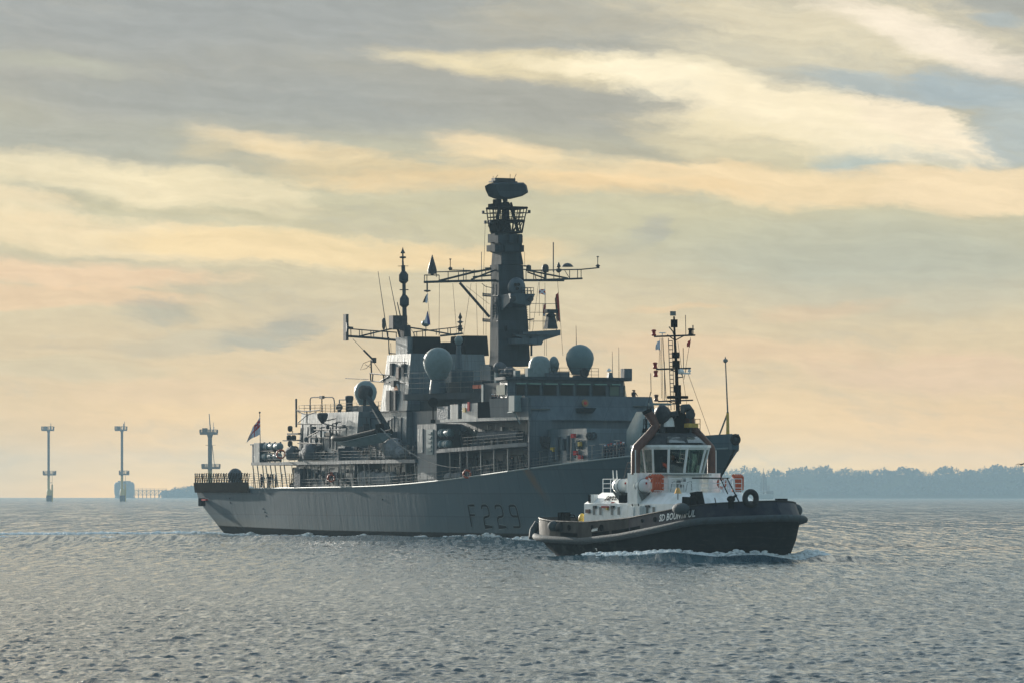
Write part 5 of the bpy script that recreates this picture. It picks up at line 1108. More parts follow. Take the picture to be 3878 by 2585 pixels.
# ------------------------------------------------------------------ flags
def flag(name, hoist, fly, mats, pick, label, cat='flag', nx=22, ny=14, rip=.12, group=None):
    """cloth between two hoist points and two fly points (world), rippled sideways; pick(u, v) -> material index"""
    h0, h1 = hoist; f0, f1 = fly; vs = []; base = h0.copy(); out = (f0-h0).cross(h1-h0)
    out = out.normalized() if out.length > 1e-6 else Vector((0, 1, 0))
    for j in range(ny+1):
        for i in range(nx+1):
            uu, vv = i/nx, j/ny
            p = (h0.lerp(h1, vv)).lerp(f0.lerp(f1, vv), uu)
            p = p+out*(rip*math.sin(uu*9+vv*2.5)*uu**.6)+Vector((0, 0, -.10*math.sin(uu*6+1)*uu))*(rip/.12)
            vs.append(p-base)
    fs = [(j*(nx+1)+i, j*(nx+1)+i+1, (j+1)*(nx+1)+i+1, (j+1)*(nx+1)+i) for j in range(ny) for i in range(nx)]
    n0 = len(vs); th = out*.012; vs2 = vs+[q_+th for q_ in vs]; fs2 = fs+[tuple(n0+k for k in reversed(f)) for f in fs]
    me = bpy.data.meshes.new(name); me.from_pydata([tuple(q_) for q_ in vs2], [], fs2)
    for m_ in mats: me.materials.append(m_)
    for k, p in enumerate(me.polygons): kk_ = k % len(fs); p.material_index = pick((kk_ % nx+.5)/nx, (kk_//nx+.5)/ny); p.use_smooth = True
    o = bpy.data.objects.new(name, me); sc.collection.objects.link(o); return tag(o, label, cat, group, base)
def ens(u_, v_):
    if abs(u_-.47) < .05 or abs(v_-.5) < .075: return 1
    if u_ < .42 and v_ < .40:
        du_, dv_ = abs(u_-.22), abs(v_-.22)
        if du_ < .04 or dv_ < .05: return 1
        if abs(du_-dv_) < .04: return 0
        return 2
    return 0
fw = lambda k, x, y, yy: FR.world(*a(k, x, y, yy))
fx_ = lambda k, x, y, xx: FR.world(*ax(k, x, y, xx))
flag('white_ensign', (fw(1, 688, 300, -6.05), fw(1, 690, 462, -6.05)), (fw(1, 585, 470, -7.5), fw(1, 568, 535, -7.3)), [M['whitec'], M['redc'], M['bluew']], ens, 'white flag with red cross and union canton at the frigate stern', rip=.22)
def halves(u_, v_): return 1 if u_ > .5 else 0
def cross_(u_, v_): return 1 if abs(u_-v_) < .2 or abs(u_+v_-1) < .2 else 0
YF = lambda x, y: fx_(3, x, y, 80.6)
g_ = 'signal flags on the main yard'
flag('signal_flag', (YF(44, 1068), YF(38, 1145)), (YF(22, 1090), YF(2, 1142)), [M['whitec'], M['navy']], halves, 'small black and white flag, upper one on the left halyard', group=g_, rip=.05)
flag('signal_flag', (YF(42, 1205), YF(62, 1315)), (YF(32, 1230), YF(14, 1305)), [M['bluew'], M['whitec']], halves, 'blue and white flag hanging below the black and white one', group=g_, rip=.05)
flag('signal_flag', (YF(973, 1035), YF(972, 1082)), (YF(922, 1040), YF(922, 1072)), [M['redc'], M['whitec']], cross_, 'small red flag with white crossing bars under the right yardarm', group=g_, rip=.05)
flag('signal_flag', (YF(975, 1150), YF(972, 1252)), (YF(960, 1160), YF(956, 1250)), [M['redc'], M['whitec']], lambda u_, v_: 1 if v_ > .8 else 0, 'narrow furled red flag beside the navigation radar', group=g_, rip=.05)
flag('signal_flag', (YF(1075, 1055), YF(1090, 1295)), (YF(1046, 1105), YF(1072, 1292)), [M['redc'], M['brown']], halves, 'long drooping dark red flag outboard on the right yardarm', group=g_, rip=.14)
# ------------------------------------------------------------------ the tug
TG = Frame(R(31), 0, 0)
TL = 29.2
TKX = [0, .5, 1.5, 3, 6, 20, 23, 25, 26.6, 27.8, 28.7, 29.2]
TKY = [3.1, 4.0, 4.5, 4.8, 4.95, 5.0, 4.8, 4.3, 3.5, 2.5, 1.4, .05]
def tug_out(scale=1.0): return [(x, -y*scale) for x, y in zip(TKX, TKY)]+[(x, y*scale) for x, y in reversed(list(zip(TKX, TKY)))]
def place_tug():            # stands the hull where its sides meet the measured sight lines
    Yc = 363.; c, s = TG.c, TG.s; TG.X0 = 12.5-14.6*s; TG.Y0 = Yc+14.6*c
    for _ in range(40):
        px = [CXP+FPX*(q.x)/q.y for q in (TG.world(x, y, 0) for x, y in tug_out(1.06))]
        TG.X0 += ((2027+3046)/2-(min(px)+max(px))/2)/FPX*Yc*.8
place_tug()
tug = thing('harbour_tug', 'black and white tug named SD BOUNTIFUL with twin brown exhausts, in front of the frigate', 'tug', TG.world(0, 0, 0), TG.rot)
def t(k, x, y, yy): return TG.K(P(k, x, y), yy)
def tx_(k, x, y, xx): return TG.KX(P(k, x, y), xx)
FZX = [0, 3.5, 9, 14.7, 20, 24.4, 29.2]; FZZ = [1.65, 1.45, 1.32, 1.73, 2.33, 2.92, 3.2]
BZX = [0, 1, 4, 8.8, 15.2, 21.5, 25, 29.2]; BZZ = [3.1, 3.05, 2.85, 2.79, 3.11, 3.83, 4.21, 4.45]
def fz(x): return itp(x, FZX, FZZ)
def bz(x): return itp(x, BZX, BZZ)
def thb(x): return itp(x, TKX, TKY)
def half_path(n=46):
    """outline parameter stations, stern centre -> round the starboard side -> bow centre"""
    pts = [(0.0, 0.0), (0.0, -1.2), (0.0, -2.2)]
    for x in np.concatenate([[0, .12, .5, 1, 1.5, 2.2], np.linspace(3, 22, 24), [23, 24, 25, 25.8, 26.6, 27.2, 27.8, 28.3, 28.7, 29.0, 29.15, 29.2]]): pts.append((float(x), -thb(float(x)) if x < 29.2 else 0.0))
    return pts
HP = half_path(); FULL = HP+[(x, -y) for x, y in reversed(HP[1:-1])]
def inset(x, y, k, fwd=0, aft=0):
    cx_ = min(max(x, 6), 22); return (cx_+(x-cx_)*(1-k)-fwd*max(0, (x-20)/9)+aft*max(0, (6-x)/6), y*(1-k))
def tug_ring(zf, k, fwd=0, aft=0): return [(*inset(x, y, k, fwd, aft), zf(x)) for x, y in FULL]
mb = MB(); mb.loft([tug_ring(lambda x: -1.2, .20, 2.0, 3.6), tug_ring(lambda x: 0, .11, 1.1, 2.4), tug_ring(lambda x: fz(x)*.5, .05, .5, 1.0), tug_ring(lambda x: fz(x)-.1, .02, .15, .2)], True, True)
def tug_extra(N, tcn, cc, p):
    sx = N.n('ShaderNodeSeparateXYZ'); N.put(sx.inputs[0], tcn.outputs['Object']); x, y, z = sx.outputs
    n1 = N.noise(N.xyz(N.m('MULTIPLY', x, .8), N.m('MULTIPLY', y, .8), N.m('MULTIPLY', z, 1.2)), 1, 6, .65).outputs['Fac']
    aft = N.maprange(x, 6, 17, 1, .15, True)
    cc = N.mix(N.m('MULTIPLY', N.maprange(n1, .42, .7, 0, 1, True), N.m('MULTIPLY', aft, .9)), cc, (.06, .075, .072, 1))
    n2 = N.noise(N.xyz(N.m('MULTIPLY', x, .6), N.m('MULTIPLY', y, .6), N.m('MULTIPLY', z, 5)), 1, 6, .7).outputs['Fac']
    cc = N.mix(N.m('MULTIPLY', N.maprange(n2, .56, .72, 0, 1, True), .6), cc, (.035, .04, .04, 1))
    cc = N.mix(N.m('MULTIPLY', N.maprange(N.m('ADD', z, N.m('MULTIPLY', n1, .3)), .3, .5, 1, 0, True), .8), cc, (.05, .025, .022, 1))
    return cc
M['tughull'] = mat('tug_black_hull', (.006, .010, .012), .8, spec=.01, extra=tug_extra)
M['tugnavy'] = mat('tug_navy_bulwark', (.007, .012, .028), .5, spec=.1, c2=(.03, .035, .045), scale=.8, bump=.02, bscale=1.5)
M['tugaft'] = mat('worn_glare_bulwark_paint', (.055, .055, .052), .6, spec=.04, c2=(.018, .019, .02), scale=.7, stretch=(1, 1, .35), bump=.03, bscale=1.6)
mb.build('hull', M['tughull'], tug)
mb = MB(); FF = [(x, y) for x, y in FULL]; mb.path([(x+(.25 if x > 26 else 0)*(x-26)/3.2, y*1.045, fz(x)+.02) for x, y in FF], .27, 10, closed=True); mb.build('rubbing_fender', M['fender'], tug)
# bulwark: worn aft half, its paler paint standing in for sun glare; navy fore half
def bul(name, i0, i1, m, sgn, th=.12):
    seg = HP[i0:i1+1]; L1, L2, L3, L4 = [], [], [], []
    for x, y in seg:
        lean = .02+.06*max(0, (x-18)/11); xi, yi = inset(x, y, .015); xt, yt = inset(x, y, lean, .35)
        L1.append((xi, sgn*yi, fz(x)+.05)); L2.append((xt, sgn*yt, bz(x))); xt2, yt2 = inset(x, y, lean+.03, .35); L3.append((xt2, sgn*yt2, bz(x))); xi2, yi2 = inset(x, y, .045); L4.append((xi2, sgn*yi2, fz(x)+.05))
    n = len(seg); mb = MB().add(L1+L2+L3+L4, [(r_*n+i, r_*n+i+1, ((r_+1) % 4)*n+i+1, ((r_+1) % 4)*n+i) for r_ in range(4) for i in range(n-1)], False)
    o = mb.build(name, m, tug); MB().path([(p[0], p[1], p[2]+.03) for p in L2], .07, 6).build('capping_rail', M['rubber'] if name != 'aft_bulwark' else M['tugaft'], o); return o
isp = max(i for i, p in enumerate(HP) if p[0] <= 16.0 and i > 5)
for sgn in (1, -1): bul('aft_bulwark', 0, isp, M['tugaft'], sgn); bul('fore_bulwark', isp, len(HP)-1, M['tugnavy'], sgn)
mb = MB(); mb.loft([[(*inset(x, y, .05), fz(x)-.02) for x, y in FULL], [(*inset(x, y, .05), fz(x)+.12) for x, y in FULL]]); mb.build('deck', M['deckm'], tug)
# freeing ports and round fairleads in the aft bulwark
def side_y(x, z):
    f = (z-fz(x))/max(.1, bz(x)-fz(x)); return -(thb(x)*(1-(.015+(.02+.06*max(0, (x-18)/11)-.015)*f)))
for (zx0, zx1, zy0, zy1) in ((300, 440, 578, 600), (560, 700, 580, 602), (720, 860, 560, 575), (870, 950, 540, 560)):
    p_, q_ = t(6, zx0, zy1, -4.9), t(6, zx1, zy1, -4.9); h_ = .3
    mb = MB(); n_ = 5
    for i in range(n_): xa, xb = p_.x+(q_.x-p_.x)*i/n_, p_.x+(q_.x-p_.x)*(i+1)/n_; mb.hexa([(xa, side_y(xa, fz(xa)+.35)-.02, fz(xa)+.3), (xb, side_y(xb, fz(xb)+.35)-.02, fz(xb)+.3), (xb, side_y(xb, 2)+.1, fz(xb)+.3), (xa, side_y(xa, 2)+.1, fz(xa)+.3)], [(xa, side_y(xa, fz(xa)+.7)-.02, fz(xa)+.3+h_), (xb, side_y(xb, fz(xb)+.7)-.02, fz(xb)+.3+h_), (xb, side_y(xb, 2)+.1, fz(xb)+.3+h_), (xa, side_y(xa, 2)+.1, fz(xa)+.3+h_)])
    mb.build('freeing_port', M['black'], tug)
for (zx, zy, r_) in ((373, 525, .2), (636, 527, .22), (560, 520, .12), (1070, 460, .17), (968, 470, .1)):
    q = t(6, zx, zy, -4.9); yy = side_y(q.x, q.z); MB().torus((q.x, yy-.02, q.z), r_, .05, (0, 1, 0), 14, 5).lathe((q.x, yy+.02, q.z), [(0, r_), (.05, r_)], 12, (0, -1, 0)).build('fairlead', M['black'], tug)
# name and lettering: text laid on curved plating
def lettering(name, s, size, place, m, parent, shear=0, bold=.0, sy=1.0):
    cu = bpy.data.curves.new(name, 'FONT'); cu.body = s; cu.size = size; cu.shear = shear; cu.offset = bold; cu.resolution_u = 2
    o = bpy.data.objects.new(name, cu); sc.collection.objects.link(o); dg = bpy.context.evaluated_depsgraph_get()
    me = bpy.data.meshes.new_from_object(o.evaluated_get(dg)); bpy.data.objects.remove(o)
    wd_ = max(v_.co.x for v_ in me.vertices)
    for v_ in me.vertices: v_.co = Vector(place(v_.co.x/wd_, v_.co.y*sy))
    me.materials.clear(); me.materials.append(m); o = bpy.data.objects.new(name, me); sc.collection.objects.link(o); o.parent = parent; return o
q0, q1 = t(6, 1100, 478, -4.95), t(6, 1350, 437, -4.95)
def on_tug(x, z): return (x, side_y(x, z)-.035, z)
lettering('ship_name', 'SD BOUNTIFUL', .74, lambda u_, v_: on_tug(q0.x+u_*(q1.x-q0.x), q0.z+(q1.z-q0.z)*u_+v_*.98+.02), M['whitep'], tug, .15, .016)
mb = MB()                                            # faded small lettering, too worn to read: short white strokes
for i in range(6): q2 = t(6, 561+i*8, 556-i*1.6, -4.9); yy = side_y(q2.x, q2.z)-.03; mb.box(q2.x-.07, q2.x+.05, yy, yy+.04, q2.z-.02, q2.z+(.2 if i % 2 else .13))
for o_ in mb.split('worn_lettering', M['whitep'], tug): pass
for i, zx in enumerate((605, 900, 960, 1110, 1200, 1275)):
    q = t(6, zx, 752, -4.7); 
    MB().box(q.x-.1, q.x+.1, -4.9, -4.5, .62, .70).box(q.x+.05, q.x+.12, -4.9, -4.5, .4, .62).build('draught_mark', M['whitep'], tug) if False else None
mb = MB()
for zx, zy in ((605, 762), (625, 757), (900, 752), (955, 748), (1110, 752), (1200, 738), (1275, 742), (430, 748), (605, 697)):
    q = t(6, zx, zy, -4.6); k_ = .11-(.11-.05)*min(1, max(0, q.z/(fz(q.x)*.5))); yy = -thb(q.x)*(1-k_)
    mb.box(q.x-.14, q.x+.14, yy-.03, yy+.05, q.z-.03, q.z+.04); mb.box(q.x+.04, q.x+.12, yy-.03, yy+.05, q.z-.16, q.z-.03)
mb.split('draught_mark', M['whitep'], tug)

# ---- deckhouse with chamfered shoulders
def chouse(mb, x0, x1, hy, z0, zs, zt, ins, xi0, xi1, r_=0.0):
    def ring(xa, xb, h, z, c_=.8): return [(xa, -h+c_*.4, z), (xa+c_*.3, -h, z), (xb-c_, -h, z), (xb, -h+c_*1.3, z), (xb, h-c_*1.3, z), (xb-c_, h, z), (xa+c_*.3, h, z), (xa, h-c_*.4, z)]
    return mb.loft([ring(x0, x1, hy, z0), ring(x0, x1, hy, zs), ring(x0+xi0, x1-xi1, hy-ins, zt)])
mb = chouse(MB(), 6.7, 21.2, 3.65, 1.5, 4.25, 5.12, .85, 1.3, .9); dhs = mb.build('deckhouse', M['whitep'], tug)
for zx in (145, 215, 340, 412, 720, 790):
    p_ = t(7, zx-13, 990, -3.66); q_ = t(7, zx+13, 905, -3.66); fr = MB().box(p_.x-.05, q_.x+.05, -3.69, -3.6, p_.z-.05, q_.z+.05).build('deckhouse_window', M['whitep'], tug); MB().box(p_.x, q_.x, -3.705, -3.6, p_.z, q_.z).build('pane', M['steel'], fr)
p_, q_ = t(7, 465, 1035, -4.0), t(7, 640, 893, -4.0)
mb = MB(); mb.hexa([(p_.x, -4.05, 1.6), (q_.x, -4.05, 1.6), (q_.x, -3.6, 1.6), (p_.x, -3.6, 1.6)], [(p_.x+.4, -4.0, q_.z), (q_.x, -4.0, q_.z), (q_.x, -3.6, q_.z), (p_.x+.4, -3.6, q_.z)]); mb.build('companionway', M['whitep'], tug)
for zx in (545, 612): p2 = t(7, zx-22, 1010, -4.08); q2 = t(7, zx+22, 905, -4.08); d_ = MB().box(p2.x, q2.x, -4.1, -4.02, p2.z, q2.z).build('side_door', M['whitep'], tug); MB().box(q2.x-.12, q2.x-.05, -4.16, -4.1, p2.z+.8, p2.z+1.0).build('door_handle', M['dark'], d_)
for zx, zy, w_, h_, m_ in ((262, 905, .9, .14, 'red'), (150, 905, .35, .2, 'dark'), (342, 905, .35, .2, 'dark'), (720, 897, .5, .15, 'dark'), (75, 950, .5, .28, 'brown'), (285, 925, .2, .2, 'yellow')):
    q = t(7, zx, zy, -3.75); MB().cbox((q.x, -3.76, q.z), w_, .16, h_).build('wall_lamp' if m_ == 'dark' else 'wall_fitting', M[m_], tug)
def shoulder(x, d): return (x, -3.65+.85*d-.03, 4.25+.87*d+.03)     # on the sloped shoulder, d 0..1
q = t(7, 262, 835, -3.3)
lettering('company_name', 'serco', .76, lambda u_, v_: shoulder(q.x+u_*1.85, .30+v_*1.0), M['black'], tug, .25, .02)
MB().add([shoulder(q.x+1.3, .05), shoulder(q.x+1.8, .05), shoulder(q.x+1.85, .14), shoulder(q.x+1.35, .14)], [(0, 1, 2, 3)]).build('company_stripe', M['red'], tug)
for zx0, zx1, zy0, zy1 in ((90, 120, 772, 858), (420, 502, 775, 860)):
    p_, q_ = t(7, zx0, zy1, -3.5), t(7, zx1, zy0, -3.5); MB().box(p_.x, q_.x, -3.6, -3.3, p_.z, q_.z).build('navigation_light_screen', M['black'], tug)
p_, q_ = t(7, 122, 862, -3.4), t(7, 160, 770, -3.4); MB().box(p_.x, q_.x, -3.6, -3.2, p_.z, q_.z).build('screen_bracket', M['whitep'], tug)

# ---- exhaust casings, pipes
UD = 5.12
for sgn, nm in ((-1, 0), (1, 1)):
    ys = sgn*3.3
    cs = MB().box(13.5, 14.9, ys-.5, ys+.55, UD-.9 if sgn < 0 else UD, 6.62).build('exhaust_casing', M['whitep'], tug)
    mb = MB(); px_ = 14.2
    mb.path([(px_, ys+.2*sgn, 6.5), (px_, ys+.2*sgn, 8.2), (px_, ys+.1*sgn, 8.55), (px_, sgn*2.1, 9.75), (px_, sgn*1.55, 10.35), (px_, sgn*1.5, 10.9)] if sgn > 0 else [(px_, ys-.2, 6.5), (px_, ys-.2, 8.2), (px_, ys-.1, 8.55), (px_, -2.2, 9.6), (px_, -1.65, 10.25), (px_-.2, -1.9, 10.9), (px_-.3, -2.2, 11.3)], .35, 12)
    pipe = mb.build('exhaust_pipe', M['brown'], tug)
    if sgn > 0: MB().path([(px_, 1.5, 10.85), (px_, 1.5, 11.4), (px_, 1.3, 11.65), (px_, .8, 11.6)], .34, 12).build('exhaust_elbow', M['fender'], pipe)
    else: MB().lathe((px_-.3, -2.2, 11.25), [(0, .38), (.25, .38)], 14, (-.2, -.4, 1)).build('exhaust_tip', M['black'], pipe)
    MB().tube((px_+.3, ys+sgn*.4, 6.6), (px_+.3, ys+sgn*.4, 8.4), .05, 5).build('drain_pipe', M['whitep'], pipe)
for sgn in (-1, 1):
    mb = MB(); x0, x1 = 12.0, 16.6
    mb.box(11.0, 12.7, sgn*2.95-.4, sgn*2.95+.4, UD, 5.9); mb.build('deck_locker', M['whitep'], tug)
# ---- wheelhouse
def octo(xa, xb, h, c_, z): return [(xa, -h+c_*.6, z), (xa+c_*.6, -h, z), (xb-c_, -h, z), (xb, -h+c_, z), (xb, h-c_, z), (xb-c_, h, z), (xa+c_*.6, h, z), (xa, h-c_*.6, z)]
W0, W1, W2 = octo(12.2, 15.6, 2.25, .8, 6.5), octo(11.9, 16.1, 2.6, .9, 8.58), octo(12.2, 15.5, 2.2, .8, UD)
MB().loft([W2, W0]).build('wheelhouse_base', M['whitep'], tug)
wh = MB().loft([[(x, y, 8.58) for x, y, z in octo(11.7, 16.25, 2.75, 1.0, 8.6)], [(x, y, 8.78) for x, y, z in octo(11.7, 16.25, 2.75, 1.0, 8.6)]]).build('wheelhouse_roof', M['whitep'], tug)
MB().loft([octo(11.9, 16.0, 2.55, 1.0, 8.78), octo(12.3, 15.7, 2.0, .9, 9.35), octo(12.5, 15.3, 1.6, .8, 9.7)]).build('roof_visor', M['dark'], tug)
for yy in (-.95, .75): MB().hexa([(16.2, yy-.75, 8.95), (16.22, yy+.75, 8.95), (15.9, yy+.75, 8.92), (15.9, yy-.75, 8.92)], [(15.62, yy-.5, 9.42), (15.62, yy+.5, 9.42), (15.4, yy+.5, 9.42), (15.4, yy-.5, 9.42)]).build('skylight', M['mirror'], tug)
g = bpy.data.materials.new('wheelhouse_glass'); g.use_nodes = True; N = NT(g.node_tree); N.t.nodes.clear()
tr = N.n('ShaderNodeBsdfTransparent'); tr.inputs[0].default_value = (.34, .46, .42, 1); gl = N.n('ShaderNodeBsdfGlossy'); gl.inputs['Roughness'].default_value = .05; gl.inputs[0].default_value = (.9, 1, .95, 1)
fr_n = N.n('ShaderNodeFresnel'); fr_n.inputs[0].default_value = 1.5; ms = N.n('ShaderNodeMixShader'); N.put(ms.inputs[0], N.m('ADD', fr_n.outputs[0], .04)); N.put(ms.inputs[1], tr.outputs[0]); N.put(ms.inputs[2], gl.outputs[0]); ou = N.n('ShaderNodeOutputMaterial'); N.put(ou.inputs[0], ms.outputs[0])
M['clear'] = g
MB().loft([[(x*.96+.5, y*.9, 6.52) for x, y, z in octo(12.1, 13.4, 1.8, .3, 6.5)], [(x*.96+.5, y*.9, 7.5) for x, y, z in octo(12.1, 13.4, 1.8, .3, 7.5)]]).build('wheelhouse_console', M['dark'], tug)
n8 = 8
for i in range(n8):
    a0, a1, b0, b1 = Vector(W0[i]), Vector(W0[(i+1) % n8]), Vector(W1[i]), Vector(W1[(i+1) % n8])
    MB().path([a0, b0], .09, 6).build('window_pillar', M['whitep'], tug)
    splits = {3: 2, 1: 2, 5: 2, 7: 2}.get(i, 1)
    for k in range(splits):
        f0, f1 = k/splits, (k+1)/splits; c0, c1, d0, d1 = a0.lerp(a1, f0), a0.lerp(a1, f1), b0.lerp(b1, f0), b0.lerp(b1, f1)
        if k: MB().path([c0, d0], .09, 6).build('window_pillar', M['whitep'], tug)
        cen = (c0+c1+d0+d1)/4; quad = [c0, c1, d1, d0]; inn = [cen+(p-cen)*.86 for p in quad]; nrm = (c1-c0).cross(d0-c0).normalized()*.03
        out_ = quad+inn; fs = [(j, (j+1) % 4, 4+(j+1) % 4, 4+j) for j in range(4)]
        fs_all = fs+[tuple(8+j for j in f) for f in reversed(fs)]
        fro = MB().add([p-nrm for p in out_]+[p+nrm for p in out_], fs_all+[(4+j, 4+(j+1) % 4, 12+(j+1) % 4, 12+j) for j in range(4)]).build('wheelhouse_window' if i != 1 or k else 'wheelhouse_door', M['whitep'], tug)
        if i == 7: MB().add([p for p in inn], [(0, 1, 2, 3)]).build('pane', M['clear'], fro)
        else: MB().add([p for p in inn], [(0, 1, 2, 3)]).build('pane', M['clear'], fro)
MB().box(12.3, 12.5, -1.6, 1.6, 6.6, 8.5).build('wheelhouse_rear_bulkhead', M['dark'], tug)
o = MB().box(-.3, .3, -.3, .3, .4, .55).box(-.35, -.22, -.3, .3, .55, 1.35).tube((0, 0, 0), (0, 0, .4), .08, 8).build('helm_chair', M['dark'])
tag(o, 'dark high backed chair inside the tug wheelhouse', 'chair', None, TG.world(14.6, -.9, 6.52), TG.rot)
MB().box(12.2, 16.0, -2.3, 2.3, 6.46, 6.52).build('wheelhouse_floor', M['deckm'], tug)
person(TG.world(15.0, .2-.9, 6.5), TG.rot, 'rail', 'hair', 'hair', 'tug crew member in an orange vest behind the left front window', None, 1.0, 'orange')
person(TG.world(14.6, .8, 6.5), TG.rot-R(20), 'folded', 'hair', 'hair', 'tug crew member in dark clothes behind the right front window')
# front face details under the windows
for zx, zy in ((1115, 612), (1095, 685), (1060, 640)): q = tx_(7, zx, zy, 16.05); MB().cbox((q.x-.05, q.y, q.z), .12, .3, .3).build('front_fitting', M['steel'], tug)
mb = MB()
for yy in (-1.6, -1.0, -.2): mb.path([(16.2, yy, 5.2), (16.2, yy+.15, 5.9), (16.2, yy+.5, 6.0), (16.2, yy+.55, 5.3)], .03, 4)
mb.build('hose_hanger', M['steel'], tug)
# ---- railings of the upper deck
mb = MB(); rp = [(17.6, -2.7, UD), (19.6, -2.7, UD), (20.1, -1.6, UD), (20.1, .3, UD)]
mb.rails([(8.2, 2.7, UD), (8.2, -2.7, UD), (12.8, -2.75, UD)], 1.05, 3, .035, 1.3); mb.rails(rp, 1.05, 3, .035, 1.2); mb.rails([(20.1, 1.6, UD), (19.6, 2.7, UD), (15.4, 2.75, UD)], 1.05, 3, .035, 1.2)
mb.rails([(15.5, -2.75, UD), (17.6, -2.7, UD)], 1.05, 3, .035, 1.0); mb.build('upper_railing', M['whitep'], tug)
mb = MB(); mb.path([(20.15, -2.2, UD+1.1), (20.15, .35, UD+1.1), (20.9, .55, UD-.1)], .05, 5); mb.path([(20.1, 1.0, UD+1.1), (21.0, 1.2, UD-.2), (21.6, 1.6, 3.6)], .05, 5); mb.path([(15.3, 2.9, UD+1.1), (20.1, 1.2, UD+1.1)], .04, 5); mb.build('stair_handrail', M['black'], tug)
for zx, zt, zb in ((345, 510, 640), (385, 510, 660), (545, 510, 640), (575, 515, 640)): MB().tube(t(7, zx+8, zb, -3.0), t(7, zx, zt, -3.0), .05, 5).build('rail_post', M['whitep'], tug)
# life-saving gear on the tug
for i, (zx, lab) in enumerate(((435, 'white domed life raft canister aft of the left exhaust casing'), (660, 'white domed life raft canister between casing and wheelhouse'))):
    q = t(7, zx, 678, -3.3); r_ = thing('raft_canister', lab, 'life raft', TG.world(q.x, -3.3, q.z), TG.rot, 'white raft canisters on the tug')
    MB().lathe((-.75, 0, 0), [(0, .1), (.06, .36), (.2, .5), (.5, .55), (1.0, .55), (1.3, .5), (1.44, .36), (1.5, .1)], 18, (1, 0, 0)).build('shell', M['whitep'], r_)
    MB().lathe((-.2, 0, 0), [(0, .57), (.06, .57)], 18, (1, 0, 0)).lathe((.25, 0, 0), [(0, .57), (.06, .57)], 18, (1, 0, 0)).build('band', M['steel'], r_)
    MB().hexa([(-.2, -.1, -1.15), (.2, -.1, -1.15), (.2, .1, -1.15), (-.2, .1, -1.15)], [(-.6, -.4, -.5), (.6, -.4, -.5), (.6, .4, -.5), (-.6, .4, -.5)]).build('cradle', M['steel'], r_)
    MB().cbox((.77, -.1, .2), .03, .14, .16).build('emblem_patch', M['red'], r_)
for (zx, zy, xx, w_, h_, lab) in ((815, 650, 16.4, .72, 1.2, 'orange rescue cradle on the rail left of the wheelhouse windows'), (1682, 650, 15.6, .66, 1.2, 'orange rescue cradle at the far right end of the tug rail')):
    q = tx_(7, zx, zy, xx); r_ = thing('rescue_cradle', lab, 'rescue gear', TG.world(xx, q.y, q.z-h_/2), TG.rot, 'orange rescue cradles')
    mb = MB()
    for k in range(4): mb.path([(0, -w_/2+w_*k/3, .05), (.22, -w_/2+w_*k/3, .1), (.25, -w_/2+w_*k/3, h_-.1), (0, -w_/2+w_*k/3, h_-.02)], .15, 8)
    mb.build('cradle_roll', M['orange'], r_); MB().box(-.02, .34, -w_/2-.05, w_/2+.05, h_*.5, h_*.55).box(-.02, .34, -w_/2-.05, w_/2+.05, .0, .05).build('strap', M['whitep'], r_)
q = tx_(7, 735, 615, 15.2); lifebuoy(TG.world(15.2, q.y, q.z), TG.rot, 'orange lifebuoy left of the tug wheelhouse, beside the rescue cradle', .26, 'lifebuoys on the tug')
q = tx_(7, 1505, 650, 15.6); lifebuoy(TG.world(15.8, q.y, q.z), TG.rot, 'red lifebuoy on the right hand rail of the tug', .36, 'lifebuoys on the tug')
for i, zx in enumerate((1565, 1630)):
    q = tx_(7, zx, 670, 15.9); o = MB().path([(0, -.22, -.6), (0, -.18, .3), (0, 0, .55), (0, .18, .3), (0, .22, -.6)], .09, 8).build('rope_hank', M['whitec']); tag(o, ('left', 'right')[i]+' one of two white rope hanks on the right hand tug rail', 'rope', 'rope hanks on the rail', TG.world(15.9, q.y, q.z), TG.rot)
# bell
q = t(7, 1047, 770, -1.0); bl = thing('ship_bell', 'brass bell on a bracket above the tug foredeck', 'bell', TG.world(*tx_(7, 1047, 825, 20.6)), TG.rot)
MB().lathe((0, 0, .45), [(0, .30), (.08, .25), (.28, .17), (.42, .12), (.47, .02)], 14).build('bell_body', M['gold'], bl); MB().tube((0, 0, 0), (0, 0, .5), .04, 6).tube((-.05, 0, .9), (-.05, 0, 1.15), .03, 6).build('bracket', M['dark'], bl)
# foredeck gear
mb = MB(); p_ = tx_(7, 1275, 870, 23.0); tp = tx_(7, 1270, 752, 22.6)
mb.loft([[(22.6, p_.y-.05, 2.9), (23.2, p_.y-.05, 2.9), (23.2, p_.y+.6, 2.9), (22.6, p_.y+.6, 2.9)], [(22.6, p_.y-.2, 4.3), (23.2, p_.y-.2, 4.3), (23.2, p_.y+.4, 4.3), (22.6, p_.y+.4, 4.3)], [(22.5, tp.y-.75, tp.z), (23.2, tp.y-.75, tp.z), (23.2, tp.y-.05, tp.z+.1), (22.5, tp.y-.05, tp.z+.1)]])
mb.build('towing_staple', M['black'], tug)
mb = MB(); mb.tube((22.4, -.8, 3.4), (22.4, 1.8, 3.4), .45, 14); mb.box(22, 22.8, -1.0, -.8, 2.9, 4.0); mb.box(22, 22.8, 1.8, 2.0, 2.9, 4.0); mb.build('towing_winch', M['dark'], tug)
for zx, zy in ((1130, 862), (1215, 850)): q = t(7, zx, zy, -3.7); MB().tube((q.x, -3.7, 3.2), (q.x+.1, -3.7, q.z+.45), .32, 12).build('bollard', M['black'], tug)
q = tx_(8, 1130, 935, 27.0); MB().ball(q, .25, .35, .25, 10, 6).cbox(q-Vector((0, 0, .4)), .3, .3, .6).tube(q, q+Vector((.3, .3, .3)), .1, 6).tube((q.x, q.y-1.3, q.z-.5), (q.x, q.y-1.45, q.z+.1), .04, 5).build('deck_floodlight', M['black'], tug)
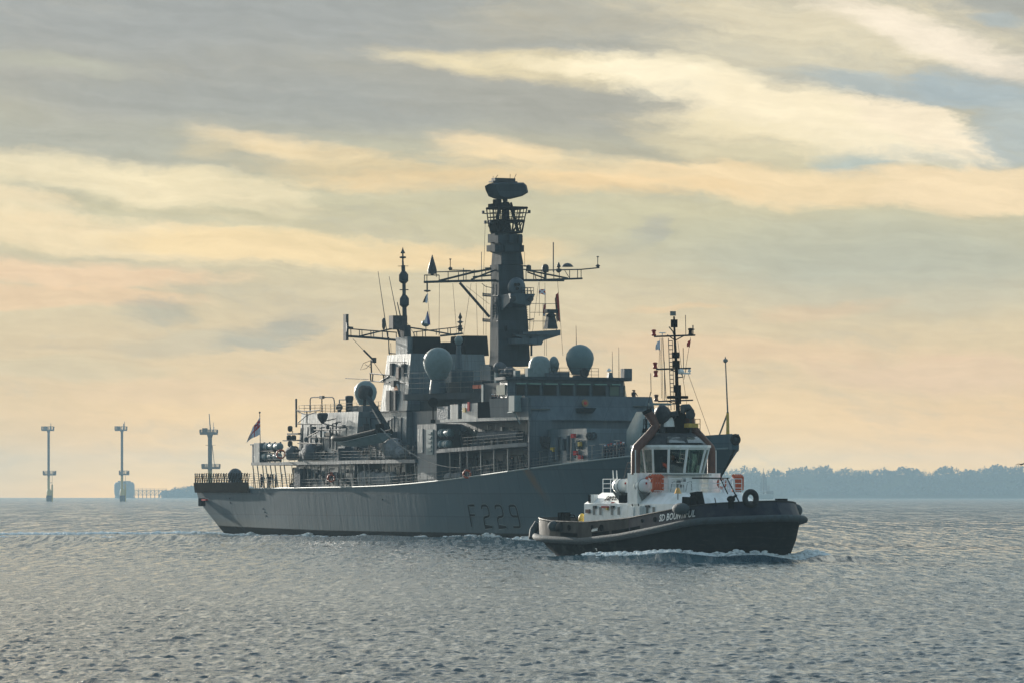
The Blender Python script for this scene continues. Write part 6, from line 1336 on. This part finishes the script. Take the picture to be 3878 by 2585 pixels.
q = tx_(8, 1590, 955, 27.4); MB().cbox(q, .5, .8, .4).build('bow_roller', M['black'], tug)
q = t(6, 1848, 292, 0); q = tx_(6, 1848, 290, 28.4); ty = MB().torus((0, 0, 0), .5, .22, (1, 0, 0), 24, 10).build('tyre_fender', M['rubber']); tag(ty, 'black tyre standing upright on the tug bow rail', 'tyre', None, TG.world(28.35, q.y, q.z), TG.rot)
def fend(k, zx, zy, yy, rx, ry, rz, m_, lab, xx=None, n=0):
    q = t(k, zx, zy, yy) if xx is None else tx_(k, zx, zy, xx)
    o = MB().ball((0, 0, 0), rx, ry, rz, 16, 10).build('hanging_fender', m_); tag(o, lab, 'fender', 'fenders hung on the tug', TG.world(*q), TG.rot); return o
fend(7, 1080, 925, -5.1, .95, .5, .45, M['fender'], 'long grey fender hung over the painted ship name')
fend(6, 2205, 387, 4.3, .5, .6, .52, M['fender'], 'round grey fender at the far bow corner of the tug')
fend(6, 250, 513, -4.9, .55, .45, .42, M['fender'], 'grey fender on the tug stern quarter, outer one of a pair')
fend(6, 308, 522, -4.75, .5, .4, .4, M['rubber'], 'black fender on the tug stern quarter, inner one of a pair')
q = tx_(6, 118, 545, .2); MB().path([(-.15, q.y-.2, 1.5), (-.35, q.y, 2.1), (-.1, q.y+.3, 2.7)], .35, 10).build('stern_fender_roll', M['fender'], tug)
mb = MB(); 
for zx in (322, 356): q = t(6, zx, 440, -2.5); mb.box(q.x-.25, q.x+.25, -2.8, -2.3, 1.5, t(6, zx, 402, -2.5).z)
mb.build('stern_bitts', M['black'], tug)
mb = MB(); mb.path([t(6, 375, 420, -2.5), t(6, 415, 425, -2.5), t(6, 437, 475, -2.5)], .05, 5); mb.path([t(6, 380, 440, -2.5), t(6, 420, 445, -2.5)], .05, 5); mb.build('stern_rail', M['black'], tug)
q = t(6, 480, 455, -3.0); MB().ball(q, .3, .3, .45, 10, 6).build('deck_valve', M['yellow'], tug)
# davit frame and platform behind the left exhaust
mb = MB(); mb.path([t(7, 460, 610, -2.5), t(7, 505, 430, -2.5), t(7, 545, 430, -2.5)], .06, 5); mb.path([t(7, 500, 490, -2.5), t(7, 545, 490, -2.5)], .05, 4); mb.path([t(7, 490, 600, -2.5), t(7, 530, 490, -2.5)], .04, 4); mb.build('aft_davit', M['dark'], tug)
# ---- gear on the wheelhouse roof
c = t(5, 1035, 830, -.9); MB().lathe(c, [(-.5, .45), (0, .62), (.5, .62), (.8, .4), (.95, .2)], 14, (.5, -.3, .6)).tube(c, c+Vector((.8, .9, .2)), .22, 8).tube(c, (c.x, c.y, 9.6), .2, 8).build('fire_monitor', M['dark'], tug)
c = t(5, 1075, 880, -.4); MB().lathe(c, [(-.3, .55), (.1, .5), (.5, .32), (.6, .1)], 14).build('compass_dome', M['whitep'], tug)
mb = MB(); c = t(5, 1250, 900, 1.2); mb.box(c.x-.3, c.x+.3, c.y-.45, c.y+.45, c.z-.16, c.z+.16); mb.build('yellow_equipment_box', M['yellow'], tug)
mb = MB(); c = t(5, 1245, 820, 1.2); mb.lathe(c, [(-.35, .3), (.3, .36), (.34, .2)], 12, (1, -.6, 0)); mb.ball(c+Vector((0, 0, .45)), .15, n=8, m=5); mb.tube(c, (c.x, c.y, 9.6), .1, 6); mb.build('searchlight', M['dark'], tug)
mb = MB(); mb.rails([(12.2, -1.5, 9.7), (12.2, 1.9, 9.7), (15.0, 1.9, 9.7)], 1.1, 3, .03, .8)
for y_ in (1.0, 1.3, 1.6): mb.tube((13.5, y_, 9.5), (13.4, y_+.1, 11.1), .06, 5)
for y_ in (-1.9, -1.5, -1.1, -.6): mb.tube((13.2, y_, 9.3), (13.0, y_+.15, 10.8), .08, 5); mb.cbox((13.2, y_, 9.9), .5, .35, .3)
mb.path([(13.5, -1.4, 11.2), (13.5, 0, 11.4), (13.5, .8, 11.1)], .07, 5); mb.build('roof_railing', M['black'], tug)
c = t(5, 1020, 744, -.9); rs = MB().tube(c, c-Vector((0, 0, .6)), .12, 8).build('radar_stand', M['dark'], tug); MB().box(c.x-.1, c.x+.1, c.y-1.05, c.y+.95, c.z-.07, c.z+.1).build('radar_scanner', M['grey_light'], tug)
# ---- mast
MX = 13.4
def tm(x, y): return tx_(5, x, y, MX)
mb = MB(); b0, t0 = tm(1160, 990), tm(1155, 800)
mb.loft([[(MX-1.0, b0.y-1.1, 9.3), (MX+1.0, b0.y-1.1, 9.3), (MX+1.0, b0.y+1.05, 9.3), (MX-1.0, b0.y+1.05, 9.3)], [(MX-.35, t0.y-.42, t0.z), (MX+.35, t0.y-.42, t0.z), (MX+.35, t0.y+.35, t0.z), (MX-.35, t0.y+.35, t0.z)]])
mb.path([tm(1152, 810), tm(1145, 650), tm(1138, 450), tm(1128, 270), tm(1122, 95)], .17, 8, .07)
for zx, zt, zb, r_ in ((1146, 600, 655, .3), (1152, 655, 740, .25), (1137, 420, 472, .3), (1134, 358, 402, .3), (1123, 118, 176, .27)): mb.tube(tm(zx, zb), tm(zx, zt), r_, 8)
mb.path([tm(1075, 691), tm(1222, 691)], .13, 6)
mst = mb.build('mast', M['black'], tug)
MB().torus(tm(1172, 822), .3, .06, (1, .3, 0), 14, 5).build('mast_hoop', M['black'], mst)
mb = MB()
for pts, r_ in (([(975, 244), (1278, 234)], .07), ([(1072, 232), (1130, 272), (1200, 235)], .05), ([(990, 484), (1245, 476)], .07), ([(1085, 478), (1140, 505)], .05), ([(1005, 722), (1262, 712)], .06), ([(1085, 172), (1112, 205), (1122, 235)], .05), ([(1060, 715), (1145, 745)], .04), ([(1150, 545), (1190, 540), (1178, 520)], .05), ([(1150, 760), (1185, 755)], .05)): mb.path([tm(*p) for p in pts], r_, 5)
mb.split('crosstree', M['dark'], mst)
mb = MB()
for x0, x1, ya, yb in ((1080, 1100, 255, 785),): mb.path([tm(x0, ya), tm(x1, yb)], .035, 4); mb.path([tm(x0+30, ya+20), tm(x1+24, yb)], .03, 4)
for i in range(16): f = i/16; mb.tube(tm(1081+20*f, 275+500*f), tm(1112+14*f, 275+500*f), .03, 4)
mb.build('mast_ladder', M['dark'], mst)
for zx, zt, zb, m_ in ((972, 192, 240, 'red'), (982, 432, 480, 'red'), (986, 492, 540, 'red'), (1243, 182, 238, 'black'), (990, 670, 722, 'brown')):
    p_, q_ = tm(zx, zb), tm(zx, zt); lt = MB().lathe(p_, [(0, .14), (.08, .2), (.16, .14), ((q_-p_).length-.16, .14), ((q_-p_).length-.08, .21), ((q_-p_).length, .12)], 10).build('signal_light', M[m_], mst)
MB().box(MX-.05, MX+.05, tm(1095, 75).y, tm(1133, 75).y, tm(1110, 90).z, tm(1110, 57).z).build('mast_top_plate', M['mirror'] if False else M['steel'], mst)
MB().path([tm(1262, 160), tm(1262, 235)], .05, 5).tube(tm(1250, 195), tm(1272, 190), .05, 5).build('wind_sensor', M['dark'], mst)
MB().box(MX-.1, MX+.1, tm(1015, 218).y, tm(1055, 218).y, tm(1030, 220).z, tm(1030, 213).z).tube(tm(1035, 245), tm(1035, 216), .04, 5).build('small_radar', M['whitep'], mst)
MB().ball(tm(1170, 500), .25, .32, .22, 10, 6).box(MX-.1, MX+.1, tm(1150, 510).y, tm(1240, 510).y, tm(1200, 520).z, tm(1200, 508).z).ball(tm(1235, 495), .12, .16, .14, 8, 5).build('camera_cluster', M['whitep'], mst)
for zx, zt, zb in ((1207, 85, 235), (949, 512, 660), (1190, 325, 480), (1050, 425, 720)): MB().tube(tm(zx+3, zb), tm(zx, zt), .03, 4).build('whip_aerial', M['dark'], mst)
MB().tube((12.9, -2.2, 9.2), tm(950, 650), .04, 4).build('aerial_mount', M['dark'], mst)
mb = MB()
for p0, p1 in (((1018, 255), (1010, 470)), ((1028, 255), (1040, 720)), ((1022, 340), (1030, 700)), ((1040, 255), (1065, 715)), ((1150, 280), (1225, 800)), ((1245, 250), (1195, 560)), ((1215, 470), (1195, 560)), ((1228, 520), (1400, 1000)), ((1035, 250), (1062, 700)), ((1070, 715), (1100, 870))): mb.tube(tm(*p0), tm(*p1), .018, 3)
mb.split('halyard', M['dark'], mst)
tm_w = lambda x, y: TG.world(*tm(x, y))
flag('house_flag', (tm_w(1018, 265), tm_w(1019, 342)), (tm_w(985, 300), tm_w(990, 340)), [M['whitec']], lambda u_, v_: 0, 'small white flag on the left of the tug mast', rip=.08)
flag('courtesy_flag', (tm_w(1247, 262), tm_w(1238, 322)), (tm_w(1216, 290), tm_w(1222, 318)), [M['redc']], lambda u_, v_: 0, 'small red flag on the right of the tug mast', rip=.06)
# ------------------------------------------------------------------ far things
def at(px, py, Y): return Vector(((px-CXP)/FPX*Y, Y, EYE+(HOR-py)/FPX*Y))
def beacon(Y, cxz, pole_w, yt, yl, top, low, box, base, lab, sidepile=True, extra=()):
    """steel pile beacon; all figures are rows / columns of the left-hand enlargement"""
    g13 = lambda zx, zy: at(*P(13, zx, zy), Y)
    b = g13(cxz, 1025); root = thing('pile_beacon', lab, 'navigation beacon', (b.x, Y, 0), 0, 'pile beacons in the approach'); u_ = Y/FPX/ZM[13][2]
    L = lambda zx, zy: (g13(zx, zy)-Vector((b.x, Y, 0)))
    zt, zl = L(cxz, yt).z, L(cxz, yl).z; r_ = pole_w/2*u_
    MB().tube((0, 0, zl*.9), (0, 0, zt), r_, 14).lathe((0, 0, zt), [(-r_*2.2, r_), (0, r_*1.7)], 14).build('pole', M['mast'], root)
    MB().tube((0, 0, 2), (0, 0, zl*.93), r_*1.04, 14).build('lower_pole', M['yellow'], root)
    if base: zb = L(0, base[2]).z; MB().lathe((L(sum(base[:2])/2, 0).x*.45, 0, 0), [(4.2, (base[1]-base[0])/2*u_*.78), (zb*.82, (base[1]-base[0])/2*u_*.72), (zb, r_)], 14).build('base_collar', M['yellow'], root); MB().lathe((L(sum(base[:2])/2, 0).x*.45, 0, 0), [(-3, (base[1]-base[0])/2*u_*.82), (4.3, (base[1]-base[0])/2*u_*.82)], 14).build('base_footing', M['black'], root)
    if sidepile and base: xs = base[1]*u_-cxz*u_-r_*.8; MB().tube((xs, 0, -3), (xs, 0, L(0, base[2]-42).z), r_*.7, 10).build('side_pile', M['yellow'], root); MB().tube((xs, 0, 8), (xs, 0, L(0, yl).z), r_*.16, 5).tube((0, 0, L(0, base[2]-60).z), (xs, 0, L(0, base[2]-60).z), r_*.2, 5).build('access_ladder', M['dark'], root)
    for nm, (x0, x1), yy, hh in (('top_platform', top, yt, 34), ('lower_platform', low, yl, 34)):
        p0, p1 = L(x0, yy), L(x1, yy); w_ = (p1.x-p0.x); d_ = min(w_, 7.5)
        pl = MB().box(p0.x, p1.x, -d_/2, d_/2, p0.z-.2*r_-.5, p0.z+.3).build(nm, M['mast'], root)
        mb = MB(); mb.rails([(p0.x, -d_/2, p0.z), (p1.x, -d_/2, p0.z), (p1.x, d_/2, p0.z), (p0.x, d_/2, p0.z), (p0.x, -d_/2, p0.z)], hh*u_, 3, .16, w_/4.2); mb.build('railing', M['dark'], pl)
    p0, p1 = L(box[0], box[2]), L(box[1], box[3]); MB().box(p0.x, p1.x, -2, 2, p0.z, p1.z).build('equipment_cabin', M['dark'], root)
    for (xa, ya, xb, yb, rr) in extra: MB().tube(L(xa, ya), L(xb, yb), rr, 5, rr*.6).build('aerial', M['dark'], root)
    for (xa, ya, xb, yb) in low_boxes.get(cxz, ()): q0, q1 = L(xa, ya), L(xb, yb); MB().box(q0.x, q1.x, -1, 1, q0.z, q1.z).build('lantern', M['dark'], root)
low_boxes = {481: ((434, 770, 446, 748), (530, 770, 543, 740)), 1207: ((1255, 768, 1272, 738), (1190, 768, 1198, 745)), 2078: ((2008, 698, 2026, 668),)}
beacon(3300, 481, 25, 330, 770, (415, 531), (430, 550), (430, 470, 330, 296), (457, 526, 912), 'leftmost pile beacon standing alone in open water', True, ((503, 328, 503, 262, .3), (497, 328, 497, 290, .5)))
beacon(3300, 1207, 25, 329, 767, (1140, 1254), (1182, 1275), (1153, 1190, 329, 294), (1183, 1251, 908), 'middle pile beacon in front of the hazy square fort', True, ((1230, 326, 1232, 245, .3), (1222, 326, 1224, 265, .6)))
beacon(2285, 2078, 42, 362, 702, (1982, 2150), (2000, 2175), (2004, 2053, 362, 312), None, 'pile beacon with a tall aerial rising behind the frigate stern', False, ((2083, 355, 2070, 170, .35), (2112, 355, 2112, 255, .18), (2103, 340, 2120, 300, .3), (2100, 480, 2125, 700, .2), (2035, 480, 2135, 480, .12)))
# sea fort, jetty
b = at(471, 1885, 6300); ft = thing('sea_fort', 'pale blocky round cornered fort on the horizon behind the middle beacon', 'fort', (b.x, 6300, 0))
MB().loft([[(13.4*math.copysign(abs(math.cos(t_))**.5, math.cos(t_))*k, 13.4*math.copysign(abs(math.sin(t_))**.5, math.sin(t_))*k, z) for t_ in np.linspace(0, 2*math.pi, 24, endpoint=False)] for k, z in ((.93, -2), (.95, 2), (.9, 2.4), (.97, 5), (1.0, 9), (1.0, 18), (.9, 20.5), (.75, 21.5))]).build('wall', M['mast'], ft)
MB().box(-8, 8, -6, 6, 21.4, 23).build('roof', M['mast'], ft)
b0, b1 = at(509, 1870, 6300), at(632, 1870, 6300); jt = thing('jetty', 'thin trussed jetty reaching from the hazy fort to the wooded shore', 'jetty', (b0.x, 6300, 0)); Lj = b1.x-b0.x
MB().box(0, Lj, -2, 2, 9.6, 10.5).build('deck', M['mast'], jt); mb = MB()
for k in range(9):
    x = Lj*k/8; mb.tube((x, 0, -2), (x, 0, 9.6), .55, 6); mb.tube((x, 0, 4.5), (min(Lj, x+Lj/8), 0, 9.6), .35, 5); mb.tube((x, 0, 9.6), (min(Lj, x+Lj/8), 0, 4.5), .3, 5)
mb.box(0, Lj, -.4, .4, 3.9, 4.6); mb.rails([(Lj*k/8, -1.8, 10.5) for k in range(9)], 2.2, 2, .2, 7); mb.build('truss', M['mast'], jt)
# wooded shores
M['wood'] = mat('winter_woodland', (.08, .10, .10), 1, spec=0, var=.4, scale=.2)
M['bark'] = mat('bare_branches', (.05, .045, .04), .95)
M['hill'] = mat('shore_grass', (.05, .06, .035), .95, var=.3, scale=.02)
def crown(mb, rr, x, y, z, w, h, kind):
    n = int(34 if kind else 64)
    for i in range(n):
        a1, a2 = rr.uniform(0, 6.28), math.acos(rr.uniform(-.5, 1)); d = rr.uniform(.35, 1)
        c = Vector((x+w*d*math.sin(a2)*math.cos(a1), y+w*d*math.sin(a2)*math.sin(a1), z+h*(.35+.65*d*math.cos(a2))))
        s_ = w*rr.uniform(.10, .26)
        t1 = Vector((rr.gauss(0, 1), rr.gauss(0, 1), rr.gauss(0, 1))).normalized(); t2 = t1.orthogonal().normalized()
        if kind:   # bare fan of twigs
            tip = Vector((x, y, z-h*.1)).lerp(c, 1.12); ba = Vector((x+rr.uniform(-.5, .5), y, z-h*.2)); sd = Vector((.35, 0, 0)); mb.add([ba-sd, ba+sd, tip], [(0, 1, 2)])
            s_ *= .55
        mb.add([c-t1*s_, c+t2*s_, c+t1*s_, c-t2*s_], [(0, 1, 2, 3)])
def shore(name, prof, Y, dep, lab, seed, hf=.72, den=7.5):
    rr = random.Random(seed); xs = [at(p[0], 0, Y).x for p in prof]; zs = [at(0, p[1], Y).z for p in prof]
    x0, x1 = xs[0], xs[-1]; n = 90; vs = []
    for i in range(n+1):
        x = x0+(x1-x0)*i/n; zt = itp(x, xs, zs)*hf; e = min(1, i/3, (n-i)/3)
        vs += [(x, Y-dep*.5, -1), (x, Y-dep*.42, 2.5*e), (x, Y, max(.5, zt)*e), (x, Y+dep, max(.5, zt*.9)*e), (x, Y+dep*1.4, -1)]
    hill = MB().add(vs, [(i*5+j, (i+1)*5+j, (i+1)*5+j+1, i*5+j+1) for i in range(n) for j in range(4)], True).build('hill', M['hill']); hill['kind'] = 'structure'
    mb = MB(); step = den
    for row, (yo, zf) in enumerate(((-dep*.4, .12), (-dep*.28, .34), (-dep*.14, .62), (-dep*.02, .93), (dep*.15, .97))):
        x = x0+4
        while x < x1-4:
            zt = itp(x, xs, zs); w = rr.choice((.55, .8, 1.0, 1.3, 1.7))*rr.uniform(.8, 1.2)*step*.75; h = w*rr.uniform(.9, 1.35)
            base = zt*hf*zf
            if row >= 3: h = max(3, (zt-base)*rr.uniform(.62, 1.02))*.9; w = min(w, h*.9)
            crown(mb, rr, x, Y+yo+rr.uniform(-6, 6), base, w, h*1.0, rr.random() < (.22 if row >= 3 else .05))
            x += step*rr.uniform(.55, 1.15)
    o = mb.build(name, M['wood']); tag(o, lab, 'woodland'); o['kind'] = 'stuff'
rp_ = [(2480, 1775), (2600, 1768), (2700, 1765), (2765, 1762), (2800, 1757), (2850, 1757), (2890, 1776), (2920, 1767), (2980, 1770), (3025, 1755), (3095, 1757), (3125, 1752), (3165, 1770), (3205, 1757), (3240, 1770), (3280, 1762), (3390, 1765), (3420, 1755), (3466, 1762), (3520, 1770), (3616, 1750), (3650, 1773), (3716, 1753), (3750, 1753), (3790, 1745), (3826, 1753), (3878, 1752), (3960, 1760), (4200, 1750), (4500, 1768), (4800, 1760), (5000, 1800)]
shore('treeline', rp_, 6000, 160, 'long hazy wooded headland behind the tug on the right', 4)
shore('treeline', [(615, 1868), (632, 1840), (650, 1848), (665, 1832), (690, 1828), (715, 1832), (750, 1818), (800, 1822), (860, 1815), (930, 1820), (990, 1850)], 6400, 100, 'low hazy wooded point behind the frigate stern', 9, .5, 6)
# sailing boat
b = at(2897, 1890, 4400); sb = thing('sailing_boat', 'faint two masted sailing boat before the hazy headland', 'sailing boat', (b.x, 4400, 0)); kS = 4400/FPX/ZM[14][2]
sx_ = lambda zx: (zx-392)*kS*1.0; sz = lambda zy: (1870-(1650+zy/ZM[14][2]))*4400/FPX+EYE
MB().loft([[(sx_(322), 0, .9), (sx_(335), -1.8, .4), (sx_(452), -2.0, .4), (sx_(456), 0, .6), (sx_(452), 2, .4), (sx_(335), 1.8, .4)], [(sx_(318), 0, 5.0), (sx_(335), -2.2, 4.4), (sx_(455), -2.4, 5.0), (sx_(459), 0, 5.2), (sx_(455), 2.4, 5.0), (sx_(335), 2.2, 4.4)]]).build('hull', M['grey_light'], sb)
MB().box(sx_(400), sx_(455), -1.6, 1.6, 5, 8.2).build('cabin', M['mast'], sb)
MB().tube((sx_(380), 0, 4), (sx_(380), 0, sz(243)), .45, 6, .25).tube((sx_(422), 0, 5), (sx_(422), 0, sz(368)), .9, 6, .3).tube((sx_(330), 0, 6.5), (sx_(425), 0, 7.2), .2, 5).build('mast', M['dark'], sb)
MB().add([(sx_(383), 0, sz(262)), (sx_(383), 0, 8.5), (sx_(415), -.6, 8.7), (sx_(404), -.4, sz(320))], [(0, 1, 2, 3)]).add([(sx_(377), 0, sz(255)), (sx_(350), -.5, 9), (sx_(374), 0, 8.0)], [(0, 1, 2)]).build('sail', M['canvas'], sb)
# gull
b = at(3869, 1755, 420); MB(); o = MB().add([(-.62, .1, -.10), (-.3, 0, .04), (0, 0, .0), (.3, 0, .16), (.62, -.1, .14), (.3, .16, .1), (0, .2, -.04), (-.3, .16, -.02)], [(0, 1, 7), (1, 2, 6, 7), (2, 3, 5, 6), (3, 4, 5)]).lathe((-.16, .08, -.08), [(0, .02), (.08, .06), (.25, .07), (.4, .03)], 8, (1, 0, .25)).build('gull', M['dark']); tag(o, 'small dark gull in flight at the right edge before the headland', 'bird', None, b, 0)

# ------------------------------------------------------------------ water, foam
SW = [(-47, 507, 30, 7, .42), (-12, 512, 22, 6, .35), (-72, 520, 20, 7, .3), (-60, 455, 25, 6, .3), (-20, 470, 30, 5, .25), (-8, 478, 16, 4, .3), (10, 472, 14, 3.5, .35)]
BOWW += [(TG, 14, -6.6, 9, 1.6, .35), (TG, 24, -6.2, 5, 1.6, .55), (TG, 29.5, -3, 3, 2.5, .5), (TG, 28, 5.5, 6, 2, .4), (TG, 20, -8.6, 10, 1.6, -.28), (FR, 116, -5.5, 7, 2, 0.35), (FR, 95, -8.8, 9, 2, 0.21), (FR, 70, -10, 9, 1.8, 0.12), (FR, 40, -9.5, 9, 1.8, 0.11), (FR, 12, -8.5, 8, 2, 0.08)]
_b = bump_at
def bump_at(X, Y):
    Z = _b(X, Y)
    for x0, y0, dx, dy, h in SW: Z = Z+h*np.exp(-((X-x0)/dx)**2-((Y-y0)/dy)**2)*(1+.25*np.sin(X*.5+Y*.3))
    return Z
sea_me = build_sea(); sea_me.materials.append(sea_mat())
sea = bpy.data.objects.new('sea', sea_me); sc.collection.objects.link(sea); sea['kind'] = 'structure'
M['foam'] = mat('foam', (.74, .80, .82), .9, var=.25, scale=8)
def foam(name, lab, pts, seed, k=1):
    """froth: (x, y, spread, height, count) clusters joined to one ragged mass"""
    rr = random.Random(seed); mb = MB()
    for (x, y, sp_, h, n) in pts:
        for i in range(n):
            px_, py_ = x+rr.gauss(0, sp_), y+rr.gauss(0, sp_); d = math.hypot(px_-x, py_-y)/max(.01, sp_)
            r_ = k*rr.uniform(.04, .15); z0 = float(bump_at(np.array([px_]), np.array([py_]))[0])+rr.uniform(-.05, 1)**2*h*math.exp(-d*d*.4)
            mb.ball((px_, py_, z0), r_*rr.uniform(1, 2.6), r_*rr.uniform(.8, 1.6), r_*rr.uniform(.5, 1.0), 6, 4)
    o = mb.build(name, M['foam']); tag(o, lab, 'foam'); o['kind'] = 'stuff'; return o
fp = []
for i in range(60):
    f = i/59; x = 11.5+16.5*f; k_ = .09; yy = -(thb(x)*(1-k_)+.35+1.2*(1-f)); w = TG.world(x-1.0*max(0, (x-20)/9), yy, 0); fp.append((w.x, w.y, .34+.12*f, .22+.34*f, int(24+48*f)))
for i in range(34):
    f = i/33; ang = f; w = TG.world(27.9-3.2*f, -1.6+8.4*f, 0); fp.append((w.x, w.y, .42, .62-.25*f, 80))
for i in range(26):
    f = i/25; w = TG.world(24.8-5.5*f, 6.4+2.6*f, 0); fp.append((w.x, w.y, .4+.3*f, .34*(1-f)+.03, int(70*(1-f)+10)))
foam('bow_wave', 'white bow wave running along the tug waterline', fp, 3)
fp = []
def fpt(zx, zy, sp_, h, n, off=0): 
    px_, py_ = P(15, zx, zy); Y_ = EYE*FPX/(py_-HOR)-off; fp.append(((px_-CXP)/FPX*Y_, Y_, sp_, h, n))
for i in range(22): f = i/21; w = FR.world(98+20*f, -(6.4-2.6*f)-.5, 0); fp.append((w.x, w.y, .8, .35+.5*math.sin(f*9)**2, 60))
for i in range(26): w = FR.world(6+i*3.4, -8.1-.4*math.sin(i*1.7), 0); fp.append((w.x, w.y, .6, .10+.35*(i % 5 == 0), 14 if i % 5 else 60))
foam('frigate_wash', 'thin broken wash along the frigate waterline', fp, 5)
fp = []  # pale beads stand in for the bright reflection of a calm slick
for i in range(130): X_ = -75+i*.33; fp.append((X_, 590+7*math.sin(X_*.12)+4*math.sin(X_*.7), 1.3, .16, 12))
for i in range(60): X_ = -66+i*.42; fp.append((X_, 520+4*math.sin(X_*.2), 1.0, .12, 3))
foam('wake_slick', 'faint pale streak standing for a bright wake slick on the water left of the frigate stern', fp, 6, 1.7)
# ------------------------------------------------------------------ air
hz = bpy.data.materials.new('haze_air'); hz.use_nodes = True; hz.node_tree.nodes.clear(); N = NT(hz.node_tree)
pv = N.n('ShaderNodeVolumePrincipled'); pv.inputs['Color'].default_value = (.42, .60, .72, 1); pv.inputs['Density'].default_value = HAZE_D = .000115; pv.inputs['Anisotropy'].default_value = .0
ou = N.n('ShaderNodeOutputMaterial'); N.t.links.new(pv.outputs[0], ou.inputs['Volume'])
hb = MB().box(-4100, 4100, -60, 7100, -4, 62).build('haze', hz); hb['kind'] = 'stuff'
